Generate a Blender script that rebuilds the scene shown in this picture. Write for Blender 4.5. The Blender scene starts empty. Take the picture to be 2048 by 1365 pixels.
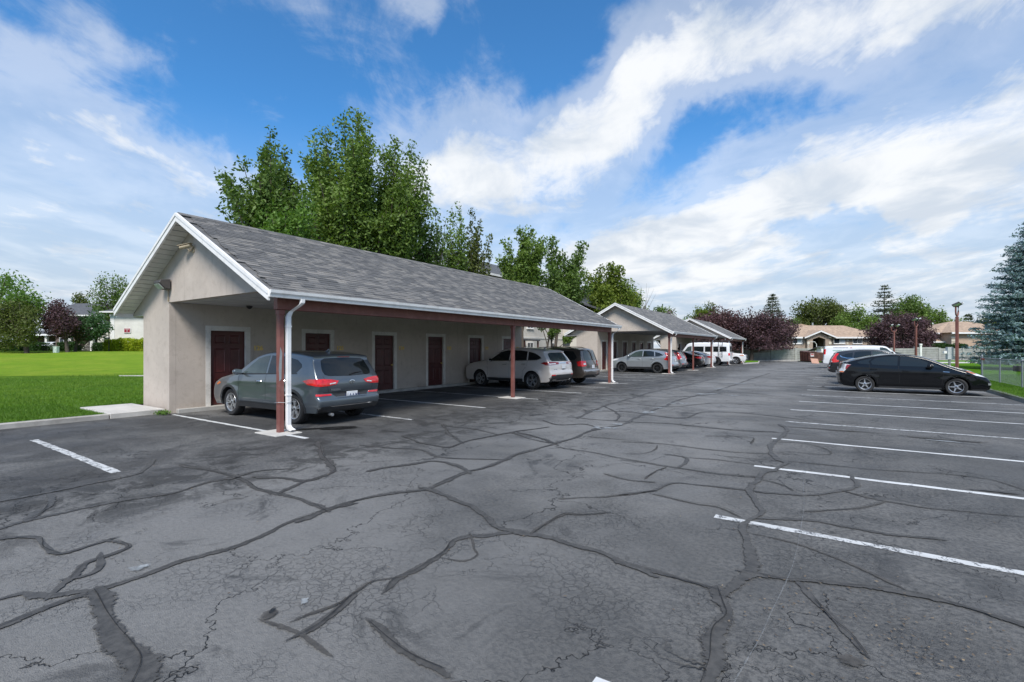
import bpy, bmesh, math, random
import numpy as np
from mathutils import Vector, Matrix, noise as mnoise
from mathutils.bvhtree import BVHTree

SC = bpy.context.scene
COL = SC.collection
PI = math.pi
random.seed(7)

# ------------------------------------------------------------------ camera
FOCAL, EYE, HORIZON = 966.0, 1.72, 697.0          # photo focal length in pixels, eye height, horizon row
YAW = math.radians(34.17)
FX, FY = -math.sin(YAW), math.cos(YAW)             # view direction on the ground
RX, RY = math.cos(YAW), math.sin(YAW)              # to the right of the view
cam_d = bpy.data.cameras.new('camera')
cam = bpy.data.objects.new('camera', cam_d)
COL.objects.link(cam)
cam.location = (0, 0, EYE)
cam.rotation_euler = (PI / 2, 0, YAW)
cam_d.sensor_width = 36.0
cam_d.lens = FOCAL / 2048 * 36
cam_d.shift_y = (HORIZON - 682.5) / 2048
cam_d.clip_start = 0.05
cam_d.clip_end = 3000
SC.camera = cam

# ------------------------------------------------------------------ sky, sun, exposure
SUN_EL, SUN_AZ = math.radians(50), math.radians(148)   # azimuth clockwise from +Y
SC.view_settings.view_transform = 'Standard'
SC.view_settings.look = 'None'
SC.view_settings.exposure = 0.64
SC.view_settings.gamma = 1.0
SC.view_settings.use_curve_mapping = False
SC.cycles.use_denoising = True
SC.cycles.max_bounces = 6
SC.cycles.diffuse_bounces = 3
SC.cycles.glossy_bounces = 3
SC.cycles.transmission_bounces = 4
SC.cycles.transparent_max_bounces = 8

world = bpy.data.worlds.new('World')
SC.world = world
world.use_nodes = True
world.cycles.sampling_method = 'MANUAL'
world.cycles.sample_map_resolution = 256


class NT:
    """small helper for node graphs"""
    def __init__(s, tree):
        s.t = tree
        s.n = tree.nodes
        s.l = tree.links

    def new(s, kind, **kw):
        n = s.n.new(kind)
        for k, v in kw.items():
            setattr(n, k, v)
        return n

    def put(s, sock, v):
        if v is None:
            return
        if hasattr(v, 'is_output') or isinstance(v, bpy.types.NodeSocket):
            s.l.new(v, sock)
        else:
            sock.default_value = v

    def math(s, op, a, b=None, c=None, clamp=False):
        n = s.new('ShaderNodeMath', operation=op)
        n.use_clamp = clamp
        s.put(n.inputs[0], a)
        s.put(n.inputs[1], b)
        s.put(n.inputs[2], c)
        return n.outputs[0]

    def vmath(s, op, a, b=None, out=0):
        n = s.new('ShaderNodeVectorMath', operation=op)
        s.put(n.inputs[0], a)
        if b is not None:
            s.put(n.inputs[1], b)
        return n.outputs[out]

    def noise(s, vec, scale, detail=4, rough=0.55, dist=0.0, out='Fac'):
        n = s.new('ShaderNodeTexNoise')
        if vec is not None:
            s.l.new(vec, n.inputs['Vector'])
        n.inputs['Scale'].default_value = scale
        n.inputs['Detail'].default_value = detail
        n.inputs['Roughness'].default_value = rough
        n.inputs['Distortion'].default_value = dist
        return n.outputs[out]

    def ramp(s, fac, lo, hi, a=0.0, b=1.0, smooth=True):
        n = s.new('ShaderNodeMapRange')
        n.interpolation_type = 'SMOOTHSTEP' if smooth else 'LINEAR'
        s.put(n.inputs[0], fac)
        n.inputs[1].default_value = lo
        n.inputs[2].default_value = hi
        n.inputs[3].default_value = a
        n.inputs[4].default_value = b
        return n.outputs[0]

    def mix(s, fac, a, b, blend='MIX'):
        n = s.new('ShaderNodeMix', data_type='RGBA', blend_type=blend)
        s.put(n.inputs[0], fac)
        s.put(n.inputs[6], a if not isinstance(a, tuple) else (*a[:3], 1))
        s.put(n.inputs[7], b if not isinstance(b, tuple) else (*b[:3], 1))
        return n.outputs[2]


def sky_dir(px, py):
    v = Vector((FX * FOCAL + RX * (px - 1024), FY * FOCAL + RY * (px - 1024), HORIZON - py))
    return v.normalized()


def build_world():
    nt = NT(world.node_tree)
    nt.n.clear()
    out = nt.new('ShaderNodeOutputWorld')
    bg = nt.new('ShaderNodeBackground')
    bg.inputs[1].default_value = 0.13
    sky = nt.new('ShaderNodeTexSky', sky_type='NISHITA')
    sky.sun_disc = False
    sky.sun_elevation = SUN_EL
    sky.sun_rotation = SUN_AZ
    sky.altitude = 1400
    sky.air_density = 1.0
    sky.dust_density = 0.6
    sky.ozone_density = 3.0
    tc = nt.new('ShaderNodeTexCoord')
    D = tc.outputs['Generated']
    sep = nt.new('ShaderNodeSeparateXYZ')
    nt.l.new(D, sep.inputs[0])
    up = nt.math('MAXIMUM', sep.outputs[2], 0.0)
    den = nt.math('ADD', up, 0.10)
    along = nt.math('DIVIDE', nt.vmath('DOT_PRODUCT', D, (FX, FY, 0), 1), den)
    across = nt.math('DIVIDE', nt.vmath('DOT_PRODUCT', D, (RX, RY, 0), 1), den)
    cmb = nt.new('ShaderNodeCombineXYZ')
    nt.put(cmb.inputs[0], nt.math('MULTIPLY', along, 0.80))
    nt.put(cmb.inputs[1], across)
    cmb.inputs[2].default_value = 3.7
    P = cmb.outputs[0]
    # cloud banks: (px, py, half width, half height, tilt degrees, weight)
    banks = [
        (1000, 300, 0.34, 0.085, 6, 0.20), (880, 380, 0.30, 0.07, 0, 0.16), (1330, 110, 0.15, 0.055, 12, 0.22), (1750, 30, 0.45, 0.09, 4, 0.20),
        (1750, 330, 0.50, 0.085, 12, 0.24), (140, 265, 0.24, 0.030, -8, 0.14), (70, 140, 0.09, 0.040, -28, 0.16), (150, 190, 0.30, 0.035, 0, -0.08), (100, 350, 0.30, 0.03, 0, -0.08),
        (420, 410, 0.45, 0.06, 0, 0.10), (1560, 450, 0.46, 0.06, 4, 0.16), (1120, 40, 0.24, 0.10, 0, -0.20),
        (520, 130, 0.30, 0.13, 0, -0.20), (1440, 250, 0.15, 0.045, 14, -0.24), (1130, 485, 0.12, 0.025, -5, -0.14), (1700, 150, 0.16, 0.05, 20, 0.08), (1640, 465, 0.22, 0.022, -3, -0.20), (235, 100, 0.05, 0.05, 70, 0.16),
        (850, 20, 0.05, 0.04, 60, 0.15), (1650, 200, 0.22, 0.035, 14, -0.14), (120, 60, 0.10, 0.05, -20, -0.05), (740, 330, 0.10, 0.10, 60, -0.06), (560, 330, 0.16, 0.05, -10, -0.10),
    ]
    warp = nt.noise(D, 4.0, 5, 0.62, out='Color')
    warp = nt.vmath('MULTIPLY', nt.vmath('SUBTRACT', warp, (0.5, 0.5, 0.5)), (0.26, 0.26, 0.20))
    Dw = nt.vmath('ADD', D, warp)
    tot = None
    for px, py, rw, rh, tilt, wgt in banks:
        c = sky_dir(px, py)
        right = Vector((0, 0, 1)).cross(c).normalized() * -1
        upv = right.cross(c).normalized()
        if upv.z < 0:
            upv = -upv
        a = math.radians(tilt)
        e1 = right * math.cos(a) + upv * math.sin(a)
        e2 = upv * math.cos(a) - right * math.sin(a)
        dv = nt.vmath('SUBTRACT', Dw, tuple(c))
        q1 = nt.math('POWER', nt.math('ABSOLUTE', nt.math('MULTIPLY', nt.vmath('DOT_PRODUCT', dv, tuple(e1), 1), 1 / rw)), 2)
        q2 = nt.math('POWER', nt.math('ABSOLUTE', nt.math('MULTIPLY', nt.vmath('DOT_PRODUCT', dv, tuple(e2), 1), 1 / rh)), 2)
        q3 = nt.ramp(nt.vmath('DOT_PRODUCT', D, tuple(c), 1), 0.2, 0.5)
        g = nt.math('MULTIPLY', nt.math('MULTIPLY', nt.math('EXPONENT', nt.math('MULTIPLY', nt.math('ADD', q1, q2), -1.0)), wgt), q3)
        tot = g if tot is None else nt.math('ADD', tot, g)
    n1 = nt.noise(P, 1.35, 8, 0.60, 0.9)
    n2 = nt.noise(nt.vmath('MULTIPLY', P, (1.0, 1.5, 1.0)), 4.5, 8, 0.70, 1.0)
    n4 = nt.noise(D, 9.0, 7, 0.62, 0.3)
    dens = nt.math('ADD', nt.math('MULTIPLY', n1, 0.50), nt.math('ADD', nt.math('MULTIPLY', n2, 0.22), nt.math('MULTIPLY', n4, 0.28)))
    dens = nt.math('ADD', dens, tot)
    haze = nt.ramp(sep.outputs[2], 0.0, 0.34, 0.17, 0.0)
    dens = nt.math('ADD', dens, haze)
    veil = nt.math('MULTIPLY', nt.ramp(dens, 0.36, 0.58), 0.46)
    mask = nt.math('MAXIMUM', veil, nt.ramp(dens, 0.50, 0.79))
    # thin grey undersides inside the thick parts
    n3 = nt.noise(nt.vmath('ADD', P, (0.13, -0.09, 4.0)), 2.3, 6, 0.55, 0.4)
    shade = nt.ramp(n3, 0.36, 0.64)
    white = nt.mix(shade, (4.85, 4.95, 5.05), (3.35, 3.70, 4.15))
    gain = nt.new('ShaderNodeMix', data_type='RGBA', blend_type='MULTIPLY')
    gain.inputs[0].default_value = 1.0
    nt.l.new(sky.outputs[0], gain.inputs[6])
    gain.inputs[7].default_value = (0.40, 0.84, 1.06, 1)
    low = nt.mix(nt.ramp(sep.outputs[2], 0.02, 0.42), (2.35, 2.95, 3.65), gain.outputs[2])
    colr = nt.mix(nt.math('MULTIPLY', mask, 0.97), low, white)
    # below the horizon: plain dull ground light
    below = nt.ramp(sep.outputs[2], -0.02, 0.0)
    colr = nt.mix(below, (1.6, 1.7, 1.7), colr)
    nt.l.new(colr, bg.inputs[0])
    nt.l.new(bg.outputs[0], out.inputs[0])


build_world()

sun_d = bpy.data.lights.new('sun', 'SUN')
sun_d.energy = 2.9
sun_d.angle = math.radians(20)
sun_d.color = (1.0, 0.95, 0.87)
sun = bpy.data.objects.new('sun', sun_d)
COL.objects.link(sun)
sdir = Vector((math.sin(SUN_AZ) * math.cos(SUN_EL), math.cos(SUN_AZ) * math.cos(SUN_EL), math.sin(SUN_EL)))
sun.rotation_euler = (-sdir).to_track_quat('-Z', 'Y').to_euler()
sun.location = (0, 0, 40)


# ------------------------------------------------------------------ measuring: photo pixel -> place
def G(px, py, z=0.0):
    d = FOCAL * (EYE - z) / (py - HORIZON)
    l = (px - 1024) / FOCAL * d
    return Vector((d * FX + l * RX, d * FY + l * RY, z))


def AT(px, py, d):
    """point at view depth d (metres)"""
    l = (px - 1024) / FOCAL * d
    return Vector((d * FX + l * RX, d * FY + l * RY, EYE + (HORIZON - py) / FOCAL * d))


# ------------------------------------------------------------------ materials
MATS = {}


def principled(name):
    m = bpy.data.materials.new(name)
    m.use_nodes = True
    nt = NT(m.node_tree)
    b = m.node_tree.nodes['Principled BSDF']
    return m, nt, b


def mat(name, col, rough=0.6, metal=0.0, coat=0.0, var=0.12, scale=6.0, bump=0.0, bscale=60.0, spec=None, dirt=None, space='Object', emit=None, flake=False):
    """plain coloured material with noise variation, fine bump and optional dirt colour"""
    if name in MATS:
        return MATS[name]
    m, nt, b = principled(name)
    tc = nt.new('ShaderNodeTexCoord')
    vec = tc.outputs['Object']
    if space == 'World':
        vec = nt.new('ShaderNodeNewGeometry').outputs['Position']
    c = (*col, 1)
    if var > 0:
        n = nt.noise(vec, scale, 6, 0.6)
        lo = tuple(max(0, x * (1 - var)) for x in col)
        hi = tuple(min(1, x * (1 + var)) for x in col)
        cc = nt.mix(nt.ramp(n, 0.3, 0.7), lo, hi)
    else:
        cc = c
    if dirt:
        dcol, amt, dsc = dirt
        n2 = nt.noise(vec, dsc, 7, 0.65, 0.4)
        cc = nt.mix(nt.math('MULTIPLY', nt.ramp(n2, 0.48, 0.72), amt), cc, dcol)
    nt.put(b.inputs['Base Color'], cc)
    b.inputs['Roughness'].default_value = rough
    b.inputs['Metallic'].default_value = metal
    b.inputs['Coat Weight'].default_value = coat
    b.inputs['Coat Roughness'].default_value = 0.04
    if spec is not None:
        b.inputs['Specular IOR Level'].default_value = spec
    if emit:
        b.inputs['Emission Color'].default_value = (*emit[0], 1)
        b.inputs['Emission Strength'].default_value = emit[1]
    if bump > 0:
        bn = nt.new('ShaderNodeBump')
        bn.inputs['Strength'].default_value = bump
        bn.inputs['Distance'].default_value = 0.01
        nt.l.new(nt.noise(vec, bscale, 5, 0.6), bn.inputs['Height'])
        nt.l.new(bn.outputs[0], b.inputs['Normal'])
    MATS[name] = m
    return m


# ------------------------------------------------------------------ mesh helpers
def link(o, parent=None):
    COL.objects.link(o)
    if parent is not None:
        o.parent = parent
    return o


def tag(o, label=None, cat=None, group=None, kind=None):
    if label:
        o['label'] = label
    if cat:
        o['category'] = cat
    if group:
        o['group'] = group
    if kind:
        o['kind'] = kind
    return o


def empty(name, loc, rz=0.0, label=None, cat=None, group=None):
    o = bpy.data.objects.new(name, None)
    o.empty_display_size = 0.2
    link(o)
    o.location = loc
    o.rotation_euler = (0, 0, rz)
    tag(o, label, cat, group)
    return o


class MB:
    def __init__(s):
        s.v = []
        s.f = []

    def add(s, verts, faces):
        k = len(s.v)
        s.v += [tuple(p) for p in verts]
        s.f += [tuple(i + k for i in f) for f in faces]
        return s

    def box(s, x0, x1, y0, y1, z0, z1):
        v = [(x0, y0, z0), (x1, y0, z0), (x1, y1, z0), (x0, y1, z0), (x0, y0, z1), (x1, y0, z1), (x1, y1, z1), (x0, y1, z1)]
        return s.add(v, [(0, 3, 2, 1), (4, 5, 6, 7), (0, 1, 5, 4), (1, 2, 6, 5), (2, 3, 7, 6), (3, 0, 4, 7)])

    def prism(s, poly, vec):
        """planar polygon (3d points) pushed along vec"""
        n = len(poly)
        a = [Vector(p) for p in poly]
        b = [p + Vector(vec) for p in a]
        fs = [tuple(range(n - 1, -1, -1)), tuple(range(n, 2 * n))]
        for i in range(n):
            j = (i + 1) % n
            fs.append((i, j, n + j, n + i))
        return s.add(a + b, fs)

    def tube(s, pts, r, n=8, caps=True):
        pts = [Vector(p) for p in pts]
        rr = r if isinstance(r, (list, tuple)) else [r] * len(pts)
        ref = Vector((0.0, 0.0, 1.0))
        vs = []
        for i, p in enumerate(pts):
            t = (pts[min(i + 1, len(pts) - 1)] - pts[max(i - 1, 0)])
            if t.length < 1e-9:
                t = Vector((0, 0, 1))
            t.normalize()
            a = t.cross(ref)
            if a.length < 0.05:
                a = t.cross(Vector((1, 0, 0)))
            a.normalize()
            b = a.cross(t)
            for k in range(n):
                th = 2 * PI * k / n
                vs.append(p + (a * math.cos(th) + b * math.sin(th)) * rr[i])
        fs = []
        for i in range(len(pts) - 1):
            for k in range(n):
                k2 = (k + 1) % n
                fs.append((i * n + k, i * n + k2, (i + 1) * n + k2, (i + 1) * n + k))
        if caps:
            fs.append(tuple(range(n - 1, -1, -1)))
            fs.append(tuple((len(pts) - 1) * n + k for k in range(n)))
        return s.add(vs, fs)

    def beam(s, p, q, w, h):
        """box beam from p to q, w across, h in the other direction"""
        p, q = Vector(p), Vector(q)
        t = (q - p).normalized()
        a = t.cross(Vector((0, 0, 1)))
        if a.length < 0.05:
            a = Vector((1, 0, 0))
        a.normalize()
        b = a.cross(t)
        quad = [p + a * w / 2 * i + b * h / 2 * j for i, j in ((-1, -1), (1, -1), (1, 1), (-1, 1))]
        return s.prism(quad, q - p)

    def lathe(s, prof, n=24, axis='z', c=(0, 0, 0)):
        vs, fs = [], []
        for i, (r, h) in enumerate(prof):
            for k in range(n):
                th = 2 * PI * k / n
                x, y = r * math.cos(th), r * math.sin(th)
                p = (x, y, h) if axis == 'z' else ((x, h, y) if axis == 'y' else (h, x, y))
                vs.append((p[0] + c[0], p[1] + c[1], p[2] + c[2]))
        for i in range(len(prof) - 1):
            for k in range(n):
                k2 = (k + 1) % n
                fs.append((i * n + k, i * n + k2, (i + 1) * n + k2, (i + 1) * n + k))
        return s.add(vs, fs)

    def mesh(s, name, smooth=None, bevel=0.0):
        me = bpy.data.meshes.new(name)
        me.from_pydata(s.v, [], s.f)
        me.update()
        bm = bmesh.new()
        bm.from_mesh(me)
        if bevel > 0:
            bmesh.ops.remove_doubles(bm, verts=bm.verts, dist=1e-5)
            es = [e for e in bm.edges if len(e.link_faces) == 2 and e.calc_face_angle(0) > 0.6]
            bmesh.ops.bevel(bm, geom=es, offset=bevel, segments=1, affect='EDGES', clamp_overlap=True)
        bmesh.ops.recalc_face_normals(bm, faces=bm.faces)
        bm.to_mesh(me)
        bm.free()
        if smooth is not None:
            me.polygons.foreach_set('use_smooth', [True] * len(me.polygons))
            me.set_sharp_from_angle(angle=math.radians(smooth))
        return me

    def build(s, name, m, parent=None, smooth=None, bevel=0.0, loc=None, rot=None):
        me = s.mesh(name, smooth, bevel)
        if m:
            me.materials.append(m)
        o = link(bpy.data.objects.new(name, me), parent)
        if loc is not None:
            o.location = loc
        if rot is not None:
            o.rotation_euler = rot
        return o


def inst(me, name, parent=None, loc=(0, 0, 0), rot=(0, 0, 0), scale=None):
    o = link(bpy.data.objects.new(name, me), parent)
    o.location = loc
    o.rotation_euler = rot
    if scale:
        o.scale = scale
    return o


def structure(o):
    o['kind'] = 'structure'
    return o


def text_mesh(s, size, extrude=0.004, bold=0.0, m=None, align='CENTER'):
    cu = bpy.data.curves.new('lettering', 'FONT')
    cu.body = s
    cu.size = size
    cu.extrude = extrude
    cu.offset = bold
    cu.align_x = align
    cu.align_y = 'CENTER'
    cu.resolution_u = 3
    ob = bpy.data.objects.new('lettering', cu)
    COL.objects.link(ob)
    bpy.context.view_layer.update()
    me = bpy.data.meshes.new_from_object(ob.evaluated_get(bpy.context.evaluated_depsgraph_get()))
    bpy.data.objects.remove(ob)
    bpy.data.curves.remove(cu)
    if m:
        me.materials.clear()
        me.materials.append(m)
    return me


def quads_object(name, verts, nper, m, parent=None, tint=None, smooth=False):
    """numpy verts (N, nper, 3): N loose faces in one mesh; tint (N,) becomes the face attribute 'tint'"""
    N = len(verts)
    me = bpy.data.meshes.new(name)
    me.vertices.add(N * nper)
    me.vertices.foreach_set('co', np.ascontiguousarray(verts, dtype=np.float32).ravel())
    me.loops.add(N * nper)
    me.loops.foreach_set('vertex_index', np.arange(N * nper, dtype=np.int32))
    me.polygons.add(N)
    me.polygons.foreach_set('loop_start', np.arange(0, N * nper, nper, dtype=np.int32))
    me.update(calc_edges=True)
    if tint is not None:
        at = me.attributes.new('tint', 'FLOAT', 'FACE')
        at.data.foreach_set('value', np.ascontiguousarray(tint, dtype=np.float32))
    me.materials.append(m)
    return link(bpy.data.objects.new(name, me), parent)

# ================================================================== ground materials
def asphalt_material():
    m, nt, b = principled('asphalt')
    pos = nt.new('ShaderNodeNewGeometry').outputs['Position']
    sep = nt.new('ShaderNodeSeparateXYZ')
    nt.l.new(pos, sep.inputs[0])
    big = nt.noise(pos, 0.22, 6, 0.6, 0.6)
    mid = nt.noise(pos, 1.6, 6, 0.65, 0.4)
    fine = nt.noise(pos, 26.0, 6, 0.7)
    grit = nt.noise(pos, 130.0, 3, 0.6)
    c = nt.mix(nt.ramp(big, 0.40, 0.60), (0.106, 0.105, 0.102), (0.176, 0.172, 0.165))
    c = nt.mix(nt.math('MULTIPLY', nt.ramp(mid, 0.40, 0.68), 0.62), c, (0.080, 0.081, 0.081))
    c = nt.mix(nt.math('MULTIPLY', nt.ramp(fine, 0.43, 0.60), 0.72), c, (0.060, 0.062, 0.064))
    c = nt.mix(nt.math('MULTIPLY', nt.ramp(grit, 0.60, 0.72), 0.25), c, (0.23, 0.225, 0.215))
    # the driven lane is worn paler
    lane = nt.math('MULTIPLY', nt.ramp(nt.math('ABSOLUTE', nt.math('ADD', sep.outputs[0], 3.9)), 1.6, 3.6, 1.0, 0.0), nt.ramp(nt.noise(pos, 0.35, 5, 0.6, 0.5), 0.32, 0.60))
    c = nt.mix(nt.math('MULTIPLY', lane, 0.62), c, (0.225, 0.222, 0.216))
    # oil, dirt and drip stains where cars stand under the roofs and along their drip line
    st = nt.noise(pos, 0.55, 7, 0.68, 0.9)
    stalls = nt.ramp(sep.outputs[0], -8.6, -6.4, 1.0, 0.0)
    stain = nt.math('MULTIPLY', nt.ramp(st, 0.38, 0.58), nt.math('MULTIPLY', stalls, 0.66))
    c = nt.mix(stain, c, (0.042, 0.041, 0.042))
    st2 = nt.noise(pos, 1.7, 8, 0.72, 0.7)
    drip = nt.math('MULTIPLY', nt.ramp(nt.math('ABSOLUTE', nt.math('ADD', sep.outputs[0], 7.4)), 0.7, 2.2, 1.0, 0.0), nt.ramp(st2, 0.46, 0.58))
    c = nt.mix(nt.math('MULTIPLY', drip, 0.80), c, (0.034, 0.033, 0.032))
    st3 = nt.noise(nt.vmath('ADD', pos, (31.0, 7.0, 0.0)), 0.75, 8, 0.70, 1.2)
    c = nt.mix(nt.math('MULTIPLY', nt.ramp(st3, 0.57, 0.66), 0.6), c, (0.047, 0.048, 0.050))
    # brown silt where the sealcoat has gone
    st4 = nt.noise(nt.vmath('ADD', pos, (3.0, 17.0, 0.0)), 0.5, 8, 0.72, 0.8)
    c = nt.mix(nt.math('MULTIPLY', nt.ramp(st4, 0.63, 0.72), 0.45), c, (0.110, 0.096, 0.080))
    # hairline cracks
    wob = nt.vmath('MULTIPLY', nt.vmath('SUBTRACT', nt.noise(pos, 1.3, 5, 0.65, out='Color'), (0.5, 0.5, 0.5)), (1.5, 1.5, 0))
    vo = nt.new('ShaderNodeTexVoronoi', feature='DISTANCE_TO_EDGE')
    vo.inputs['Scale'].default_value = 0.55
    nt.l.new(nt.vmath('ADD', pos, wob), vo.inputs['Vector'])
    line = nt.ramp(vo.outputs['Distance'], 0.0, 0.006, 1.0, 0.0)
    line = nt.math('MULTIPLY', line, nt.ramp(nt.noise(pos, 0.5, 3), 0.44, 0.54))
    c = nt.mix(nt.math('MULTIPLY', line, 0.85), c, (0.022, 0.022, 0.024))
    vo3 = nt.new('ShaderNodeTexVoronoi', feature='DISTANCE_TO_EDGE')
    vo3.inputs['Scale'].default_value = 1.6
    nt.l.new(nt.vmath('ADD', nt.vmath('ADD', pos, wob), (7.3, 1.1, 0.0)), vo3.inputs['Vector'])
    line3 = nt.math('MULTIPLY', nt.ramp(vo3.outputs['Distance'], 0.0, 0.012, 1.0, 0.0), nt.ramp(nt.noise(nt.vmath('ADD', pos, (5.0, 9.0, 0.0)), 0.45, 3), 0.52, 0.60))
    line = nt.math('MAXIMUM', line, nt.math('MULTIPLY', line3, 0.5))
    # alligator craze in the sealcoat
    wob2 = nt.vmath('MULTIPLY', nt.vmath('SUBTRACT', nt.noise(pos, 9.0, 4, 0.65, out='Color'), (0.5, 0.5, 0.5)), (0.16, 0.16, 0))
    vo2 = nt.new('ShaderNodeTexVoronoi', feature='DISTANCE_TO_EDGE')
    vo2.inputs['Scale'].default_value = 14.0
    nt.l.new(nt.vmath('ADD', pos, wob2), vo2.inputs['Vector'])
    craze = nt.ramp(vo2.outputs['Distance'], 0.0, 0.07, 1.0, 0.0)
    cmask = nt.ramp(nt.noise(pos, 0.8, 5, 0.6), 0.45, 0.62)
    craze = nt.math('MULTIPLY', craze, cmask)
    c = nt.mix(nt.math('MULTIPLY', craze, 0.40), c, (0.045, 0.047, 0.052))
    nt.put(b.inputs['Base Color'], c)
    nt.put(b.inputs['Roughness'], nt.ramp(nt.noise(pos, 0.7, 6, 0.65, 0.5), 0.35, 0.65, 0.62, 0.86))
    b.inputs['Specular IOR Level'].default_value = 0.4
    h = nt.math('ADD', nt.math('MULTIPLY', fine, 0.5), nt.math('MULTIPLY', grit, 0.35))
    h = nt.math('SUBTRACT', h, nt.math('MULTIPLY', craze, 0.25))
    h = nt.math('SUBTRACT', h, nt.math('MULTIPLY', line, 1.0))
    h = nt.math('ADD', h, nt.math('MULTIPLY', mid, 0.8))
    bn = nt.new('ShaderNodeBump')
    bn.inputs['Strength'].default_value = 1.0
    bn.inputs['Distance'].default_value = 0.030
    nt.l.new(h, bn.inputs['Height'])
    nt.l.new(bn.outputs[0], b.inputs['Normal'])
    return m


def lawn_material(name, ca, cb, cc):
    m, nt, b = principled(name)
    pos = nt.new('ShaderNodeNewGeometry').outputs['Position']
    n1 = nt.noise(pos, 0.16, 6, 0.6, 0.5)
    n2 = nt.noise(pos, 0.6, 7, 0.72, 0.6)
    n3 = nt.noise(pos, 22.0, 5, 0.75)
    c = nt.mix(nt.ramp(n1, 0.35, 0.65), ca, cb)
    c = nt.mix(nt.math('MULTIPLY', nt.ramp(n2, 0.42, 0.62), 0.75), c, cc)
    c = nt.mix(nt.math('MULTIPLY', nt.ramp(n3, 0.35, 0.7), 0.55), c, tuple(x * 0.45 for x in ca))
    nt.put(b.inputs['Base Color'], c)
    b.inputs['Roughness'].default_value = 1.0
    b.inputs['Specular IOR Level'].default_value = 0.03
    bn = nt.new('ShaderNodeBump')
    bn.inputs['Strength'].default_value = 0.9
    bn.inputs['Distance'].default_value = 0.05
    nt.l.new(n3, bn.inputs['Height'])
    nt.l.new(bn.outputs[0], b.inputs['Normal'])
    return m


def paint_material(name, worn, col=(0.62, 0.63, 0.63)):
    m, nt, b = principled(name)
    pos = nt.new('ShaderNodeNewGeometry').outputs['Position']
    n = nt.noise(pos, 9.0, 8, 0.72, 0.5)
    n2 = nt.noise(pos, 60.0, 4, 0.7)
    f = nt.math('ADD', nt.math('MULTIPLY', n, 0.65), nt.math('MULTIPLY', n2, 0.35))
    c = nt.mix(nt.ramp(f, worn, worn + 0.05), col, (0.085, 0.088, 0.095))
    c = nt.mix(nt.math('MULTIPLY', nt.ramp(nt.noise(pos, 2.0, 6, 0.7), 0.4, 0.7), 0.4), c, (0.26, 0.26, 0.26))
    nt.put(b.inputs['Base Color'], c)
    b.inputs['Roughness'].default_value = 0.7
    return m


M_ASPHALT = asphalt_material()
def soft_material(name, ca, cb, rough, lo=0.20, hi=0.46, amount=1.0, nscale=13.0):
    """thin coat on the paving whose rim breaks up: attribute 'rim' is 0 at the edge and 1 inside"""
    m, nt, b = principled(name)
    pos = nt.new('ShaderNodeNewGeometry').outputs['Position']
    n = nt.noise(pos, nscale, 6, 0.68, 0.4)
    n2 = nt.noise(pos, 45.0, 4, 0.65)
    nt.put(b.inputs['Base Color'], nt.mix(nt.ramp(n, 0.32, 0.68), ca, cb))
    b.inputs['Roughness'].default_value = rough
    b.inputs['Specular IOR Level'].default_value = 0.4
    at = nt.new('ShaderNodeAttribute', attribute_name='rim')
    v = nt.math('ADD', at.outputs['Fac'], nt.math('MULTIPLY', nt.math('SUBTRACT', nt.math('ADD', nt.math('MULTIPLY', n, 0.6), nt.math('MULTIPLY', n2, 0.4)), 0.5), 2.2))
    f = nt.math('MULTIPLY', nt.ramp(v, lo, hi), amount)
    bn = nt.new('ShaderNodeBump')
    bn.inputs['Strength'].default_value = 0.4
    bn.inputs['Distance'].default_value = 0.008
    nt.l.new(n2, bn.inputs['Height'])
    nt.l.new(bn.outputs[0], b.inputs['Normal'])
    tr = nt.new('ShaderNodeBsdfTransparent')
    mx = nt.new('ShaderNodeMixShader')
    nt.l.new(f, mx.inputs[0])
    nt.l.new(tr.outputs[0], mx.inputs[1])
    nt.l.new(b.outputs[0], mx.inputs[2])
    nt.l.new(mx.outputs[0], m.node_tree.nodes['Material Output'].inputs[0])
    return m


def rim_mesh(name, verts, faces, rim, m, parent):
    me = bpy.data.meshes.new(name)
    me.from_pydata([tuple(v) for v in verts], [], faces)
    me.update()
    at = me.attributes.new('rim', 'FLOAT', 'POINT')
    at.data.foreach_set('value', rim)
    if me.polygons[0].normal.z < 0:
        me.flip_normals()
    me.materials.append(m)
    return link(bpy.data.objects.new(name, me), parent)


M_SEAL = soft_material('crack_seal', (0.042, 0.041, 0.040), (0.080, 0.077, 0.073), 0.62)
M_SEAL2 = soft_material('dirty_crack', (0.044, 0.042, 0.040), (0.088, 0.083, 0.077), 0.8, 0.30, 0.70, 0.85)
M_OPEN = soft_material('open_crack', (0.012, 0.012, 0.012), (0.024, 0.023, 0.022), 0.9, 0.45, 0.75, 0.9, 6.0)
M_LINE = paint_material('line_paint', 0.555)
M_LINE_WORN = paint_material('worn_line_paint', 0.50, (0.56, 0.57, 0.57))
M_RESIDUE = soft_material('pale_residue', (0.20, 0.215, 0.225), (0.40, 0.43, 0.45), 0.7, 0.25, 1.0, 0.65, 14.0)
M_SCRAPE = soft_material('pale_scrape', (0.22, 0.23, 0.235), (0.32, 0.33, 0.335), 0.7, 0.3, 1.1, 0.36, 20.0)
M_CONC = mat('concrete', (0.40, 0.385, 0.36), 0.85, var=0.15, scale=2.5, bump=0.4, bscale=50, space='World', dirt=((0.20, 0.185, 0.165), 0.55, 1.6))
M_CONC_PALE = mat('pale_concrete', (0.52, 0.50, 0.47), 0.85, var=0.1, scale=2, bump=0.3, bscale=50, space='World', dirt=((0.33, 0.31, 0.28), 0.5, 1.5))
M_LAWN = lawn_material('mown_lawn', (0.090, 0.195, 0.016), (0.135, 0.228, 0.024), (0.078, 0.140, 0.016))
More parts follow.
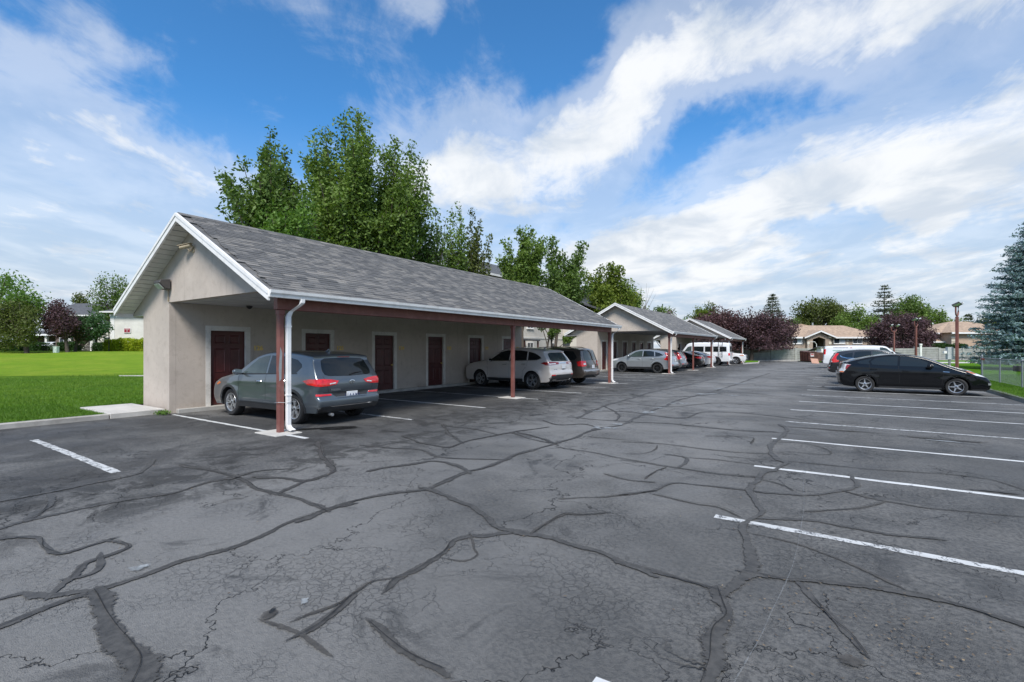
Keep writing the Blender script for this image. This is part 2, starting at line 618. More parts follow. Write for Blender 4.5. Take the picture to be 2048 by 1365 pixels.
M_LAWN_FAR = lawn_material('pale_lawn', (0.185, 0.305, 0.026), (0.250, 0.330, 0.038), (0.135, 0.245, 0.022))  # lighter, yellower green than the near lawn
M_GRASS_R = lawn_material('verge_lawn', (0.095, 0.225, 0.012), (0.130, 0.265, 0.018), (0.080, 0.180, 0.014))
M_GROUND = lawn_material('rough_ground', (0.06, 0.095, 0.03), (0.09, 0.11, 0.045), (0.07, 0.075, 0.04))
M_WET = soft_material('wet_stain', (0.018, 0.018, 0.018), (0.030, 0.029, 0.028), 0.20, 0.05, 0.45, 0.95, 5.0)
M_SOIL = mat('soil', (0.07, 0.05, 0.035), 0.95, var=0.3, scale=8, bump=0.6, bscale=40, space='World')


def sheet(name, pts, m, parent=None, z=None):
    v = [(p[0], p[1], (p[2] if len(p) > 2 else 0) if z is None else z) for p in pts]
    mb = MB()
    mb.add(v, [tuple(range(len(v)))])
    me = bpy.data.meshes.new(name)
    me.from_pydata(mb.v, [], mb.f)
    me.update()
    if me.polygons[0].normal.z < 0:
        me.flip_normals()
    me.materials.append(m)
    return link(bpy.data.objects.new(name, me), parent)


def VD(d, l, z=0.0):
    """place by view depth and offset to the right of the view axis"""
    return (d * FX + l * RX, d * FY + l * RY, z)


def on_depth(X, d):
    return (d - FX * X) / FY


# ================================================================== ground, lot, kerbs, lawns
structure(sheet('ground', [(-900, -400), (900, -400), (900, 1400), (-900, 1400)], M_GROUND, z=-0.07))
FAR = 64.0
lot = structure(sheet('parking_lot', [(-14.72, -16), (4.75, -16), (4.75, on_depth(4.75, FAR)), (-14.72, on_depth(-14.72, FAR))], M_ASPHALT, z=0.0))
side = structure(sheet('service_drive', [(-14.72, 23.2), (-14.72, 32.0), (-19.0, 32.0), (-19.0, 23.2)], M_ASPHALT, z=0.0))


def kerb(name, p, q, w=0.15, h=0.12, step=3.0, m=None):
    """kerb of separate concrete stones between p and q"""
    p, q = Vector((*p, 0)), Vector((*q, 0))
    L = (q - p).length
    n = max(1, int(L / step))
    k = structure(empty(name, p))
    k.rotation_euler.z = math.atan2((q - p).y, (q - p).x)
    mb = MB()
    s = L / n
    prof = [(0, 0, -0.1), (0, 0, h - 0.02), (0, 0.02, h), (0, w - 0.03, h), (0, w, h - 0.03), (0, w, -0.1)]
    mb.prism(prof, (s - 0.008, 0, 0))
    me = mb.mesh('kerb_stone')
    me.materials.append(m or M_CONC)
    for i in range(n):
        inst(me, 'kerb_stone', k, (i * s + 0.004, 0, random.uniform(-0.004, 0.004)))
    return k


kerb('kerb_left', (-14.72, -16), (-14.72, 4.22))
kerb('kerb_right', (4.90, 78), (4.90, -6))
fa, fb = (-14.7, on_depth(-14.7, FAR)), (4.7, on_depth(4.7, FAR))
kerb('kerb_far', fb, fa, w=0.2)

# near lawn on the left, behind it the rising lawn in a lighter, yellower green
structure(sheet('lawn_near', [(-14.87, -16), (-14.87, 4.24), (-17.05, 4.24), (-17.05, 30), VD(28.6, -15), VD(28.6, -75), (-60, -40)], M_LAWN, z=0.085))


def far_lawn():
    nd, nl = 22, 30
    vs, fs = [], []
    for i in range(nd + 1):
        d = 28.62 + (64 - 28.62) * i / nd
        for j in range(nl + 1):
            l = -95 + 80 * j / nl
            t = i / nd
            z = 0.09 + 1.22 * (3 * t * t - 2 * t ** 3) + 0.05 * math.sin(l * 0.21 + d * 0.1) * t
            vs.append(VD(d, l, z))
    for i in range(nd):
        for j in range(nl):
            a = i * (nl + 1) + j
            fs.append((a, a + 1, a + nl + 2, a + nl + 1))
    mb = MB()
    mb.add(vs, fs)
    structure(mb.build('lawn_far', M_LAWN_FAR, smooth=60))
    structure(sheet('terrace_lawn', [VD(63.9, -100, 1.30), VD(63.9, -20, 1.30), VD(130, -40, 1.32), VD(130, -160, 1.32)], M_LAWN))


far_lawn()
mb = MB()
mb.box(-17.0, -14.72, 4.24, 5.40, -0.1, 0.125)
structure(mb.build('walkway', M_CONC_PALE, bevel=0.012))
mb = MB()
mb.prism([VD(28.3, -23.0, 0.0), VD(27.6, -17, 0.0), VD(29.0, -17, 0.0), VD(28.5, -23.2, 0.0)], (0, 0, 0.125))
structure(mb.build('garden_path', M_CONC_PALE))

# right side: lawn, pavement and driveway beyond the kerb
structure(sheet('lawn_right', [(4.88, -6), (60, -6), (60, 60), VD(53, 70), VD(53, (6 - 53 * FX) / RX), (4.88, 55)], M_GRASS_R, z=0.095))
structure(sheet('verge', [(4.88, 55), VD(53, (6 - 53 * FX) / RX), VD(53, 90), VD(66, 100), VD(66, 38)], M_GRASS_R, z=0.075))
structure(sheet('verge_far', [VD(FAR + 0.15, 20), VD(FAR + 0.15, 45), VD(66.3, 45), VD(66.3, 20)], M_GRASS_R, z=0.05))
mb = MB()
mb.prism([VD(52.5, 44), VD(52.5, 90), VD(56.5, 95), VD(56.5, 44)], (0, 0, 0.13))
structure(mb.build('pavement', M_CONC_PALE))
mb = MB()
mb.prism([(7.6, 30.8), (22, 36.5), (22, 38.2), (7.6, 31.6)] if False else [(7.6, 30.8, 0), (24, 33.4, 0), (24, 34.9, 0), (7.6, 31.5, 0)], (0, 0, 0.13))
structure(mb.build('footpath', M_CONC_PALE))
# grass island beyond the last carport
mb = MB()
isl = [G(1486, 729), G(1518, 727), G(1519, 724), G(1490, 723.5)]
mb.prism([(p.x, p.y, 0) for p in isl], (0, 0, 0.13))
structure(mb.build('kerb_island', M_CONC_PALE))
c0 = sum(isl, Vector()) / 4
structure(sheet('island_lawn', [((p - c0) * 0.9 + c0)[:2] for p in isl], M_GRASS_R, z=0.14))


# ------------------------------------------------------------------ painted stall lines (worn paint), each its own piece
def stripe(x0, x1, y, w=0.10, m=None, z=0.004, skew=0.0, parent=None):
    mb = MB()
    n = max(2, int(abs(x1 - x0) / 0.18))
    vs, fs = [], []
    for i in range(n + 1):
        t = i / n
        x = x0 + (x1 - x0) * t
        j = 0.011
        yy = y + skew * t
        vs += [(x, yy - w / 2 + random.uniform(-j, j), z), (x, yy + w / 2 + random.uniform(-j, j), z)]
    for i in range(n):
        fs.append((2 * i, 2 * i + 2, 2 * i + 3, 2 * i + 1))
    mb.add(vs, fs)
    return mb.build('stall_line', m or M_LINE, parent or lot)


for k in range(-1, 24):
    y = 5.25 + 2.58 * k if k >= 0 else 2.29
    stripe(-1.02 - 0.006 * y + random.uniform(-.05, .05), 4.70, y, 0.105 if k < 6 else 0.11, M_LINE if k % 3 else M_LINE_WORN, skew=random.uniform(-.03, .05))
stripe(-12.5, -8.28, 2.46, 0.115, M_LINE_WORN)
stripe(-12.5, -8.28, -0.4, 0.115, M_LINE_WORN)
for k in range(7):
    stripe(-14.3, -8.35 + random.uniform(-0.15, 0.2), 5.42 + 2.84 * k, 0.10, M_LINE_WORN if k % 2 else M_LINE)
for k in range(12):
    stripe(-14.3, -8.2 + random.uniform(-0.2, 0.2), 25.0 + 2.75 * k, 0.10, M_LINE_WORN)

# ------------------------------------------------------------------ crack repairs: strips poured along the cracks
Z1, Z2, Z3, Z4 = (0, 850, 0.3774), (600, 850, 0.3774), (1250, 850, 0.3897), (700, 720, 0.4883)
CRACKS = [
    (Z1, .10, [(-60, 570), (0, 550), (150, 505), (330, 465), (520, 425), (700, 390), (930, 360), (1130, 300), (1240, 285)]),
    (Z1, .09, [(-60, 415), (0, 405), (250, 360), (430, 325), (640, 285), (760, 240), (820, 190)]),
    (Z1, .12, [(270, 375), (260, 430), (210, 470), (150, 505)]),
    (Z1, .09, [(-60, 1100), (0, 1075), (150, 1015), (300, 960), (430, 915), (520, 885), (640, 840), (800, 785), (940, 735), (1100, 690), (1260, 640), (1420, 575), (1500, 535), (1620, 490), (1720, 455), (1855, 425)]),
    (Z1, .08, [(-60, 935), (0, 925), (120, 895), (260, 905), (400, 890), (500, 885)]),
    (Z1, .17, [(490, 895), (560, 1000), (640, 1080), (690, 1180), (730, 1280), (700, 1400)]),
    (Z1, .08, [(260, 905), (330, 850), (390, 800), (450, 745), (520, 715), (600, 690), (690, 650), (640, 620), (590, 615)]),
    (Z1, .07, [(390, 815), (470, 800), (540, 750), (530, 700)]),
    (Z1, .07, [(590, 615), (470, 650), (320, 685), (240, 650), (200, 605), (100, 600), (0, 610), (-60, 615)]),
    (Z1, .11, [(970, 215), (1080, 235), (1200, 265), (1290, 300), (1370, 345), (1480, 370), (1620, 405), (1720, 455)]),
    (Z1, .07, [(1240, 285), (1350, 250), (1530, 235)]),
    (Z1, .14, [(1370, 280), (1480, 285), (1620, 300), (1720, 270), (1780, 240), (1740, 200), (1700, 150), (1700, 90)]),
    (Z1, .09, [(1500, 355), (1600, 310)]),
    (Z1, .06, [(1420, 1050), (1490, 1075), (1600, 1110), (1690, 1160), (1740, 1205)]),
    (Z1, .08, [(1600, 1110), (1700, 1060), (1855, 930)]),
    (Z2, .11, [(0, 505), (130, 455), (300, 405), (450, 370), (640, 345), (740, 310), (880, 255), (1000, 225), (1130, 170), (1250, 130), (1350, 105), (1450, 75), (1530, 40), (1600, 20)]),
    (Z2, .10, [(640, 345), (740, 365), (860, 415), (960, 480), (1030, 540), (1180, 575), (1290, 595), (1440, 640), (1600, 690), (1740, 745), (1855, 795)]),
    (Z2, .06, [(1240, 570), (1310, 520), (1400, 475), (1500, 480), (1610, 470)]),
    (Z2, .09, [(1100, 575), (980, 590), (900, 590), (810, 620), (770, 680), (700, 725), (600, 780), (510, 825), (460, 865)]),
    (Z2, .04, [(905, 590), (920, 660), (940, 690), (870, 725), (790, 715)]),
    (Z2, .05, [(520, 815), (390, 830), (310, 880), (220, 940), (100, 990), (0, 1030)]),
    (Z2, .08, [(390, 1060), (500, 1150), (610, 1230), (740, 1310)]),
    (Z2, .06, [(1400, 395), (1550, 390), (1700, 375), (1855, 355)]),
    (Z2, .05, [(1630, 265), (1740, 295), (1855, 305)]),
    (Z2, .06, [(1370, 120), (1500, 140), (1650, 170), (1855, 205)]),
    (Z2, .11, [(890, 255), (820, 215), (700, 195), (600, 210), (380, 245)]),
    (Z2, .08, [(550, 60), (640, 95), (780, 120), (860, 95), (1000, 65), (1130, 40), (1310, 15)]),
    (Z2, .10, [(860, 95), (790, 50), (760, 0)]),
    (Z2, .08, [(340, 110), (480, 125), (640, 135), (720, 165), (860, 180), (1060, 185)]),
    (Z2, .07, [(780, 10), (900, 20), (1040, 50)]),
    (Z2, .07, [(1130, 45), (1220, 75), (1310, 95)]),
    (Z2, .05, [(1540, 65), (1700, 80), (1855, 95)]),
    (Z3, .10, [(-10, 708), (120, 755), (300, 805), (430, 835), (490, 860)]),
    (Z3, .15, [(490, 860), (510, 930), (520, 980), (470, 1050), (430, 1130), (420, 1230), (380, 1400)]),
    (Z3, .11, [(490, 850), (560, 815), (620, 770), (630, 680), (625, 590), (615, 510), (680, 480), (710, 440), (680, 390), (640, 345), (670, 300), (680, 270), (760, 230), (820, 195), (780, 180), (750, 140), (770, 90), (800, 65), (830, 20), (800, 0)]),
    (Z3, .08, [(640, 765), (800, 790), (960, 805), (1150, 825), (1350, 850), (1550, 890), (1700, 930), (1850, 975), (2100, 1050)]),
    (Z3, .09, [(900, 830), (980, 910), (1070, 1000), (1160, 1090), (1220, 1160)]),
    (Z3, .05, [(660, 560), (760, 580), (900, 620), (1050, 680), (1200, 740), (1380, 820)]),
    (Z3, .07, [(720, 485), (850, 490), (1000, 500), (1150, 530), (1350, 565), (1600, 590)]),
    (Z3, .06, [(570, 465), (480, 425), (350, 405), (200, 370), (150, 360)]),
    (Z3, .07, [(0, 360), (130, 340), (200, 315), (270, 300), (420, 315), (620, 335), (800, 355), (950, 360), (1100, 345), (1190, 320), (1160, 260)]),
    (Z3, .05, [(930, 450), (1050, 440), (1200, 430), (1320, 400)]),
    (Z3, .04, [(700, 285), (800, 310), (850, 335)]),
    (Z3, .06, [(1120, 340), (1250, 375), (1400, 405), (1650, 440), (2100, 480)]),
    (Z3, .06, [(0, 185), (150, 205), (300, 230), (480, 255), (660, 270)]),
    (Z3, .06, [(110, 275), (150, 245), (200, 225)]),
    (Z3, .07, [(280, 215), (320, 185), (300, 165), (220, 155)]),
    (Z3, .05, [(320, 170), (500, 185), (660, 205)]),
    (Z3, .06, [(0, 90), (200, 100), (400, 125), (600, 145), (740, 150)]),
    (Z3, .05, [(20, 150), (80, 150), (150, 130), (160, 110)]),
    (Z3, .05, [(540, 165), (700, 180), (850, 190), (1050, 210), (1300, 235), (1500, 245), (1800, 270), (1950, 300), (2100, 355)]),
    (Z3, .06, [(300, 5), (450, 20), (640, 35), (760, 40), (1000, 60)]),
    (Z3, .05, [(770, 90), (900, 95), (1030, 125), (1040, 155), (860, 140)]),
    (Z3, .05, [(640, 95), (660, 70), (560, 60), (430, 60)]),
    (Z4, .12, [(1000, 285), (1120, 265), (1200, 225), (1290, 190), (1350, 165), (1450, 140), (1540, 115), (1640, 80), (1720, 55)]),
    (Z4, .12, [(930, 240), (1040, 190), (1130, 165), (1250, 130), (1400, 100), (1500, 75)]),
    (Z4, .07, [(900, 235), (1000, 245), (1150, 255), (1300, 262), (1450, 275), (1600, 290), (1730, 295)]),
    (Z4, .08, [(1000, 210), (1150, 215), (1350, 240), (1450, 215), (1620, 220), (1850, 245)]),
    (Z4, .08, [(1100, 175), (1300, 192), (1500, 178), (1650, 185)]),
    (Z4, .09, [(1150, 140), (1240, 152), (1400, 150), (1560, 135), (1700, 142)]),
    (Z4, .09, [(1040, 190), (1100, 225), (1090, 250)]),
    (Z4, .08, [(800, 250), (850, 268), (960, 265), (1010, 280)]),
    (Z4, .10, [(700, 300), (800, 330), (850, 350)]),
]


def seal_strip(pts, w, m, z):
    """irregular strip along a ground polyline"""
    P = [Vector((p[0], p[1], 0)) for p in pts]
    P[0] += (P[0] - P[1]).normalized() * 0.10
    P[-1] += (P[-1] - P[-2]).normalized() * 0.10
    fine = []
    for i in range(len(P) - 1):
        a, b = P[i], P[i + 1]
        p0 = P[i - 1] if i else a
        p3 = P[i + 2] if i + 2 < len(P) else b
        n = max(2, int((b - a).length / 0.045))
        n = min(n, 90)
        for k in range(n):
            t = k / n
            c = 0.5 * ((2 * a) + (b - p0) * t + (2 * p0 - 5 * a + 4 * b - p3) * t * t + (3 * a - p0 - 3 * b + p3) * t ** 3)
            fine.append(c)
    fine.append(P[-1])
    vs, fs, rim = [], [], []
    sd = random.uniform(0, 99)
    N = len(fine)
    for i, p in enumerate(fine):
        t = (fine[min(i + 1, N - 1)] - fine[max(i - 1, 0)]).normalized()
        nrm = Vector((-t.y, t.x, 0))
        q = p * 3.1 + Vector((sd, sd, 0))
        wob = (mnoise.noise(p * 1.6 + Vector((sd, 0, 5))) * 0.06 + mnoise.noise(q) * 0.03)
        ww = w * (0.72 + 0.55 * mnoise.noise(p * 2.3 + Vector((0, sd, 0))))
        taper = min(1, (i + 1.4) / 4, (N - i + 0.4) / 4)
        ww = max(0.006, ww * taper)
        p = p + nrm * wob * min(1, w * 10)
        ja, jb = (1 + 0.45 * mnoise.noise(q * 2.7 + Vector((9, 0, 0))) + 0.35 * mnoise.noise(q * 7)), (1 + 0.45 * mnoise.noise(q * 2.7 + Vector((0, 9, 3))) + 0.35 * mnoise.noise(q * 7 + Vector((4, 4, 4))))
        up = Vector((0, 0, z))
        ww *= 1.30
        vs += [p + nrm * ww * 0.5 * ja + up, p + nrm * ww * 0.05 + up, p - nrm * ww * 0.05 + up, p - nrm * ww * 0.5 * jb + up]
        e = min(1, 0.3 + i / 3, 0.3 + (N - 1 - i) / 3)
        rim += [0.0, e, e, 0.0]
    for i in range(N - 1):
        for k in range(3):
            fs.append((4 * i + k, 4 * i + k + 1, 4 * i + 5 + k, 4 * i + 4 + k))
    return rim_mesh('crack_repair', vs, fs, rim, m, lot)


for i, ((ox, oy, s), w, pl) in enumerate(CRACKS):
    gp_ = [G(ox + x * s, max(oy + y * s, 722)) for x, y in pl]
    seal_strip(gp_, w, M_SEAL if w > 0.065 else M_SEAL2, 0.007 + 0.0004 * (i % 9))
    if i % 3 != 1:
        k0, k1 = (0, len(gp_)) if i % 2 else (len(gp_) // 4, len(gp_))
        if k1 - k0 > 1:
            jit = [p + Vector((random.uniform(-.02, .02), random.uniform(-.02, .02), 0)) for p in gp_[k0:k1]]
            seal_strip(jit, 0.012, M_OPEN, 0.0175 + 0.0003 * (i % 5))
# the same net of cracks goes on where it is too far to follow one by one
rc = random.Random(5)
for k in range(46):
    y0 = rc.uniform(24, 66)
    x0 = rc.uniform(-8.5, 3.5)
    a = rc.choice([0, 0, 0, PI / 2]) + rc.uniform(-.35, .35)
    L = rc.uniform(2.0, 7)
    pl = []
    for j in range(6):
        px_ = x0 + math.cos(a) * L * j / 5 + rc.uniform(-.3, .3)
        py_ = y0 + math.sin(a) * L * j / 5 + rc.uniform(-.3, .3)
        if px_ > 4.4:
            break
        pl.append((px_, py_))
    if len(pl) > 2:
        seal_strip(pl, rc.uniform(.06, .12), M_SEAL, 0.011 + 0.0003 * (k % 7))


def blotch(name, c, rx, ry, m, z, ang=0.0, seed=0, rough=0.35, parent=None):
    vs = []
    n = 34
    for k in range(n):
        th = 2 * PI * k / n
        r = 1 + rough * mnoise.noise(Vector((math.cos(th) * 1.3 + seed, math.sin(th) * 1.3, seed * 1.7))) * 2 + rough * 0.5 * mnoise.noise(Vector((math.cos(th) * 4 + seed, math.sin(th) * 4, seed)))
        x, y = rx * r * math.cos(th), ry * r * math.sin(th)
        vs.append((c[0] + x * math.cos(ang) - y * math.sin(ang), c[1] + x * math.sin(ang) + y * math.cos(ang)))
    nv = len(vs)
    pts = [(x, y, z) for x, y in vs] + [(c[0] + (x - c[0]) * .55, c[1] + (y - c[1]) * .55, z) for x, y in vs] + [(c[0], c[1], z)]
    fs = [(k, (k + 1) % nv, nv + (k + 1) % nv, nv + k) for k in range(nv)] + [(nv + k, nv + (k + 1) % nv, 2 * nv) for k in range(nv)]
    return rim_mesh(name, pts, fs, [0.0] * nv + [0.9] * nv + [1.0], m, parent or lot)


for i, (x, y, rx, ry) in enumerate([(277, 1140, .085, .06), (1207, 857, .28, .17), (1297, 826, .32, .24), (1235, 850, .16, .12), (1320, 817, .2, .15), (1357, 808, .35, .25), (1411, 789, .5, .3), (1466, 792, .3, .2),
                                     (1440, 778, .4, .25), (1480, 768, .4, .3), (610, 1206, .03, .05), (1195, 823, .22, .10)]):
    blotch('pale_patch', G(x, y), rx, ry, M_RESIDUE, 0.014, YAW, i * 3.1, 0.45)
blotch('wet_patch', G(655, 858), 0.75, 0.20, M_WET, 0.013, YAW + 0.25, 4.2, 0.6)
blotch('wet_patch', G(1185, 821), 0.28, 0.07, M_WET, 0.015, YAW + .3, 1.2, 0.5)
blotch('wet_patch', G(1205, 857), 0.09, 0.06, M_WET, 0.0155, YAW + .3, 2.2, 0.4)
blotch('wet_patch', G(1355, 808), 0.12, 0.08, M_WET, 0.0155, YAW, 7.2, 0.4)
blotch('worn_patch', G(541, 1230), 0.055, 0.085, M_SEAL2, 0.0128, YAW + 0.25, 5.2, 0.2)
blotch('wet_patch', G(544, 1226), 0.022, 0.035, M_WET, 0.0142, YAW + 0.25, 6.2, 0.2)
blotch('worn_patch', G(1885, 880), 0.55, 0.10, M_SEAL2, 0.012, 0.1, 3.3, 0.6)
blotch('worn_patch', G(1890, 884), 0.35, 0.07, M_RESIDUE, 0.0135, 0.1, 8.3, 0.6)
blotch('worn_patch', G(1700, 863), 0.9, 0.10, M_SEAL2, 0.012, 0.1, 13.3, 0.7)
blotch('worn_patch', G(1995, 985), 0.22, 0.06, M_SEAL, 0.0125, 0.1, 15.3, 0.6)
blotch('worn_patch', G(1700, 1325), 0.075, 0.075, M_SEAL2, 0.0125, 0.1, 25.3, 0.2)
# scraped pale line down the right-hand stalls
sc_pl = [(925, 190), (930, 240), (915, 300), (920, 400), (905, 520), (885, 640), (850, 760), (800, 870), (730, 1010), (680, 1130), (560, 1330)]
seal_strip([G(1250 + x * .3897, 850 + y * .3897) for x, y in sc_pl], 0.014, M_SCRAPE, 0.0165)
for pl, z_ in ((([(1205, 125), (1240, 180), (1300, 260), (1380, 390)]), .0165), ([(455, 95), (480, 130), (500, 165)], .0165)):
    seal_strip([G(1250 + x * .3897, 850 + y * .3897) for x, y in pl], 0.010, M_SCRAPE, z_)
# concrete footings under the carport posts lie flush with the paving

# ================================================================== carports with storage rooms
def shingle_material():
    m, nt, b = principled('roof_shingles')
    pos = nt.new('ShaderNodeNewGeometry').outputs['Position']
    sep = nt.new('ShaderNodeSeparateXYZ')
    nt.l.new(pos, sep.inputs[0])
    row = nt.math('FLOOR', nt.math('DIVIDE', sep.outputs[2], 0.0680))
    off = nt.math('MULTIPLY', nt.math('FRACT', nt.math('MULTIPLY', nt.math('SINE', nt.math('MULTIPLY', row, 12.9898)), 437.58)), 0.6)
    colm = nt.math('FLOOR', nt.math('ADD', nt.math('DIVIDE', sep.outputs[1], 0.27), off))
    cv = nt.new('ShaderNodeCombineXYZ')
    nt.put(cv.inputs[0], row)
    nt.put(cv.inputs[1], colm)
    wn = nt.new('ShaderNodeTexWhiteNoise', noise_dimensions='2D')
    nt.l.new(cv.outputs[0], wn.inputs['Vector'])
    st = nt.vmath('MULTIPLY', pos, (1.0, 0.8, 5.0))
    low = nt.noise(st, 1.6, 4, 0.6)
    v = nt.math('ADD', nt.math('MULTIPLY', wn.outputs['Value'], 0.54), nt.math('MULTIPLY', low, 0.66))
    c = nt.mix(nt.ramp(v, 0.29, 0.64, smooth=False), (0.094, 0.095, 0.098), (0.146, 0.144, 0.143))
    c = nt.mix(nt.ramp(v, 0.64, 0.94, smooth=False), c, (0.250, 0.236, 0.220))
    gr = nt.noise(pos, 120, 3, 0.7)
    c = nt.mix(nt.math('MULTIPLY', nt.ramp(gr, 0.45, 0.7), 0.4), c, (0.075, 0.075, 0.08))
    nt.put(b.inputs['Base Color'], c)
    b.inputs['Roughness'].default_value = 0.88
    b.inputs['Specular IOR Level'].default_value = 0.25
    bn = nt.new('ShaderNodeBump')
    bn.inputs['Strength'].default_value = 0.5
    bn.inputs['Distance'].default_value = 0.01
    rowf = nt.math('FRACT', nt.math('DIVIDE', sep.outputs[2], 0.0680))
    nt.l.new(nt.math('ADD', gr, nt.math('MULTIPLY', nt.math('SUBTRACT', 1.0, rowf), 0.8)), bn.inputs['Height'])
    nt.l.new(bn.outputs[0], b.inputs['Normal'])
    return m


def stucco_material(name, col, stain):
    m, nt, b = principled(name)
    pos = nt.new('ShaderNodeNewGeometry').outputs['Position']
    sep = nt.new('ShaderNodeSeparateXYZ')
    nt.l.new(pos, sep.inputs[0])
    n1 = nt.noise(pos, 0.9, 6, 0.62, 0.4)
    n2 = nt.noise(pos, 6.0, 7, 0.7, 0.3)
    c = nt.mix(nt.ramp(n1, 0.35, 0.68), tuple(x * 0.93 for x in col), tuple(min(1, x * 1.05) for x in col))
    c = nt.mix(nt.math('MULTIPLY', nt.ramp(n2, 0.48, 0.70), 0.38), c, stain)
    run = nt.noise(nt.vmath('MULTIPLY', pos, (5.0, 5.0, 0.35)), 1.0, 6, 0.65, 0.3)
    c = nt.mix(nt.math('MULTIPLY', nt.ramp(run, 0.56, 0.72), 0.30), c, tuple(x * 0.72 for x in stain))
    # splash-back dirt and rust runs along the foot of the wall
    foot = nt.math('MULTIPLY', nt.ramp(nt.math('ADD', sep.outputs[2], nt.math('MULTIPLY', n2, 0.55)), 0.30, 0.75, 1.0, 0.0), nt.ramp(n1, 0.42, 0.6))
    c = nt.mix(nt.math('MULTIPLY', foot, 0.7), c, tuple(x * 0.75 for x in stain))
    nt.put(b.inputs['Base Color'], c)
    b.inputs['Roughness'].default_value = 0.92
    b.inputs['Specular IOR Level'].default_value = 0.2
    bn = nt.new('ShaderNodeBump')
    bn.inputs['Strength'].default_value = 0.45
    bn.inputs['Distance'].default_value = 0.01
    nt.l.new(nt.noise(pos, 55, 5, 0.65), bn.inputs['Height'])
    nt.l.new(bn.outputs[0], b.inputs['Normal'])
    return m


M_SHINGLE = shingle_material()
M_STUCCO = stucco_material('stucco', (0.520, 0.455, 0.400), (0.36, 0.30, 0.25))
M_WHITE = mat('white_trim', (0.82, 0.81, 0.80), 0.5, var=0.05, scale=3, space='World', dirt=((0.45, 0.42, 0.38), 0.35, 4.0))
M_VINYL = mat('white_vinyl', (0.66, 0.65, 0.62), 0.5, var=0.08, scale=2, space='World', dirt=((0.48, 0.45, 0.40), 0.4, 3.0))
M_TRIM = mat('door_trim', (0.68, 0.65, 0.61), 0.7, var=0.08, scale=4, space='World', bump=0.2, bscale=80, dirt=((0.34, 0.30, 0.26), 0.4, 3.5))
M_MAROON = mat('maroon_steel', (0.190, 0.068, 0.056), 0.55, var=0.14, scale=3, space='World', dirt=((0.26, 0.13, 0.11), 0.5, 5.0), bump=0.1, bscale=90)
M_DOOR = mat('maroon_door', (0.085, 0.021, 0.020), 0.42, var=0.2, scale=3, space='World', bump=0.06, bscale=120)
M_CEIL = mat('carport_ceiling', (0.50, 0.49, 0.49), 0.8, var=0.06, scale=2, space='World')
M_BRASS = mat('brass_numerals', (0.72, 0.52, 0.15), 0.35, metal=0.25, var=0.1)
M_STEEL = mat('galvanised_steel', (0.42, 0.43, 0.44), 0.45, metal=0.7, var=0.12, scale=8)
M_BLACK = mat('black_plastic', (0.014, 0.014, 0.015), 0.45, var=0.1)
M_BRONZE = mat('dark_bronze', (0.060, 0.056, 0.054), 0.5, var=0.15)
M_LENS = mat('lamp_glass', (0.55, 0.57, 0.57), 0.15, coat=0.5, var=0.15, scale=12)
M_BEIGE = mat('beige_plastic', (0.42, 0.35, 0.24), 0.5, var=0.1)

EAVE_X, RIDGE_X, BACK_X, EAVE_Z, RIDGE_Z = 0.35, -3.66, -7.67, 2.845, 4.94
SLOPE = (RIDGE_Z - EAVE_Z) / (EAVE_X - RIDGE_X)
TH = math.atan(SLOPE)


def roof_z(x):
    return EAVE_Z + SLOPE * (EAVE_X - x) if x > RIDGE_X else EAVE_Z + SLOPE * (x - BACK_X)


def six_panel_door(parent, yc, z0, w, h, x_face, ajar=False):
    d = MB().box(x_face - 0.045, x_face, yc - w / 2, yc + w / 2, z0, z0 + h).build('door', M_DOOR, parent)
    pw = w * 0.30
    rows = [(0.10, 0.36), (0.44, 0.76), (0.83, 0.94)]
    for a, b_ in rows:
        for s in (-1, 1):
            c = yc + s * w * 0.205
            y0, y1, za, zb = c - pw / 2, c + pw / 2, z0 + h * a, z0 + h * b_
            e = 0.035
            mb = MB()
            v = [(x_face + 0.001, y0, za), (x_face + 0.001, y1, za), (x_face + 0.001, y1, zb), (x_face + 0.001, y0, zb),
                 (x_face + 0.016, y0 + .012, za + .012), (x_face + 0.016, y1 - .012, za + .012), (x_face + 0.016, y1 - .012, zb - .012), (x_face + 0.016, y0 + .012, zb - .012),
                 (x_face + 0.004, y0 + e, za + e), (x_face + 0.004, y1 - e, za + e), (x_face + 0.004, y1 - e, zb - e), (x_face + 0.004, y0 + e, zb - e)]
            f = []
            for r in (0, 4):
                for i in range(4):
                    j = (i + 1) % 4
                    f.append((r + i, r + j, r + 4 + j, r + 4 + i))
            f.append((8, 9, 10, 11))
            mb.add(v, f)
            mb.build('panel', M_DOOR, d)
    mb = MB()
    mb.lathe([(0.0, 0.075), (0.022, 0.07), (0.03, 0.055), (0.022, 0.035), (0.012, 0.03), (0.012, 0.012), (0.032, 0.01), (0.032, 0.0)], 12, 'x', (x_face, yc + w / 2 - 0.07, z0 + 0.95))
    mb.build('knob', M_BRASS, d, smooth=40)
    # trim round the opening, three boards butted together
    t, tw = 0.035, 0.135
    f = MB()
    f.box(x_face + 0.012, x_face + 0.065 + t, yc - w / 2 - tw, yc - w / 2 + 0.004, z0 - 0.02, z0 + h)
    f.box(x_face + 0.012, x_face + 0.065 + t, yc + w / 2 - 0.004, yc + w / 2 + tw, z0 - 0.02, z0 + h)
    f.box(x_face + 0.012, x_face + 0.068 + t, yc - w / 2 - tw - 0.002, yc + w / 2 + tw + 0.002, z0 + h, z0 + h + tw)
    f.build('door_frame', M_TRIM, d, bevel=0.006)
    for hz in (0.2, 1.05, 1.85):
        MB().box(x_face, x_face + 0.012, yc - w / 2, yc - w / 2 + 0.02, z0 + hz, z0 + hz + 0.1).build('hinge', M_STEEL, d)
    return d


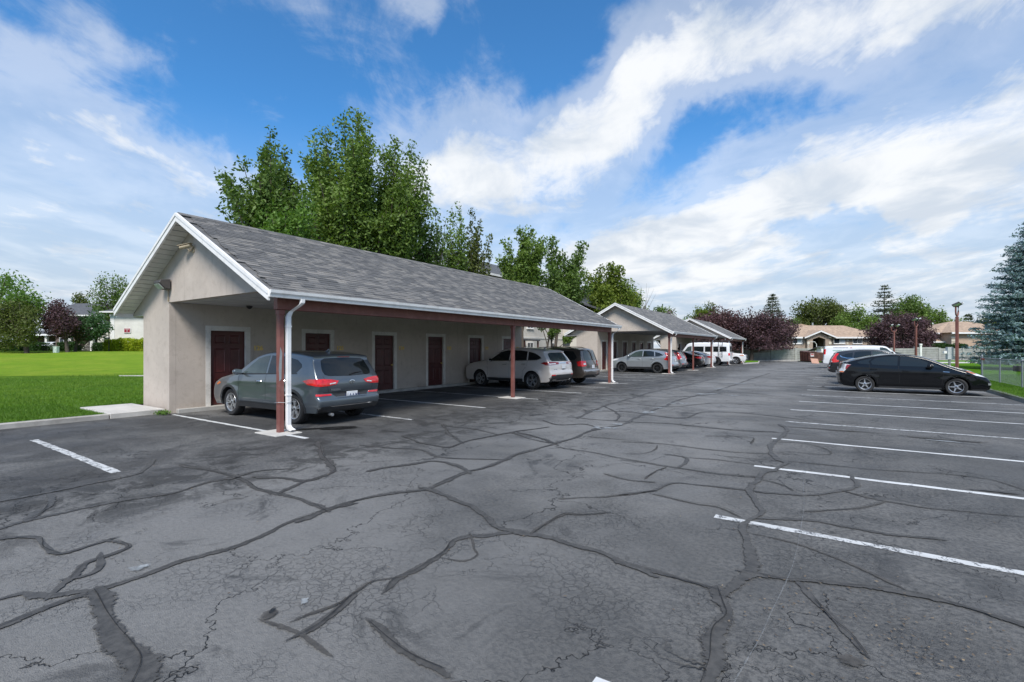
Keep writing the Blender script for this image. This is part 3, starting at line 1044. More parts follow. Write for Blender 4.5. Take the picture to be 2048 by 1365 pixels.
def carport(origin, L, posts, doors, numbers, label, near, doorw=0.97):
    C_ = empty('carport', (origin[0], origin[1], 0), 0, label, 'carport', 'carports along the lot')
    y0, y1 = -0.40, L + 0.40
    t = 0.115
    # roof deck
    mb = MB()
    mb.prism([(EAVE_X, y0, EAVE_Z - 0.02), (RIDGE_X, y0, RIDGE_Z - 0.02), (BACK_X, y0, EAVE_Z - 0.02), (BACK_X, y0, EAVE_Z - t), (RIDGE_X, y0, RIDGE_Z - t - 0.01), (EAVE_X, y0, EAVE_Z - t)], (0, y1 - y0, 0))
    roof = mb.build('roof', M_SHINGLE, C_)
    u = Vector((-math.cos(TH), 0, math.sin(TH)))
    nrm = Vector((math.sin(TH), 0, math.cos(TH)))
    if near:
        expo, wid = 0.1335, 0.27
        nrow = int((Vector((EAVE_X, 0, EAVE_Z)) - Vector((RIDGE_X, 0, RIDGE_Z))).length / expo)
        rs = random.Random(3)
        shapes = []
        for k in range(5):
            w_, th_ = wid * (0.985 - 0.03 * k % 0.05), 0.010 + 0.003 * (k % 3)
            a = [Vector((0, 0, 0)), u * 0.165]
            P = [a[0] + nrm * -0.004, a[0] + nrm * th_, a[1] + nrm * 0.003, a[1] - nrm * 0.006]
            me = MB().prism(P, (0, w_, 0)).mesh('shingle')
            me.materials.append(M_SHINGLE)
            shapes.append((me, P, w_))
        cells = []
        for r in range(nrow):
            off = (math.sin(r * 12.9898) * 437.58) % 1.0 * 0.6
            base = Vector((EAVE_X + 0.02, 0, EAVE_Z - 0.012)) + u * (r * expo) + nrm * 0.002
            c = 0
            y = y0 - off * wid
            while y < y1:
                ya = max(y, y0)
                yb = min(y + wid, y1)
                if yb - ya > wid * 0.9:
                    p = base + Vector((0, ya, 0))
                    wp = p + Vector((origin[0], origin[1], -EYE))
                    cells.append((wp.length, p, rs.randrange(5)))
                y += wid
        cells.sort(key=lambda q: q[0])
        for _, p, k in cells[:300]:
            inst(shapes[k][0], 'shingle', roof, p)
        mb = MB()
        for _, p, k in cells[300:]:
            me, P, w_ = shapes[k]
            mb.prism([q + p for q in P], (0, w_, 0))
        o = mb.build('shingles', M_SHINGLE, roof)
        o['kind'] = 'stuff'
        mb = MB()
        for i in range(int((y1 - y0) / 0.2)):
            ya = y0 + i * 0.2
            mb.prism([(RIDGE_X + 0.15, ya, RIDGE_Z - 0.055), (RIDGE_X, ya, RIDGE_Z + 0.028), (RIDGE_X - 0.15, ya, RIDGE_Z - 0.055), (RIDGE_X - 0.15, ya, RIDGE_Z - 0.07), (RIDGE_X, ya, RIDGE_Z + 0.008), (RIDGE_X + 0.15, ya, RIDGE_Z - 0.07)], (0, 0.19, 0.0))
        mb.build('ridge_cap', M_SHINGLE, roof)
    # rake boards (two stepped boards) and soffit strips at the near gable
    for s, ex in ((1, EAVE_X), (-1, BACK_X)):
        for yy, hh, dd in ((y0 - 0.045, 0.20, 0.045), (y0 - 0.062, 0.075, 0.017)):
            ext = 0.02 * s
            mb = MB()
            za, zb = EAVE_Z + 0.005, RIDGE_Z + 0.005
            if hh < 0.1:
                pass
            mb.prism([(ex + ext, yy, za - 0.012), (RIDGE_X, yy, zb), (RIDGE_X, yy, zb - hh), (ex + ext, yy, za - hh - 0.012)], (0, dd, 0))
            mb.build('rake_board', M_WHITE, C_)
            mb = MB()
            mb.prism([(ex + ext, y1 + 0.002, za - 0.012), (RIDGE_X, y1 + 0.002, zb), (RIDGE_X, y1 + 0.002, zb - hh), (ex + ext, y1 + 0.002, za - hh - 0.012)], (0, 0.03, 0))
            if hh > 0.1:
                mb.build('rake_board', M_WHITE, C_)
    if near:
        n = 22
        for i in range(n):
            xa = BACK_X + 0.03 + (RIDGE_X - BACK_X - 0.03) * i / n
            xb = BACK_X + 0.03 + (RIDGE_X - BACK_X - 0.03) * (i + 0.86) / n
            za, zb = roof_z(xa) - t - 0.012, roof_z(xb) - t - 0.012
            MB().prism([(xa, y0, za), (xb, y0, zb), (xb, y0, zb - 0.018), (xa, y0, za - 0.018)], (0, -y0 - 0.003, 0)).build('soffit_panel', M_VINYL, C_)
    # boxed eave at the back
    for i in range(4):
        MB().box(BACK_X + 0.02 + 0.185 * i, BACK_X + 0.195 + 0.185 * i, -0.004 if near else y0, y1, 2.645, 2.66).build('soffit_panel', M_VINYL, C_)
    MB().box(BACK_X - 0.03, BACK_X + 0.018, y0 + 0.002, y1, 2.60, 2.79).build('fascia', M_WHITE, C_)
    mb = MB()
    mb.prism([(BACK_X + 0.03, 0.0, 2.665), (-6.902, 0.0, 2.665), (-6.902, 0.0, roof_z(-6.9) - t - 0.03), (BACK_X + 0.03, 0.0, 2.70)], (0, 0.1, 0))
    mb.build('eave_return', M_STUCCO, C_)
    # gable walls
    gw = [(-6.9, 0), (-5.2, 0), (-5.2, 2.93), (-0.12, 2.93), (-0.12, roof_z(-0.12) - t - 0.004), (RIDGE_X, RIDGE_Z - t - 0.016), (-6.9, roof_z(-6.9) - t - 0.004)]
    for ya in (0.0, L - 0.15):
        MB().prism([(x, ya, z) for x, z in gw], (0, 0.15, 0)).build('gable_wall', M_STUCCO, C_)
    # storage walls with door openings
    z0, h = 0.11, 2.11
    mb = MB()
    edges = [0.152]
    for yc in doors:
        edges += [yc - doorw / 2 - 0.01, yc + doorw / 2 + 0.01]
    edges.append(L - 0.152)
    for i in range(0, len(edges), 2):
        mb.box(-5.35, -5.203, edges[i], edges[i + 1], 0, 2.935)
    for yc in doors:
        mb.box(-5.35, -5.203, yc - doorw / 2 - 0.01, yc + doorw / 2 + 0.01, z0 + h + 0.01, 2.935)
    mb.box(-6.9, -6.75, 0.152, L - 0.152, 0, 3.0)
    mb.build('storage_wall', M_STUCCO, C_)
    MB().box(-5.35, -5.06, 0.16, L - 0.02, -0.05, 0.105).build('wall_footing', M_CONC, C_, bevel=0.01)
    MB().box(-5.2, -0.12, 0.152, L - 0.152, 2.937, 2.965).build('ceiling', M_CEIL, C_)
    if near:
        for x in (-4.2, -3.2, -2.2, -1.2):
            MB().box(x - 0.02, x + 0.02, 0.155, L - 0.155, 2.929, 2.9365).build('ceiling_batten', M_CEIL, C_)
    for yc in doors:
        six_panel_door(C_, yc, z0, doorw, h, -5.30)
    for yc, txt in zip(doors, numbers):
        if txt:
            me = text_mesh(txt, 0.20, 0.008, 0.004, M_BRASS)
            inst(me, 'door_number', C_, (-5.192, yc + doorw / 2 + 0.36, 1.72), (PI / 2, 0, PI / 2))
    # posts, beam, gutter, downspouts
    for i, py in enumerate(posts):
        mb = MB().box(-0.055, 0.055, py - 0.055, py + 0.055, 0.0, 2.50)
        p = mb.build('post', M_MAROON, C_, bevel=0.008)
        MB().box(-0.07, 0.07, py - 0.065, py + 0.065, 2.40, 2.498).build('post_bracket', M_MAROON, p, bevel=0.006)
        MB().box(-0.42, 0.36, py - 0.30, py + 0.26, -0.05, 0.018).build('footing', M_CONC_PALE, p, bevel=0.006)
    brk = sorted(posts)
    for a, b_ in zip(brk[:-1], brk[1:]):
        ya = a - (0.10 if a == brk[0] else -0.004)
        yb = b_ + (0.10 if b_ == brk[-1] else -0.004)
        mb = MB()
        mb.box(-0.075, 0.075, ya, yb, 2.503, 2.76)
        mb.build('beam', M_MAROON, C_, bevel=0.006)
    MB().box(-0.12, 0.30, y0 + 0.05, y1 - 0.05, 2.66, 2.672).build('eave_soffit', M_WHITE, C_) if False else None
    GZ = 0.05
    gp = [(EAVE_X + 0.0, 2.655), (EAVE_X + 0.075, 2.655), (EAVE_X + 0.085, 2.70), (EAVE_X + 0.115, 2.735), (EAVE_X + 0.125, 2.792), (EAVE_X + 0.105, 2.792), (EAVE_X + 0.10, 2.74), (EAVE_X + 0.07, 2.70), (EAVE_X + 0.065, 2.672), (EAVE_X + 0.012, 2.672), (EAVE_X + 0.012, 2.79), (EAVE_X, 2.79)]
    gp = [(a, b_ + GZ) for a, b_ in gp]
    g = MB().prism([(x, y0 - 0.03, z) for x, z in gp], (0, y1 - y0 + 0.06, 0)).build('gutter', M_WHITE, C_)
    for ye in (y0 - 0.034, y1 + 0.031):
        MB().prism([(x, ye, z) for x, z in (gp[0], gp[1], gp[2], gp[3], gp[4], (EAVE_X, 2.792 + GZ))], (0, 0.0035, 0)).build('end_cap', M_WHITE, g)
    MB().box(EAVE_X - 0.022, EAVE_X - 0.002, y0, y1, 2.705, 2.825).build('fascia', M_WHITE, C_)
    ends = [(posts[0], 1)] + ([(posts[-1], 1)] if len(posts) > 1 else [])
    for py, s in ends:
        ds = empty('downspout', (0, 0, 0))
        ds.parent = C_
        yy = py + 0.115 * s
        path = [(EAVE_X + 0.055, yy + 0.12, 2.715), (EAVE_X + 0.05, yy + 0.11, 2.60), (EAVE_X - 0.02, yy + 0.07, 2.54), (0.14, yy + 0.02, 2.44), (0.10, yy, 2.36), (0.10, yy, 0.16), (0.13, yy + 0.01, 0.09), (0.22, yy + 0.03, 0.05)]
        mb = MB()
        vs, fs = [], []
        for k, p in enumerate(path):
            p = Vector(p)
            hx, hy = 0.036, 0.046
            if 4 <= k <= 5:
                ring = [(-hx, -hy, 0), (hx, -hy, 0), (hx, hy, 0), (-hx, hy, 0)]
            elif k < 4:
                ring = [(-hx, -hy, -0.0), (hx, -hy, 0.03 if 0 < k else 0), (hx, hy, 0.03 if 0 < k else 0), (-hx, hy, 0)]
            else:
                ring = [(-hx, -hy, -0.02), (hx, -hy, 0.02), (hx, hy, 0.02), (-hx, hy, -0.02)]
            vs += [p + Vector(r) for r in ring]
        for k in range(len(path) - 1):
            for q in range(4):
                q2 = (q + 1) % 4
                fs.append((k * 4 + q, k * 4 + q2, k * 4 + 4 + q2, k * 4 + 4 + q))
        mb.add(vs, fs)
        mb.build('pipe', M_WHITE, ds, bevel=0.008)
        for zz in (2.15, 0.75):
            MB().box(0.058, 0.142, yy - 0.052, yy + 0.052, zz, zz + 0.03).build('strap', M_WHITE, ds)
    return C_


cp1 = carport((-9.40, 5.45), 17.0, [0.02, 8.45, 16.95], [1.5, 4.4, 7.28, 10.15, 12.95, 15.75], ['126', '125', '124', '123', '122', '121'],
              'nearest long carport with grey shingle roof and numbered maroon storage doors', True)
cp2 = carport((-9.50, 32.80), 12.9, [0.02, 6.45, 12.85], [1.3, 3.4, 5.5, 7.6, 9.6, 11.6], [''] * 6,
              'middle carport of the row, silver crossover parked beneath its gable', False, 0.92)
cp3 = carport((-9.55, 53.5), 8.6, [0.02, 8.55], [1.6, 4.2, 6.9], [''] * 3,
              'farthest carport, beside the white passenger van and purple trees', False, 0.92)
# scrape through the paint of the first post, and the wire tie of its downspout
blot = MB().add([(0.0565, -0.03, 1.05), (0.0565, 0.012, 1.1), (0.0565, 0.02, 1.4), (0.0565, 0.03, 1.62), (0.0565, -0.01, 1.75), (0.0565, -0.03, 1.5), (0.0565, -0.045, 1.3)], [(0, 1, 2, 3, 4, 5, 6)])
blot.build('paint_scrape', M_STEEL, cp1)
wt = MB().tube([(-0.06, -0.06, 0.62), (0.06, -0.065, 0.63), (0.15, 0.10, 0.62), (0.15, 0.22, 0.635), (0.17, 0.26, 0.62)], 0.005, 5)
wt.build('wire_tie', M_STEEL, cp1)

# small fixtures on the near gable ----------------------------------------------------------
yg = 5.45
# flood light on the gable
fl = empty('wall_light', (-14.62, yg, 3.36), 0, 'dark bronze flood light on the gable wall of the nearest carport', 'wall light')
mb = MB()
mb.prism([(-0.19, -0.03, 0.16), (-0.19, -0.26, 0.13), (-0.19, -0.29, 0.05), (-0.19, -0.16, -0.09), (-0.19, -0.03, -0.10)], (0.38, 0, 0))
mb.build('housing', M_BRONZE, fl, bevel=0.012)
MB().prism([(-0.16, -0.284, 0.028), (-0.16, -0.172, -0.09), (0.16, -0.172, -0.09), (0.16, -0.284, 0.028)], (0, -0.008, -0.008)).build('lens', M_LENS, fl)
MB().box(-0.10, 0.10, -0.03, -0.001, -0.08, 0.12).build('back_plate', M_BRONZE, fl)
MB().tube([(0.02, -0.025, -0.10), (0.02, -0.025, -0.42)], 0.017, 8).build('conduit', M_BEIGE, fl)
# tan bullet camera on an arm
X = -13.18
bc = empty('security_camera', (X, yg, 4.12), 0, 'tan bullet security camera high under the nearest gable peak', 'security camera')
MB().lathe([(0.0, 0), (0.05, 0), (0.05, -0.02), (0.02, -0.03)], 12, 'y').build('mount', M_BEIGE, bc, smooth=40)
MB().tube([(0, -0.02, 0), (-0.02, -0.10, 0.0), (-0.06, -0.13, 0.06)], 0.016, 8).build('arm', M_BEIGE, bc)
mb = MB()
mb.tube([(0.06, -0.09, 0.115), (-0.24, -0.20, 0.075)], [0.046, 0.046], 10)
mb.build('body', M_BEIGE, bc, smooth=40)
MB().beam((0.08, -0.085, 0.167), (-0.29, -0.22, 0.118), 0.11, 0.012).build('sun_shield', M_BEIGE, bc)
MB().tube([(-0.238, -0.199, 0.0753), (-0.25, -0.204, 0.0737)], 0.036, 10).build('lens', M_BLACK, bc)
# little black camera
bc2 = empty('security_camera', (-14.98, yg, 3.92), 0, 'small black security camera on the gable above the flood light', 'security camera')
MB().lathe([(0, 0), (0.04, 0), (0.04, -0.03), (0.025, -0.04)], 12, 'y').build('mount', M_BLACK, bc2, smooth=40)
MB().tube([(0, -0.03, 0), (0, -0.08, 0.01), (-0.06, -0.17, -0.02)], [0.02, 0.045, 0.05], 10).build('body', M_BLACK, bc2, smooth=50)
bc3 = empty('security_camera', (-13.95, 7.2, 2.93), 0, 'black dome camera under the ceiling of the nearest carport', 'security camera')
MB().lathe([(0.0, 0.0), (0.075, 0.0), (0.075, -0.03), (0.06, -0.06), (0.035, -0.085), (0.0, -0.095)], 16).build('dome', M_BLACK, bc3, smooth=50)
MB().lathe([(0.0, -0.002), (0.09, -0.002), (0.09, -0.02), (0.0, -0.022)], 16).build('base', M_BRONZE, bc3)

# ================================================================== vehicles
def paint(name, col, metal=0.35, rough=0.32, coat=1.0):
    return mat(name, col, rough, metal=metal, coat=coat, var=0.04, scale=2.0)


M_GLASS = mat('tinted_glass', (0.010, 0.013, 0.014), 0.03, var=0.0, spec=0.6)
M_GLASS_CLEAR = mat('car_glass', (0.045, 0.062, 0.062), 0.03, var=0.25, scale=2.5, spec=0.6)
M_TYRE = mat('tyre_rubber', (0.018, 0.018, 0.019), 0.75, var=0.2, scale=8, bump=0.2, bscale=60)
M_RIM = mat('alloy_rim', (0.55, 0.56, 0.58), 0.28, metal=0.85, var=0.05)
M_RIM_BLACK = mat('black_rim', (0.012, 0.012, 0.013), 0.3, coat=0.5, var=0.1)
M_BRAKE = mat('brake_metal', (0.05, 0.05, 0.05), 0.55, metal=0.5, var=0.3)
M_CLAD = mat('dark_cladding', (0.028, 0.029, 0.031), 0.55, var=0.12, scale=5)
M_UNDER = mat('underbody', (0.010, 0.010, 0.010), 0.8, var=0.1)
M_CHROME = mat('chrome', (0.75, 0.76, 0.78), 0.10, metal=1.0, var=0.0)
M_RED = mat('red_lens', (0.62, 0.010, 0.012), 0.12, coat=1.0, var=0.25, scale=14)
M_RED_DARK = mat('dark_red_lens', (0.25, 0.006, 0.008), 0.12, coat=1.0, var=0.25, scale=14)
M_CLEARLENS = mat('clear_lens', (0.62, 0.63, 0.64), 0.12, coat=1.0, var=0.3, scale=18)
M_AMBER = mat('amber_lens', (0.60, 0.14, 0.015), 0.15, coat=1.0, var=0.2, scale=14)
M_SEAM = mat('panel_gap', (0.006, 0.006, 0.006), 0.8, var=0.0)
M_PLATE = mat('plate_white', (0.72, 0.73, 0.75), 0.4, var=0.06, scale=20)
M_PLATE_INK = mat('plate_ink', (0.03, 0.05, 0.16), 0.5, var=0.0)
M_WHITE_PAINT = paint('white_car_paint', (0.72, 0.73, 0.74), 0.0, 0.3)


def chaikin(pts, it=2):
    for _ in range(it):
        q = [pts[0]]
        for a, b in zip(pts[:-1], pts[1:]):
            q.append((a[0] * .75 + b[0] * .25, a[1] * .75 + b[1] * .25))
            q.append((a[0] * .25 + b[0] * .75, a[1] * .25 + b[1] * .75))
        q.append(pts[-1])
        pts = q
    return pts


def resample(pts, step):
    out = [pts[0]]
    acc = 0.0
    for a, b in zip(pts[:-1], pts[1:]):
        L = math.hypot(b[0] - a[0], b[1] - a[1])
        if L < 1e-9:
            continue
        while acc + L >= step:
            t = (step - acc) / L
            a = (a[0] + (b[0] - a[0]) * t, a[1] + (b[1] - a[1]) * t)
            out.append(a)
            L = math.hypot(b[0] - a[0], b[1] - a[1])
            acc = 0.0
        acc += L
    if math.hypot(out[-1][0] - pts[-1][0], out[-1][1] - pts[-1][1]) < step * 0.4:
        out[-1] = pts[-1]
    else:
        out.append(pts[-1])
    return out


def interp(tab, x):
    if x <= tab[0][0]:
        return tab[0][1]
    for (a, va), (b, vb) in zip(tab[:-1], tab[1:]):
        if x <= b:
            return va + (vb - va) * (x - a) / (b - a)
    return tab[-1][1]


class Car:
    """body skinned over a side outline with wheel arches; panels, glass and lamps are laid on it"""

    def __init__(s, name, label, cat, S, loc, rz, paint_m, group='vehicles parked in the lot'):
        s.S = S
        s.L, s.W = S['L'], S['W']
        s.root = empty(name, loc, rz, label, cat, group)
        s.paint = paint_m
        s.step = S.get('step', 0.05)
        s.body()
        s.wheels()

    def fx(s, xf):
        return s.L / 2 - xf

    def half(s, x, z):
        S = s.S
        u = min(1.0, abs(x) / (s.L / 2))
        xf = s.L / 2 - x
        zb = interp(S['belt'], xf)
        hw = s.W / 2 * (1 - S.get('taper', 0.085) * u ** 4)
        th = math.tan(math.radians(S.get('lean', 19)))
        if z > zb:
            t = z - zb
            y = hw - 0.022 - t * th * 0.8 - 0.22 * t * t * th
        else:
            t = (zb - z) / max(0.2, zb - S['sill'])
            y = hw - 0.022 * max(0.0, 1 - t * 6) ** 2 - S.get('tuck', 0.055) * max(0.0, (t - 0.45) / 0.55) ** 2
            for zc, amp, wd in S.get('crease', [(0.82, 0.012, 0.05), (0.42, 0.014, 0.06)]):
                y += amp * math.exp(-((z - zc - 0.04 * (xf / s.L - 0.5)) / wd) ** 2) * (1 - u ** 6)
        # flares over the wheels
        for xa in (S['fa'], S['ra']):
            dx = (xf - xa)
            rr = math.hypot(dx, z - S['R'])
            if z < zb:
                y += S.get('flare', 0.018) * math.exp(-((rr - S['R'] - 0.06) / 0.12) ** 2)
        return y

    def body(s):
        S = s.S
        top = resample(chaikin([(s.fx(a), z) for a, z in S['top']], S.get('soft', 2)), s.step)
        R, sill = S['R'], S['sill']
        Ra = R + S.get('gap', 0.055)
        bot = []
        x_rear = s.fx(S['ra'])
        x_front = s.fx(S['fa'])
        zr = top[-1][1]
        zf = top[0][1]

        def arch(xc):
            a0 = math.asin(max(-1, min(1, (sill - R) / Ra)))
            n = 18
            return [(xc - Ra * math.cos(a0 + (PI - 2 * a0) * k / n), R + Ra * math.sin(a0 + (PI - 2 * a0) * k / n)) for k in range(n + 1)]
        A, B = arch(x_rear), arch(x_front)
        ends_r = (A[0][0], sill)

        def run(p, q):
            n = max(2, int(math.hypot(q[0] - p[0], q[1] - p[1]) / (s.step * 1.6)))
            return [(p[0] + (q[0] - p[0]) * k / n, p[1] + (q[1] - p[1]) * k / n) for k in range(1, n)]
        bot += run(top[-1], A[0]) + A + run(A[-1], B[0]) + B + run(B[-1], top[0])
        out = top + bot
        nt_, N = len(top), len(top) + len(bot)
        rad, crown, nor = [], [], []
        for i in range(N):
            a, b = out[i - 1], out[(i + 1) % N]
            dx, dz = b[0] - a[0], b[1] - a[1]
            l = math.hypot(dx, dz) or 1
            nx, nz = dz / l, -dx / l          # outward of a counter-clockwise outline
            nor.append((nx, nz))
            xf = s.L / 2 - out[i][0]
            zb = interp(S['belt'], xf)
            if i >= nt_ or i in (0, nt_ - 1):
                rad.append(0.012)
                crown.append(0.0)
            elif out[i][1] > zb + 0.03 and abs(nx) > 0.30:
                rad.append(S.get('r_glass', 0.06))
                crown.append(S.get('c_glass', 0.07))
            elif out[i][1] > zb + 0.03:
                rad.append(S.get('r_roof', 0.085))
                crown.append(S.get('c_roof', 0.028))
            elif abs(nx) > 0.6:
                rad.append(S.get('r_end', 0.10))
                crown.append(S.get('c_end', 0.075))
            else:
                rad.append(S.get('r_hood', 0.10))
                crown.append(0.045)
        for arr in (rad, crown):
            for _ in range(3):
                o2 = arr[:]
                for i in range(1, nt_ - 1):
                    arr[i] = (o2[i - 1] + o2[i] * 2 + o2[i + 1]) / 4
        K, V = 4, 8
        bm = bmesh.new()
        mi = bm.faces.layers.int.new('pan')
        rings = {}
        for sd in (1, -1):
            rr = []
            for k in range(K + 1):
                phi = PI / 2 * k / K
                ring = []
                for i in range(N):
                    ins = rad[i] * (1 - math.cos(phi))
                    x = out[i][0] - nor[i][0] * ins
                    z = out[i][1] - nor[i][1] * ins
                    xi, zi = out[i][0] - nor[i][0] * rad[i], out[i][1] - nor[i][1] * rad[i]
                    y = s.half(xi, zi) - rad[i] * (1 - math.sin(phi))
                    ring.append(bm.verts.new((x, sd * y if k < K else 0.0, z)))
                rr.append(ring)
            rings[sd] = rr
            for k in range(K):
                for i in range(N):
                    j = (i + 1) % N
                    f = bm.faces.new((rr[k][i], rr[k][j], rr[k + 1][j], rr[k + 1][i]))
                    f.material_index = 1 if (i >= nt_ - 1 and k == 0) else 0
            pf = bm.faces.new(rr[K])
            pf[mi] = sd
            for ax, lo, hi, st in (((1, 0, 0), -s.L / 2, s.L / 2, s.step * 1.7), ((0, 0, 1), S['sill'], 2.6, s.step * 1.15)):
                c = lo + st * 0.5
                while c < hi:
                    fs = [f for f in bm.faces if f[mi] == sd]
                    es = set(e for f in fs for e in f.edges)
                    vs = set(v for f in fs for v in f.verts)
                    zs = [v.co.z if ax[2] else v.co.x for v in vs]
                    if c > max(zs):
                        break
                    bmesh.ops.bisect_plane(bm, geom=list(fs) + list(es) + list(vs), dist=0.002, plane_co=(c * ax[0], 0, c * ax[2]), plane_no=ax)
                    c += st
            for v in set(v for f in bm.faces if f[mi] == sd for v in f.verts):
                v.co.y = sd * s.half(v.co.x, v.co.z)
        prev = None
        cols = []
        for i in range(N):
            a, b = rings[1][0][i], rings[-1][0][i]
            y0 = a.co.y
            c = [a]
            for q in range(1, V):
                v = 1 - 2 * q / V
                bul = crown[i] * (1 - abs(v) ** 2.2)
                c.append(bm.verts.new((out[i][0] + nor[i][0] * bul, y0 * v, out[i][1] + nor[i][1] * bul)))
            c.append(b)
            cols.append(c)
        for i in range(N):
            j = (i + 1) % N
            for q in range(V):
                f = bm.faces.new((cols[i][q], cols[i][q + 1], cols[j][q + 1], cols[j][q]))
                f.material_index = 1 if i >= nt_ - 1 else 0
        bmesh.ops.recalc_face_normals(bm, faces=bm.faces)
        me = bpy.data.meshes.new('body')
        bm.to_mesh(me)
        bm.faces.ensure_lookup_table()
        s.bvh = BVHTree.FromBMesh(bm)
        bm.free()
        me.polygons.foreach_set('use_smooth', [True] * len(me.polygons))
        me.set_sharp_from_angle(angle=math.radians(38))
        me.materials.append(s.paint)
        me.materials.append(M_UNDER)
        s.body_o = link(bpy.data.objects.new('body', me), s.root)

    # ---- patches laid on the body: points near the surface, seen along direction dirn
    def patch(s, name, pts, dirn, m, off=0.004, res=0.06, thick=0.012, parent=None):
        d = Vector(dirn).normalized()
        U = Vector((0, 0, 1)).cross(d)
        if U.length < 0.1:
            U = Vector((0, 1, 0))
        U.normalize()
        Wv = d.cross(U)
        p2 = [(Vector(p).dot(U), Vector(p).dot(Wv)) for p in pts]
        bm = bmesh.new()
        f = bm.faces.new([bm.verts.new((a, b, 0)) for a, b in p2])
        for ax in (0, 1):
            lo, hi = min(p[ax] for p in p2), max(p[ax] for p in p2)
            n = int((hi - lo) / res)
            for k in range(1, n + 1):
                c = lo + (hi - lo) * k / (n + 1)
                co = (c, 0, 0) if ax == 0 else (0, c, 0)
                no = (1, 0, 0) if ax == 0 else (0, 1, 0)
                bmesh.ops.bisect_plane(bm, geom=bm.faces[:] + bm.edges[:] + bm.verts[:], dist=0.001, plane_co=co, plane_no=no)
        avg = sum((Vector(p).dot(d) for p in pts)) / len(pts)
        for v in bm.verts:
            o = U * v.co.x + Wv * v.co.y + d * (avg - 3.0)
            h, nn, idx, dist = s.bvh.ray_cast(o, d)
            if h is None or abs(h.dot(d) - avg) > 1.2:
                h, nn, idx, dist = s.bvh.find_nearest(U * v.co.x + Wv * v.co.y + d * avg)
            if nn.dot(d) > 0:
                nn = -nn
            v.co = h + nn * off
        if thick > 0:
            be = [e for e in bm.edges if len(e.link_faces) == 1]
            r = bmesh.ops.extrude_edge_only(bm, edges=be)
            for v in [g for g in r['geom'] if isinstance(g, bmesh.types.BMVert)]:
                v.co += d * thick
        bmesh.ops.recalc_face_normals(bm, faces=bm.faces)
        # face outwards
        tot = sum((f.normal.dot(d) * f.calc_area() for f in bm.faces))
        if tot > 0:
            bmesh.ops.reverse_faces(bm, faces=bm.faces)
        me = bpy.data.meshes.new(name)
        bm.to_mesh(me)
        bm.free()
        me.polygons.foreach_set('use_smooth', [True] * len(me.polygons))
        me.set_sharp_from_angle(angle=math.radians(40))
        me.materials.append(m)
        return link(bpy.data.objects.new(name, me), parent or s.root)

    def side(s, name, poly, m, sides=(1, -1), **kw):
        """poly in (distance from the nose, height)"""
        for sd in sides:
            s.patch(name, [(s.fx(a), sd * s.W / 2, z) for a, z in poly], (0, -sd, 0), m, **kw)

    def rear(s, name, poly, m, **kw):
        return s.patch(name, [(-s.L / 2, y, z) for y, z in poly], (1, 0, 0), m, **kw)

    def front(s, name, poly, m, **kw):
        return s.patch(name, [(s.L / 2, y, z) for y, z in poly], (-1, 0, 0), m, **kw)

    def seam(s, pts, sides=(1, -1), w=0.008):
        for a, b in zip(pts[:-1], pts[1:]):
            dx, dz = b[0] - a[0], b[1] - a[1]
            l = math.hypot(dx, dz)
            nx, nz = -dz / l * w / 2, dx / l * w / 2
            s.side('door_seam', [(a[0] + nx, a[1] + nz), (b[0] + nx, b[1] + nz), (b[0] - nx, b[1] - nz), (a[0] - nx, a[1] - nz)], M_SEAM, sides, off=0.0015, res=0.08, thick=0)

    def arch_trim(s, m, w=0.06, sides=(1, -1)):
        R = s.S['R'] + s.S.get('gap', 0.055)
        for xa in (s.S['fa'], s.S['ra']):
            a0 = math.asin((s.S['sill'] + 0.02 - s.S['R']) / R)
            n = 16
            inn = [(xa - R * math.cos(a0 + (PI - 2 * a0) * k / n), s.S['R'] + R * math.sin(a0 + (PI - 2 * a0) * k / n)) for k in range(n + 1)]
            ou = [(xa - (R + w) * math.cos(a0 + (PI - 2 * a0) * k / n), s.S['R'] + (R + w) * math.sin(a0 + (PI - 2 * a0) * k / n)) for k in range(n + 1)]
            s.side('arch_trim', [(a, z + 0.004) for a, z in inn] + ou[::-1], m, sides, off=0.010, res=0.12, thick=0.02)

    def sill_trim(s, m, h=0.13, sides=(1, -1)):
        R = s.S['R'] + s.S.get('gap', 0.055)
        a, b = s.S['fa'] + R + 0.02, s.S['ra'] - R - 0.02
        z = s.S['sill'] + 0.01
        s.side('sill_trim', [(a, z), (b, z), (b, z + h), (a, z + h)], m, sides, off=0.009, res=0.10, thick=0.02)

    def handle(s, xf, z, m=None, sides=(1, -1)):
        for sd in sides:
            h, nn, _, _ = s.bvh.ray_cast(Vector((s.fx(xf), sd * 3, z)), Vector((0, -sd, 0)))
            mb = MB()
            y = h.y
            mb.tube([(s.fx(xf) + 0.11, y, z), (s.fx(xf) + 0.085, y + sd * 0.035, z), (s.fx(xf) - 0.085, y + sd * 0.035, z + 0.006), (s.fx(xf) - 0.11, y, z + 0.008)], [0.012, 0.015, 0.015, 0.012], 6)
            mb.build('door_handle', m or s.paint, s.root, smooth=50)

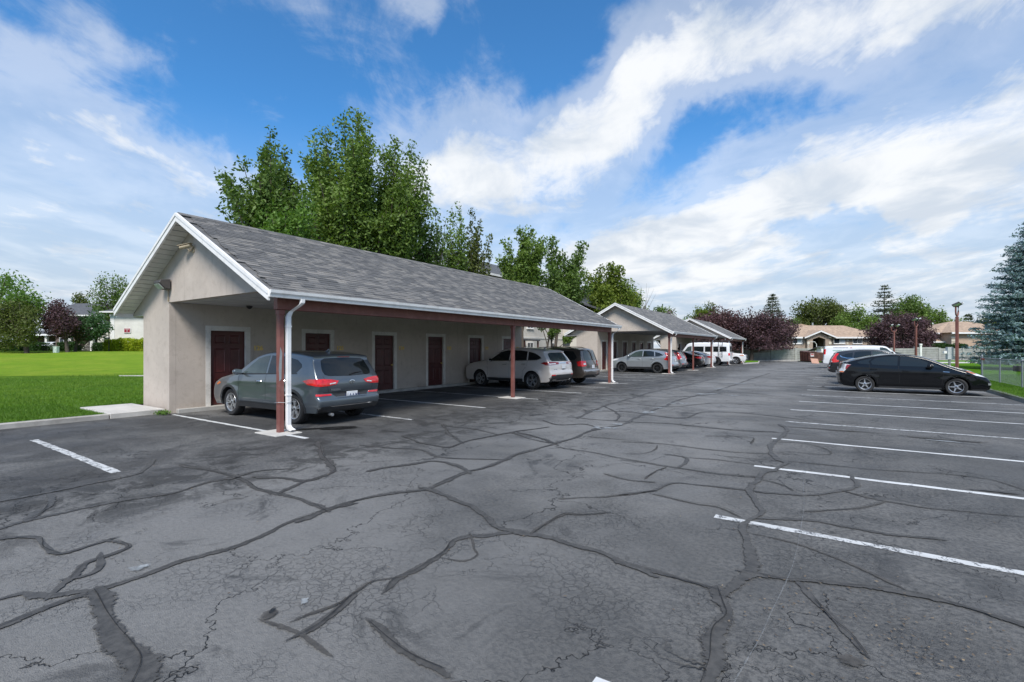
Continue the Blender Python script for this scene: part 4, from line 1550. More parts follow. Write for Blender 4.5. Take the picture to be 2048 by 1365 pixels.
    def mirror(s, xf, z, m=None, sides=(1, -1), size=1.0):
        for sd in sides:
            h, nn, _, _ = s.bvh.ray_cast(Vector((s.fx(xf), sd * 3, z)), Vector((0, -sd, 0)))
            y = h.y
            bm = bmesh.new()
            bmesh.ops.create_icosphere(bm, subdivisions=2, radius=1.0)
            for v in bm.verts:
                c = v.co
                c.x = max(-0.55, c.x)
                v.co = Vector((c.x * 0.12 * size, c.y * 0.105 * size, c.z * 0.078 * size * (1 + 0.2 * c.x)))
            me = bpy.data.meshes.new('mirror')
            bm.to_mesh(me)
            bm.free()
            me.polygons.foreach_set('use_smooth', [True] * len(me.polygons))
            me.materials.append(m or s.paint)
            o = link(bpy.data.objects.new('mirror', me), s.root)
            o.location = (s.fx(xf), y + sd * 0.145 * size, z + 0.05)
            mb = MB()
            mb.beam((0, -sd * 0.165, -0.05), (0, -sd * 0.03, -0.035), 0.07, 0.03)
            mb.build('mirror_stalk', M_BLACK, o)
            MB().add([(-0.0675 * size, y_ * 0.085 * size, z_ * 0.058 * size) for y_, z_ in ((-1, -.8), (1, -.8), (1, .6), (.7, 1), (-.7, 1), (-1, .6))], [(0, 1, 2, 3, 4, 5)]).build('mirror_glass', M_CHROME, o)

    def wheels(s):
        S = s.S
        R = S['R']
        w = S.get('tw', 0.22)
        rr = S.get('rim', R * 0.66)
        hw = w / 2
        n = 40
        ty = MB().lathe([(rr, -hw + .01), (rr + .02, -hw), (R - .035, -hw - .004), (R - .012, -hw + .012), (R, -hw + .035), (R, -.012), (R - .008, -.009), (R - .008, .009), (R, .012), (R, hw - .035), (R - .012, hw - .012), (R - .035, hw + .004), (rr + .02, hw), (rr, hw - .01), (rr - .004, hw - .03)], n, 'y').mesh('tyre', 35)
        ty.materials.append(M_TYRE)
        rm = MB()
        rm.lathe([(rr + .001, hw - .012), (rr - .004, hw - .002), (rr - .016, hw - .006), (rr - .022, hw - .03), (rr - .03, hw - .07), (rr - .035, -hw + .02)], n, 'y')
        face = hw - 0.022
        ns, kind = S.get('spokes', (5, 'single'))
        for k in range(ns):
            th0 = 2 * PI * k / ns + 0.3
            lst = [(0, 1.0)] if kind in ('single', 'star') else [(-0.17, 0.62), (0.17, 0.62)]
            for da, ws in lst:
                a0, a1 = th0 + da * 0.55, th0 + da
                wi, wo = (0.036, 0.013) if kind == 'star' else (0.026, 0.024)
                if kind == 'wide':
                    wi, wo = 0.05, 0.045
                wi, wo = wi * ws * rr / .225, wo * ws * rr / .225
                p, q = Vector((math.cos(a0), 0, math.sin(a0))) * rr * 0.16, Vector((math.cos(a1), 0, math.sin(a1))) * (rr - .012)
                t = (q - p).normalized()
                sdv = Vector((-t.z, 0, t.x))
                y0, y1 = face - 0.005, face
                v = [p + sdv * wi + Vector((0, y0 - .03, 0)), p - sdv * wi + Vector((0, y0 - .03, 0)), q - sdv * wo + Vector((0, y1 - .03, 0)), q + sdv * wo + Vector((0, y1 - .03, 0)),
                     p + sdv * wi * .8 + Vector((0, y0, 0)), p - sdv * wi * .8 + Vector((0, y0, 0)), q - sdv * wo * .75 + Vector((0, y1, 0)), q + sdv * wo * .75 + Vector((0, y1, 0))]
                rm.add(v, [(0, 1, 2, 3), (4, 7, 6, 5), (0, 4, 5, 1), (1, 5, 6, 2), (2, 6, 7, 3), (3, 7, 4, 0)])
        rm.lathe([(0.0, face + .004), (0.03, face + .003), (rr * .26, face - .004), (rr * .28, face - .03)], 20, 'y')
        rme = rm.mesh('rim', 35)
        rme.materials.append(S.get('rim_m', M_RIM))
        bk = MB().lathe([(0.0, face - .07), (rr * .72, face - .07), (rr * .72, face - .085), (rr - .03, face - .11), (0.0, face - .11)], 24, 'y').mesh('brake_disc', 35)
        bk.materials.append(S.get('back_m', M_BRAKE))
        hubm = MB().lathe([(0.0, face + .008), (0.022, face + .007), (0.028, face + .003), (0.028, face - .01)], 14, 'y').mesh('hub_cap', 35)
        hubm.materials.append(S.get('hub_m', M_RIM_BLACK))
        for xa, st in ((S['fa'], S.get('steer', 0.0)), (S['ra'], 0.0)):
            for sd in (1, -1):
                e = bpy.data.objects.new('wheel', None)
                e.empty_display_size = 0.1
                link(e, s.root)
                e.location = (s.fx(xa), sd * (s.W / 2 - hw - S.get('inset', 0.035)), R)
                e.rotation_euler = (0, 0.35 * xa, (0 if sd > 0 else PI) + st)
                inst(ty, 'tyre', e)
                inst(rme, 'rim', e)
                inst(bk, 'brake_disc', e)
                inst(hubm, 'hub_cap', e)

    def plate(s, y, z, txt='', m_ink=None, tilt=0.0):
        h, nn, _, _ = s.bvh.ray_cast(Vector((-5, y, z)), Vector((1, 0, 0)))
        o = MB().box(-0.008, 0.002, -0.155, 0.155, -0.078, 0.078).build('licence_plate', M_PLATE, s.root, bevel=0.004, loc=(h.x - 0.014, y, z))
        o.rotation_euler = (0, tilt, 0)
        MB().box(-0.010, -0.0005, -0.165, 0.165, -0.088, -0.080).build('plate_frame', M_BLACK, o)
        if txt:
            me = text_mesh(txt, 0.085, 0.001, 0.001, m_ink or M_PLATE_INK)
            inst(me, 'plate_number', o, (-0.0095, 0, -0.008), (PI / 2, 0, -PI / 2))
        return o

    def rails(s, x0, x1, z_up=0.05, m=None, inset=0.16, r=0.018):
        for sd in (1, -1):
            pts = []
            for k in range(9):
                xf = x0 + (x1 - x0) * k / 8
                z = 1.2
                h, nn, _, _ = s.bvh.ray_cast(Vector((s.fx(xf), sd * (s.W / 2 - inset - 0.12), 4)), Vector((0, 0, -1)))
                pts.append((s.fx(xf), sd * (s.W / 2 - inset - 0.12), h.z + (z_up if 0 < k < 8 else 0.0)))
            MB().tube(pts, r, 6).build('roof_rail', m or M_BLACK, s.root, smooth=50)


def fin_antenna(c, xf, m):
    h, _, _, _ = c.bvh.ray_cast(Vector((c.fx(xf), 0, 4)), Vector((0, 0, -1)))
    z = h.z - 0.004
    x = c.fx(xf)
    MB().add([(x + .09, -.03, z), (x + .09, .03, z), (x - .06, .03, z), (x - .06, -.03, z), (x - .045, 0, z + .075), (x - .06, 0, z + .06)],
             [(0, 1, 4), (1, 2, 5, 4), (2, 3, 5), (3, 0, 4, 5), (0, 3, 2, 1)]).build('antenna', m, c.root)


# ------------------------------------------------------------------ grey compact crossover (nearest)
P_GREY = paint('slate_grey_paint', (0.115, 0.138, 0.158), 0.6, 0.28)
S_GREY = dict(L=4.48, W=1.85, R=0.345, fa=0.92, ra=3.59, sill=0.27, lean=18, taper=0.06, r_end=0.075, c_end=0.05, r_glass=0.05, c_glass=0.05, r_roof=0.07, spokes=(5, 'double'), rim=0.235, flare=0.03,
              top=[(0.10, .26), (0.0, .36), (-.01, .55), (.03, .74), (.12, .86), (.40, .97), (.85, 1.05), (1.22, 1.10), (1.60, 1.34), (1.98, 1.54), (2.35, 1.63), (2.9, 1.65), (3.5, 1.625), (3.95, 1.575), (4.13, 1.545), (4.16, 1.51), (4.12, 1.47), (4.36, 1.10), (4.41, 1.04), (4.45, .95), (4.44, .80), (4.40, .72), (4.42, .64), (4.485, .60), (4.48, .46), (4.42, .34), (4.32, .28)],
              belt=[(0, .92), (1.2, 1.05), (3.0, 1.10), (4.48, 1.12)], crease=[(0.90, 0.016, 0.045), (0.46, 0.016, 0.06)])
c = Car('parked_car', 'slate grey crossover parked nose-in behind the first post of the nearest carport', 'car', S_GREY, (-11.62, 7.12, 0), PI + 0.03, P_GREY)
tucson = c
c.side('window', [(1.47, 1.10), (2.06, 1.475), (2.35, 1.535), (2.50, 1.545), (2.50, 1.125)], M_GLASS_CLEAR)
c.side('window', [(2.58, 1.128), (2.58, 1.545), (3.0, 1.54), (3.22, 1.515), (3.36, 1.32), (3.38, 1.15)], M_GLASS)
c.side('window', [(3.45, 1.155), (3.43, 1.33), (3.33, 1.50), (3.62, 1.455), (3.80, 1.36), (3.83, 1.29), (3.68, 1.165)], M_GLASS)
c.side('window_trim', [(1.36, 1.062), (1.42, 1.095), (3.70, 1.158), (3.74, 1.14)], M_BLACK, off=0.006, res=0.15, thick=0.004)
c.rear('rear_window', [(-.64, 1.13), (-.55, 1.10), (0, 1.085), (.55, 1.10), (.64, 1.13), (.665, 1.22), (.60, 1.44), (.50, 1.49), (0, 1.505), (-.50, 1.49), (-.60, 1.44), (-.665, 1.22)], M_GLASS, off=0.006)
c.rear('brake_light', [(-.17, 1.512), (.17, 1.512), (.17, 1.528), (-.17, 1.528)], M_RED_DARK, off=0.006, thick=0)
c.front('windshield', [(-.72, 1.12), (.72, 1.12), (.60, 1.50), (0, 1.53), (-.60, 1.50)], M_GLASS)
for sd in (1, -1):
    t = c.patch('tail_light', [(-2.24, sd * .36, .985), (-2.24, sd * .42, .915), (-2.24, sd * .60, .885), (-2.2, sd * .80, .875), (-1.92, sd * .92, .91), (-1.74, sd * .92, .99), (-1.95, sd * .92, 1.03), (-2.2, sd * .75, 1.035), (-2.24, sd * .55, 1.02)], (1, -sd * 0.85, 0), M_RED, off=0.012, res=0.05, thick=0.02)
    c.patch('reverse_light', [(-2.24, sd * .44, .935), (-2.24, sd * .60, .915), (-2.24, sd * .60, .94), (-2.24, sd * .44, .958)], (1, -sd * 0.85, 0), M_CLEARLENS, off=0.016, thick=0.004, parent=t)
    c.patch('reflector', [(-2.24, sd * .54, .665), (-2.22, sd * .82, .655), (-2.15, sd * .88, .665), (-2.15, sd * .88, .71), (-2.22, sd * .82, .705), (-2.24, sd * .56, .70)], (1, -sd * 0.6, 0), M_RED, off=0.010, thick=0.015)
c.rear('tailgate_recess', [(-.52, .72), (-.40, .60), (.40, .60), (.52, .72), (.50, .735), (-.50, .735)], M_CLAD, off=0.003, thick=0)
c.rear('bumper_trim', [(-.80, .29), (.80, .29), (.86, .42), (.55, .445), (-.55, .445), (-.86, .42)], M_CLAD, off=0.006, thick=0.02)
c.rear('bumper_strip', [(-.55, .42), (.55, .42), (.60, .437), (-.60, .437)], M_CHROME, off=0.012, thick=0.006)
c.rear('tailgate_seam', [(-.72, .735), (.72, .735), (.72, .742), (-.72, .742)], M_SEAM, off=0.003, thick=0)
for sd in (1, -1):
    c.rear('tailgate_seam', [(sd * .70, 1.10), (sd * .706, 1.10), (sd * .60, .74), (sd * .594, .74)], M_SEAM, off=0.003, thick=0)
c.arch_trim(M_CLAD, 0.055)
c.sill_trim(M_CLAD, 0.12)
c.side('sill_chrome', [(1.40, .405), (3.08, .405), (3.08, .42), (1.40, .42)], M_CLAD, off=0.012, thick=0.004)
c.seam([(1.35, 1.06), (1.36, .80), (1.38, .42)])
c.seam([(2.54, 1.12), (2.53, .80), (2.52, .42)])
c.seam([(3.41, 1.15), (3.40, .95), (3.16, .70), (3.10, .42)])
c.handle(2.28, .93, M_CHROME)
c.handle(3.22, .97, M_CHROME)
c.mirror(1.50, 1.09, M_CLEARLENS if False else P_GREY)
c.patch('side_marker', [(2.0, .90, .80), (1.85, .93, .86), (1.80, .93, .82), (1.95, .92, .77)], (-0.6, -1, 0), M_AMBER, off=0.01)
c.patch('side_marker', [(2.0, -.90, .80), (1.85, -.93, .86), (1.80, -.93, .82), (1.95, -.92, .77)], (-0.6, 1, 0), M_AMBER, off=0.01)
c.plate(0, .655, '7 1 A A M 5')
fin_antenna(c, 3.62, P_GREY)
# oval badge with a slanted letter and raised model lettering
h, _, _, _ = c.bvh.ray_cast(Vector((-5, 0, .95)), Vector((1, 0, 0)))
mb = MB()
n = 24
ro = [((h.x - 0.012), math.cos(2 * PI * k / n) * .078, .95 + math.sin(2 * PI * k / n) * .046) for k in range(n)]
ri = [((h.x - 0.014), math.cos(2 * PI * k / n) * .062, .95 + math.sin(2 * PI * k / n) * .033) for k in range(n)]
mb.add(ro + ri, [(k, (k + 1) % n, n + (k + 1) % n, n + k) for k in range(n)])
mb.box(h.x - .016, h.x - .010, -.042, -.024, .922, .978)
mb.box(h.x - .016, h.x - .010, .024, .042, .922, .978)
mb.prism([(h.x - .016, -.03, .940), (h.x - .016, .03, .950), (h.x - .016, .03, .962), (h.x - .016, -.03, .952)], (.006, 0, 0))
mb.build('badge', M_CHROME, c.root)
me = text_mesh('TUCSON', 0.062, 0.002, 0.001, M_CHROME)
h, _, _, _ = c.bvh.ray_cast(Vector((-5, .40, .80)), Vector((1, 0, 0)))
inst(me, 'model_lettering', c.root, (h.x - 0.012, .44, .79), (PI / 2, 0, -PI / 2))
MB().tube([(h.x + .04, 0.02, 1.115), (h.x + .06, -.12, 1.15), (h.x + .09, -.36, 1.165)], [0.014, 0.012, 0.006], 6).build('wiper', M_BLACK, c.root)
MB().tube([(-2.1, .5, .24), (-2.22, .5, .235)], 0.035, 10).build('exhaust', M_STEEL, c.root)


# ------------------------------------------------------------------ black liftback, right row
P_BLACK = mat('black_paint', (0.005, 0.0055, 0.007), 0.07, metal=0.0, coat=0.0, var=0.04, scale=2.0, spec=0.40)
S_LIFT = dict(L=4.46, W=1.745, R=0.318, fa=0.93, ra=3.63, sill=0.20, lean=23, spokes=(5, 'star'), rim=0.215, rim_m=M_RIM, back_m=M_RIM_BLACK, flare=0.02, steer=-0.22, gap=0.045,
              top=[(0.14, .20), (0.03, .26), (0.0, .40), (.02, .54), (.12, .66), (.38, .80), (.80, .93), (1.15, 1.04), (1.60, 1.27), (2.0, 1.42), (2.4, 1.485), (2.8, 1.485), (3.3, 1.42), (3.8, 1.30), (4.20, 1.165), (4.29, 1.145), (4.29, 1.11), (4.33, .96), (4.37, .86), (4.44, .80), (4.46, .62), (4.44, .42), (4.38, .30), (4.30, .24)],
              belt=[(0, .76), (1.15, .97), (2.5, 1.00), (3.8, 1.07), (4.46, 1.08)], crease=[(0.80, 0.012, 0.04), (0.34, 0.014, 0.05)])
c = Car('parked_car', 'black liftback sedan with five-spoke wheels parked facing the chain link fence', 'car', S_LIFT, (2.18, 24.30, 0), 0.035, P_BLACK)
prius = c
c.side('window', [(1.34, 1.005), (1.62, 1.165), (1.70, 1.02)], M_GLASS)
c.side('window', [(1.76, 1.03), (1.73, 1.19), (2.05, 1.345), (2.35, 1.405), (2.52, 1.41), (2.56, 1.045)], M_GLASS)
c.side('window', [(2.63, 1.05), (2.60, 1.41), (2.95, 1.395), (3.28, 1.34), (3.44, 1.20), (3.40, 1.085)], M_GLASS)
c.side('window', [(3.47, 1.09), (3.51, 1.20), (3.40, 1.32), (3.78, 1.22), (3.88, 1.17), (3.80, 1.11)], M_GLASS)
c.front('windshield', [(-.70, 1.06), (.70, 1.06), (.58, 1.36), (0, 1.41), (-.58, 1.36)], M_GLASS_CLEAR)
c.rear('rear_window', [(-.55, 1.22), (.55, 1.22), (.50, 1.42), (-.50, 1.42)], M_GLASS, off=0.006)
c.rear('rear_window', [(-.52, .93), (.52, .93), (.50, 1.09), (-.50, 1.09)], M_GLASS, off=0.006)
for sd in (1, -1):
    t = c.patch('tail_light', [(-2.2, sd * .66, 1.11), (-2.2, sd * .60, .92), (-2.22, sd * .60, .74), (-2.12, sd * .83, .76), (-2.00, sd * .84, .92), (-1.88, sd * .84, 1.07), (-2.02, sd * .80, 1.10)], (1, -sd * 0.9, 0), M_CLEARLENS, off=0.012, res=0.05, thick=0.03)
    c.patch('tail_lens', [(-2.02, sd * .84, 1.07), (-1.88, sd * .84, 1.062), (-2.02, sd * .84, .88), (-2.05, sd * .84, .92)], (1, -sd * 0.9, 0), M_RED_DARK, off=0.018, thick=0.004, parent=t)
    c.patch('tail_lens', [(-2.2, sd * .66, .80), (-2.10, sd * .83, .81), (-2.09, sd * .83, .77), (-2.2, sd * .66, .76)], (1, -sd * 0.9, 0), M_AMBER, off=0.018, thick=0.004, parent=t)
    hd = c.patch('headlight', [(2.18, sd * .52, .66), (2.05, sd * .72, .66), (1.80, sd * .83, .74), (1.52, sd * .83, .885), (1.70, sd * .78, .87), (2.0, sd * .60, .77)], (-0.75, -sd, -0.15), M_CLEARLENS, off=0.012, thick=0.02)
    c.patch('turn_signal', [(1.72, sd * .83, .80), (1.52, sd * .83, .883), (1.66, sd * .80, .865), (1.82, sd * .80, .80)], (-0.75, -sd, -0.15), M_AMBER, off=0.018, thick=0.004, parent=hd)
    c.patch('fog_light', [(2.15, sd * .66, .41), (2.07, sd * .75, .41), (2.06, sd * .75, .48), (2.15, sd * .67, .47)], (-1, -sd * .8, 0), M_STEEL, off=0.008)
c.rear('bumper_trim', [(-.62, .26), (.62, .26), (.66, .36), (-.66, .36)], M_CLAD, off=0.004)
c.rear('spoiler', [(-.72, 1.125), (.72, 1.125), (.70, 1.155), (-.70, 1.155)], P_BLACK, off=0.03, thick=0.04)
c.plate(0, .72, '')
c.seam([(1.30, 1.00), (1.30, .80), (1.36, .30)])
c.seam([(2.60, 1.05), (2.58, .70), (2.56, .30)])
c.seam([(3.50, 1.10), (3.47, .90), (3.26, .62), (3.22, .30)])
c.handle(2.38, .86)
c.handle(3.36, .91)
c.mirror(1.72, 1.00, P_BLACK, size=1.05)
c.side('badge_strip', [(1.14, .845), (1.32, .855), (1.32, .868), (1.14, .858)], M_CHROME, off=0.006, thick=0)
c.side('sill_trim', [(1.36, .215), (3.20, .215), (3.20, .27), (1.36, .27)], M_CLAD, off=0.008)

# ------------------------------------------------------------------ pale champagne crossover
P_CHAMP = paint('champagne_white_paint', (0.60, 0.565, 0.54), 0.15, 0.3)
S_EDGE = dict(L=4.78, W=1.93, R=0.37, fa=0.98, ra=3.83, sill=0.30, lean=22, spokes=(5, 'double'), rim=0.26, flare=0.03,
              top=[(0.10, .30), (0.0, .42), (-.01, .70), (.05, .92), (.30, 1.04), (.85, 1.13), (1.25, 1.18), (1.75, 1.50), (2.15, 1.67), (2.6, 1.73), (3.1, 1.735), (3.7, 1.69), (4.20, 1.625), (4.36, 1.60), (4.38, 1.57), (4.32, 1.53), (4.62, 1.17), (4.68, 1.10), (4.72, .95), (4.72, .78), (4.78, .72), (4.77, .54), (4.70, .40), (4.58, .33)],
              belt=[(0, 1.0), (1.25, 1.13), (3.0, 1.17), (4.78, 1.22)], crease=[(0.95, 0.014, 0.05), (0.50, 0.016, 0.07)])
c = Car('parked_car', 'pale champagne crossover parked behind the second post of the nearest carport', 'car', S_EDGE, (-12.02, 18.15, 0), PI - 0.055, P_CHAMP)
c.side('window', [(1.50, 1.17), (2.10, 1.555), (2.45, 1.63), (2.62, 1.635), (2.62, 1.19)], M_GLASS)
c.side('window', [(2.69, 1.19), (2.69, 1.635), (3.15, 1.63), (3.52, 1.585), (3.56, 1.205)], M_GLASS)
c.side('window', [(3.62, 1.21), (3.59, 1.575), (3.95, 1.50), (4.22, 1.36), (4.25, 1.31), (4.05, 1.24)], M_GLASS)
c.side('window_trim', [(1.38, 1.135), (1.44, 1.165), (4.02, 1.232), (4.26, 1.31), (4.30, 1.30), (4.06, 1.212)], M_CHROME, off=0.006, res=0.15, thick=0.004)
c.rear('rear_window', [(-.66, 1.18), (.66, 1.18), (.70, 1.26), (.60, 1.49), (.40, 1.54), (-.40, 1.54), (-.60, 1.49), (-.70, 1.26)], M_GLASS_CLEAR, off=0.006)
c.front('windshield', [(-.74, 1.20), (.74, 1.20), (.62, 1.60), (-.62, 1.60)], M_GLASS)
for sd in (1, -1):
    t = c.patch('tail_light', [(-2.35, sd * .30, 1.135), (-2.35, sd * .30, 1.06), (-2.3, sd * .75, 1.03), (-2.15, sd * .93, 1.02), (-1.90, sd * .94, 1.10), (-2.05, sd * .93, 1.15), (-2.3, sd * .70, 1.15)], (1, -sd * 0.85, 0), M_RED_DARK, off=0.012, thick=0.02)
    c.patch('reverse_light', [(-2.33, sd * .50, 1.10), (-2.33, sd * .50, 1.06), (-2.25, sd * .86, 1.045), (-2.2, sd * .90, 1.09)], (1, -sd * 0.85, 0), M_CLEARLENS, off=0.016, thick=0.004, parent=t)
    c.patch('reflector', [(-2.38, sd * .60, .60), (-2.32, sd * .82, .60), (-2.32, sd * .82, .635), (-2.38, sd * .60, .635)], (1, -sd * 0.5, 0), M_RED, off=0.010)
c.rear('bumper_trim', [(-.80, .34), (.80, .34), (.88, .48), (.84, .60), (.50, .63), (-.50, .63), (-.84, .60), (-.88, .48)], M_CLAD, off=0.006, thick=0.02)
for sd in (1, -1):
    c.rear('exhaust_trim', [(sd * .50, .36), (sd * .72, .36), (sd * .72, .44), (sd * .52, .44)], M_CHROME, off=0.012)
c.rear('tailgate_strip', [(-.32, 1.09), (.32, 1.09), (.32, 1.125), (-.32, 1.125)], M_CHROME, off=0.01)
c.plate(0, .95)
c.arch_trim(P_CHAMP, 0.05)
c.sill_trim(M_CLAD, 0.13)
c.seam([(1.42, 1.15), (1.42, .85), (1.46, .46)])
c.seam([(2.66, 1.18), (2.65, .85), (2.64, .46)])
c.seam([(3.60, 1.20), (3.58, .98), (3.38, .78), (3.34, .46)])
c.handle(2.40, 1.02, M_CHROME)
c.handle(3.42, 1.05, M_CHROME)
c.mirror(1.62, 1.16)
fin_antenna(c, 3.85, P_CHAMP)
c.rear('badge', [(-.07, .83), (.07, .83), (.085, .855), (.07, .88), (-.07, .88), (-.085, .855)], M_CHROME, off=0.01)
for sd, w_ in ((1, .22), (-1, .16)):
    c.rear('model_lettering', [(sd * .45, .84), (sd * (.45 + w_), .84), (sd * (.45 + w_), .865), (sd * .45, .865)], M_CHROME, off=0.006, thick=0.002)

# ------------------------------------------------------------------ brown boxy wagon
P_BROWN = paint('bronze_brown_paint', (0.105, 0.088, 0.076), 0.55, 0.3)
S_BROWN = dict(L=4.83, W=1.87, R=0.36, fa=0.95, ra=3.70, sill=0.33, lean=17, spokes=(5, 'wide'), rim=0.225, flare=0.035,
               top=[(0.10, .32), (0.0, .45), (.0, .75), (.08, .95), (.40, 1.05), (1.0, 1.13), (1.30, 1.17), (1.75, 1.52), (2.05, 1.67), (2.5, 1.72), (3.4, 1.735), (4.2, 1.70), (4.44, 1.665), (4.50, 1.62), (4.62, 1.20), (4.67, 1.10), (4.72, .90), (4.73, .74), (4.82, .70), (4.82, .50), (4.76, .42), (4.62, .36)],
               belt=[(0, 1.0), (1.3, 1.12), (4.83, 1.16)], crease=[(0.95, 0.014, 0.05), (0.55, 0.02, 0.06)])
c = Car('parked_car', 'bronze brown boxy wagon with roof rails parked beside the champagne crossover', 'car', S_BROWN, (-12.02, 20.95, 0), PI + 0.02, P_BROWN)
c.side('window', [(1.50, 1.16), (1.98, 1.52), (2.30, 1.60), (2.52, 1.61), (2.52, 1.16)], M_GLASS)
c.side('window', [(2.60, 1.16), (2.60, 1.61), (3.40, 1.62), (3.46, 1.35), (3.36, 1.16)], M_GLASS)
c.side('window', [(3.52, 1.18), (3.56, 1.40), (3.50, 1.60), (4.16, 1.58), (4.36, 1.30), (4.28, 1.18)], M_GLASS)
c.rear('rear_window', [(-.62, 1.16), (.62, 1.16), (.66, 1.22), (.56, 1.58), (.45, 1.63), (-.45, 1.63), (-.56, 1.58), (-.66, 1.22)], M_GLASS_CLEAR, off=0.006)
c.front('windshield', [(-.72, 1.20), (.72, 1.20), (.60, 1.60), (-.60, 1.60)], M_GLASS)
for sd in (1, -1):
    t = c.patch('tail_light', [(-2.3, sd * .62, 1.12), (-2.3, sd * .62, .90), (-2.25, sd * .85, .88), (-2.05, sd * .91, .90), (-2.0, sd * .91, 1.10), (-2.2, sd * .88, 1.14)], (1, -sd * 0.7, 0), M_RED, off=0.014, thick=0.02)
    c.patch('reverse_light', [(-2.3, sd * .66, 1.04), (-2.3, sd * .66, .96), (-2.26, sd * .82, .95), (-2.26, sd * .82, 1.04)], (1, -sd * 0.7, 0), M_CLEARLENS, off=0.019, thick=0.004, parent=t)
c.rear('bumper_top', [(-.84, .66), (.84, .66), (.84, .73), (-.84, .73)], M_STEEL, off=0.006)
c.rear('bumper_trim', [(-.78, .36), (.78, .36), (.84, .50), (-.84, .50)], M_CLAD, off=0.006, thick=0.02)
c.plate(0, .86)
c.rear('tailgate_seam', [(-.74, .75), (.74, .75), (.74, .757), (-.74, .757)], M_SEAM, off=0.003, thick=0)
c.arch_trim(P_BROWN, 0.05)
c.sill_trim(M_CLAD, 0.12)
c.seam([(1.44, 1.15), (1.44, .85), (1.46, .46)])
c.seam([(2.56, 1.15), (2.55, .46)])
c.seam([(3.48, 1.17), (3.46, .98), (3.28, .78), (3.22, .46)])
c.handle(2.34, 1.0)
c.handle(3.28, 1.02)
c.mirror(1.62, 1.16)
c.rails(2.0, 4.15, 0.06, M_BLACK, 0.10, 0.02)
MB().box(-2.52, -2.36, -.04, .04, .36, .44).build('tow_hitch', M_BLACK, c.root, bevel=0.006)
MB().tube([(c.fx(4.66), -.05, 1.19), (c.fx(4.60), .20, 1.24), (c.fx(4.58), .34, 1.26)], [.014, .011, .006], 6).build('wiper', M_BLACK, c.root)

# ------------------------------------------------------------------ boomerang-lamp crossovers: silver, grey behind it, and dark one in the right row
S_CRV = dict(L=4.53, W=1.82, R=0.345, fa=0.92, ra=3.54, sill=0.29, lean=20, spokes=(5, 'double'), rim=0.225, rim_m=M_RIM_BLACK, flare=0.025, step=0.06,
             top=[(0.10, .28), (0.0, .40), (.0, .62), (.06, .82), (.30, .96), (.80, 1.07), (1.15, 1.13), (1.65, 1.45), (2.05, 1.60), (2.5, 1.645), (3.1, 1.64), (3.7, 1.58), (4.10, 1.51), (4.14, 1.47), (4.30, 1.18), (4.38, 1.06), (4.42, .88), (4.44, .72), (4.53, .66), (4.52, .50), (4.45, .38), (4.35, .32)],
             belt=[(0, .95), (1.15, 1.08), (3.0, 1.12), (4.53, 1.18)])


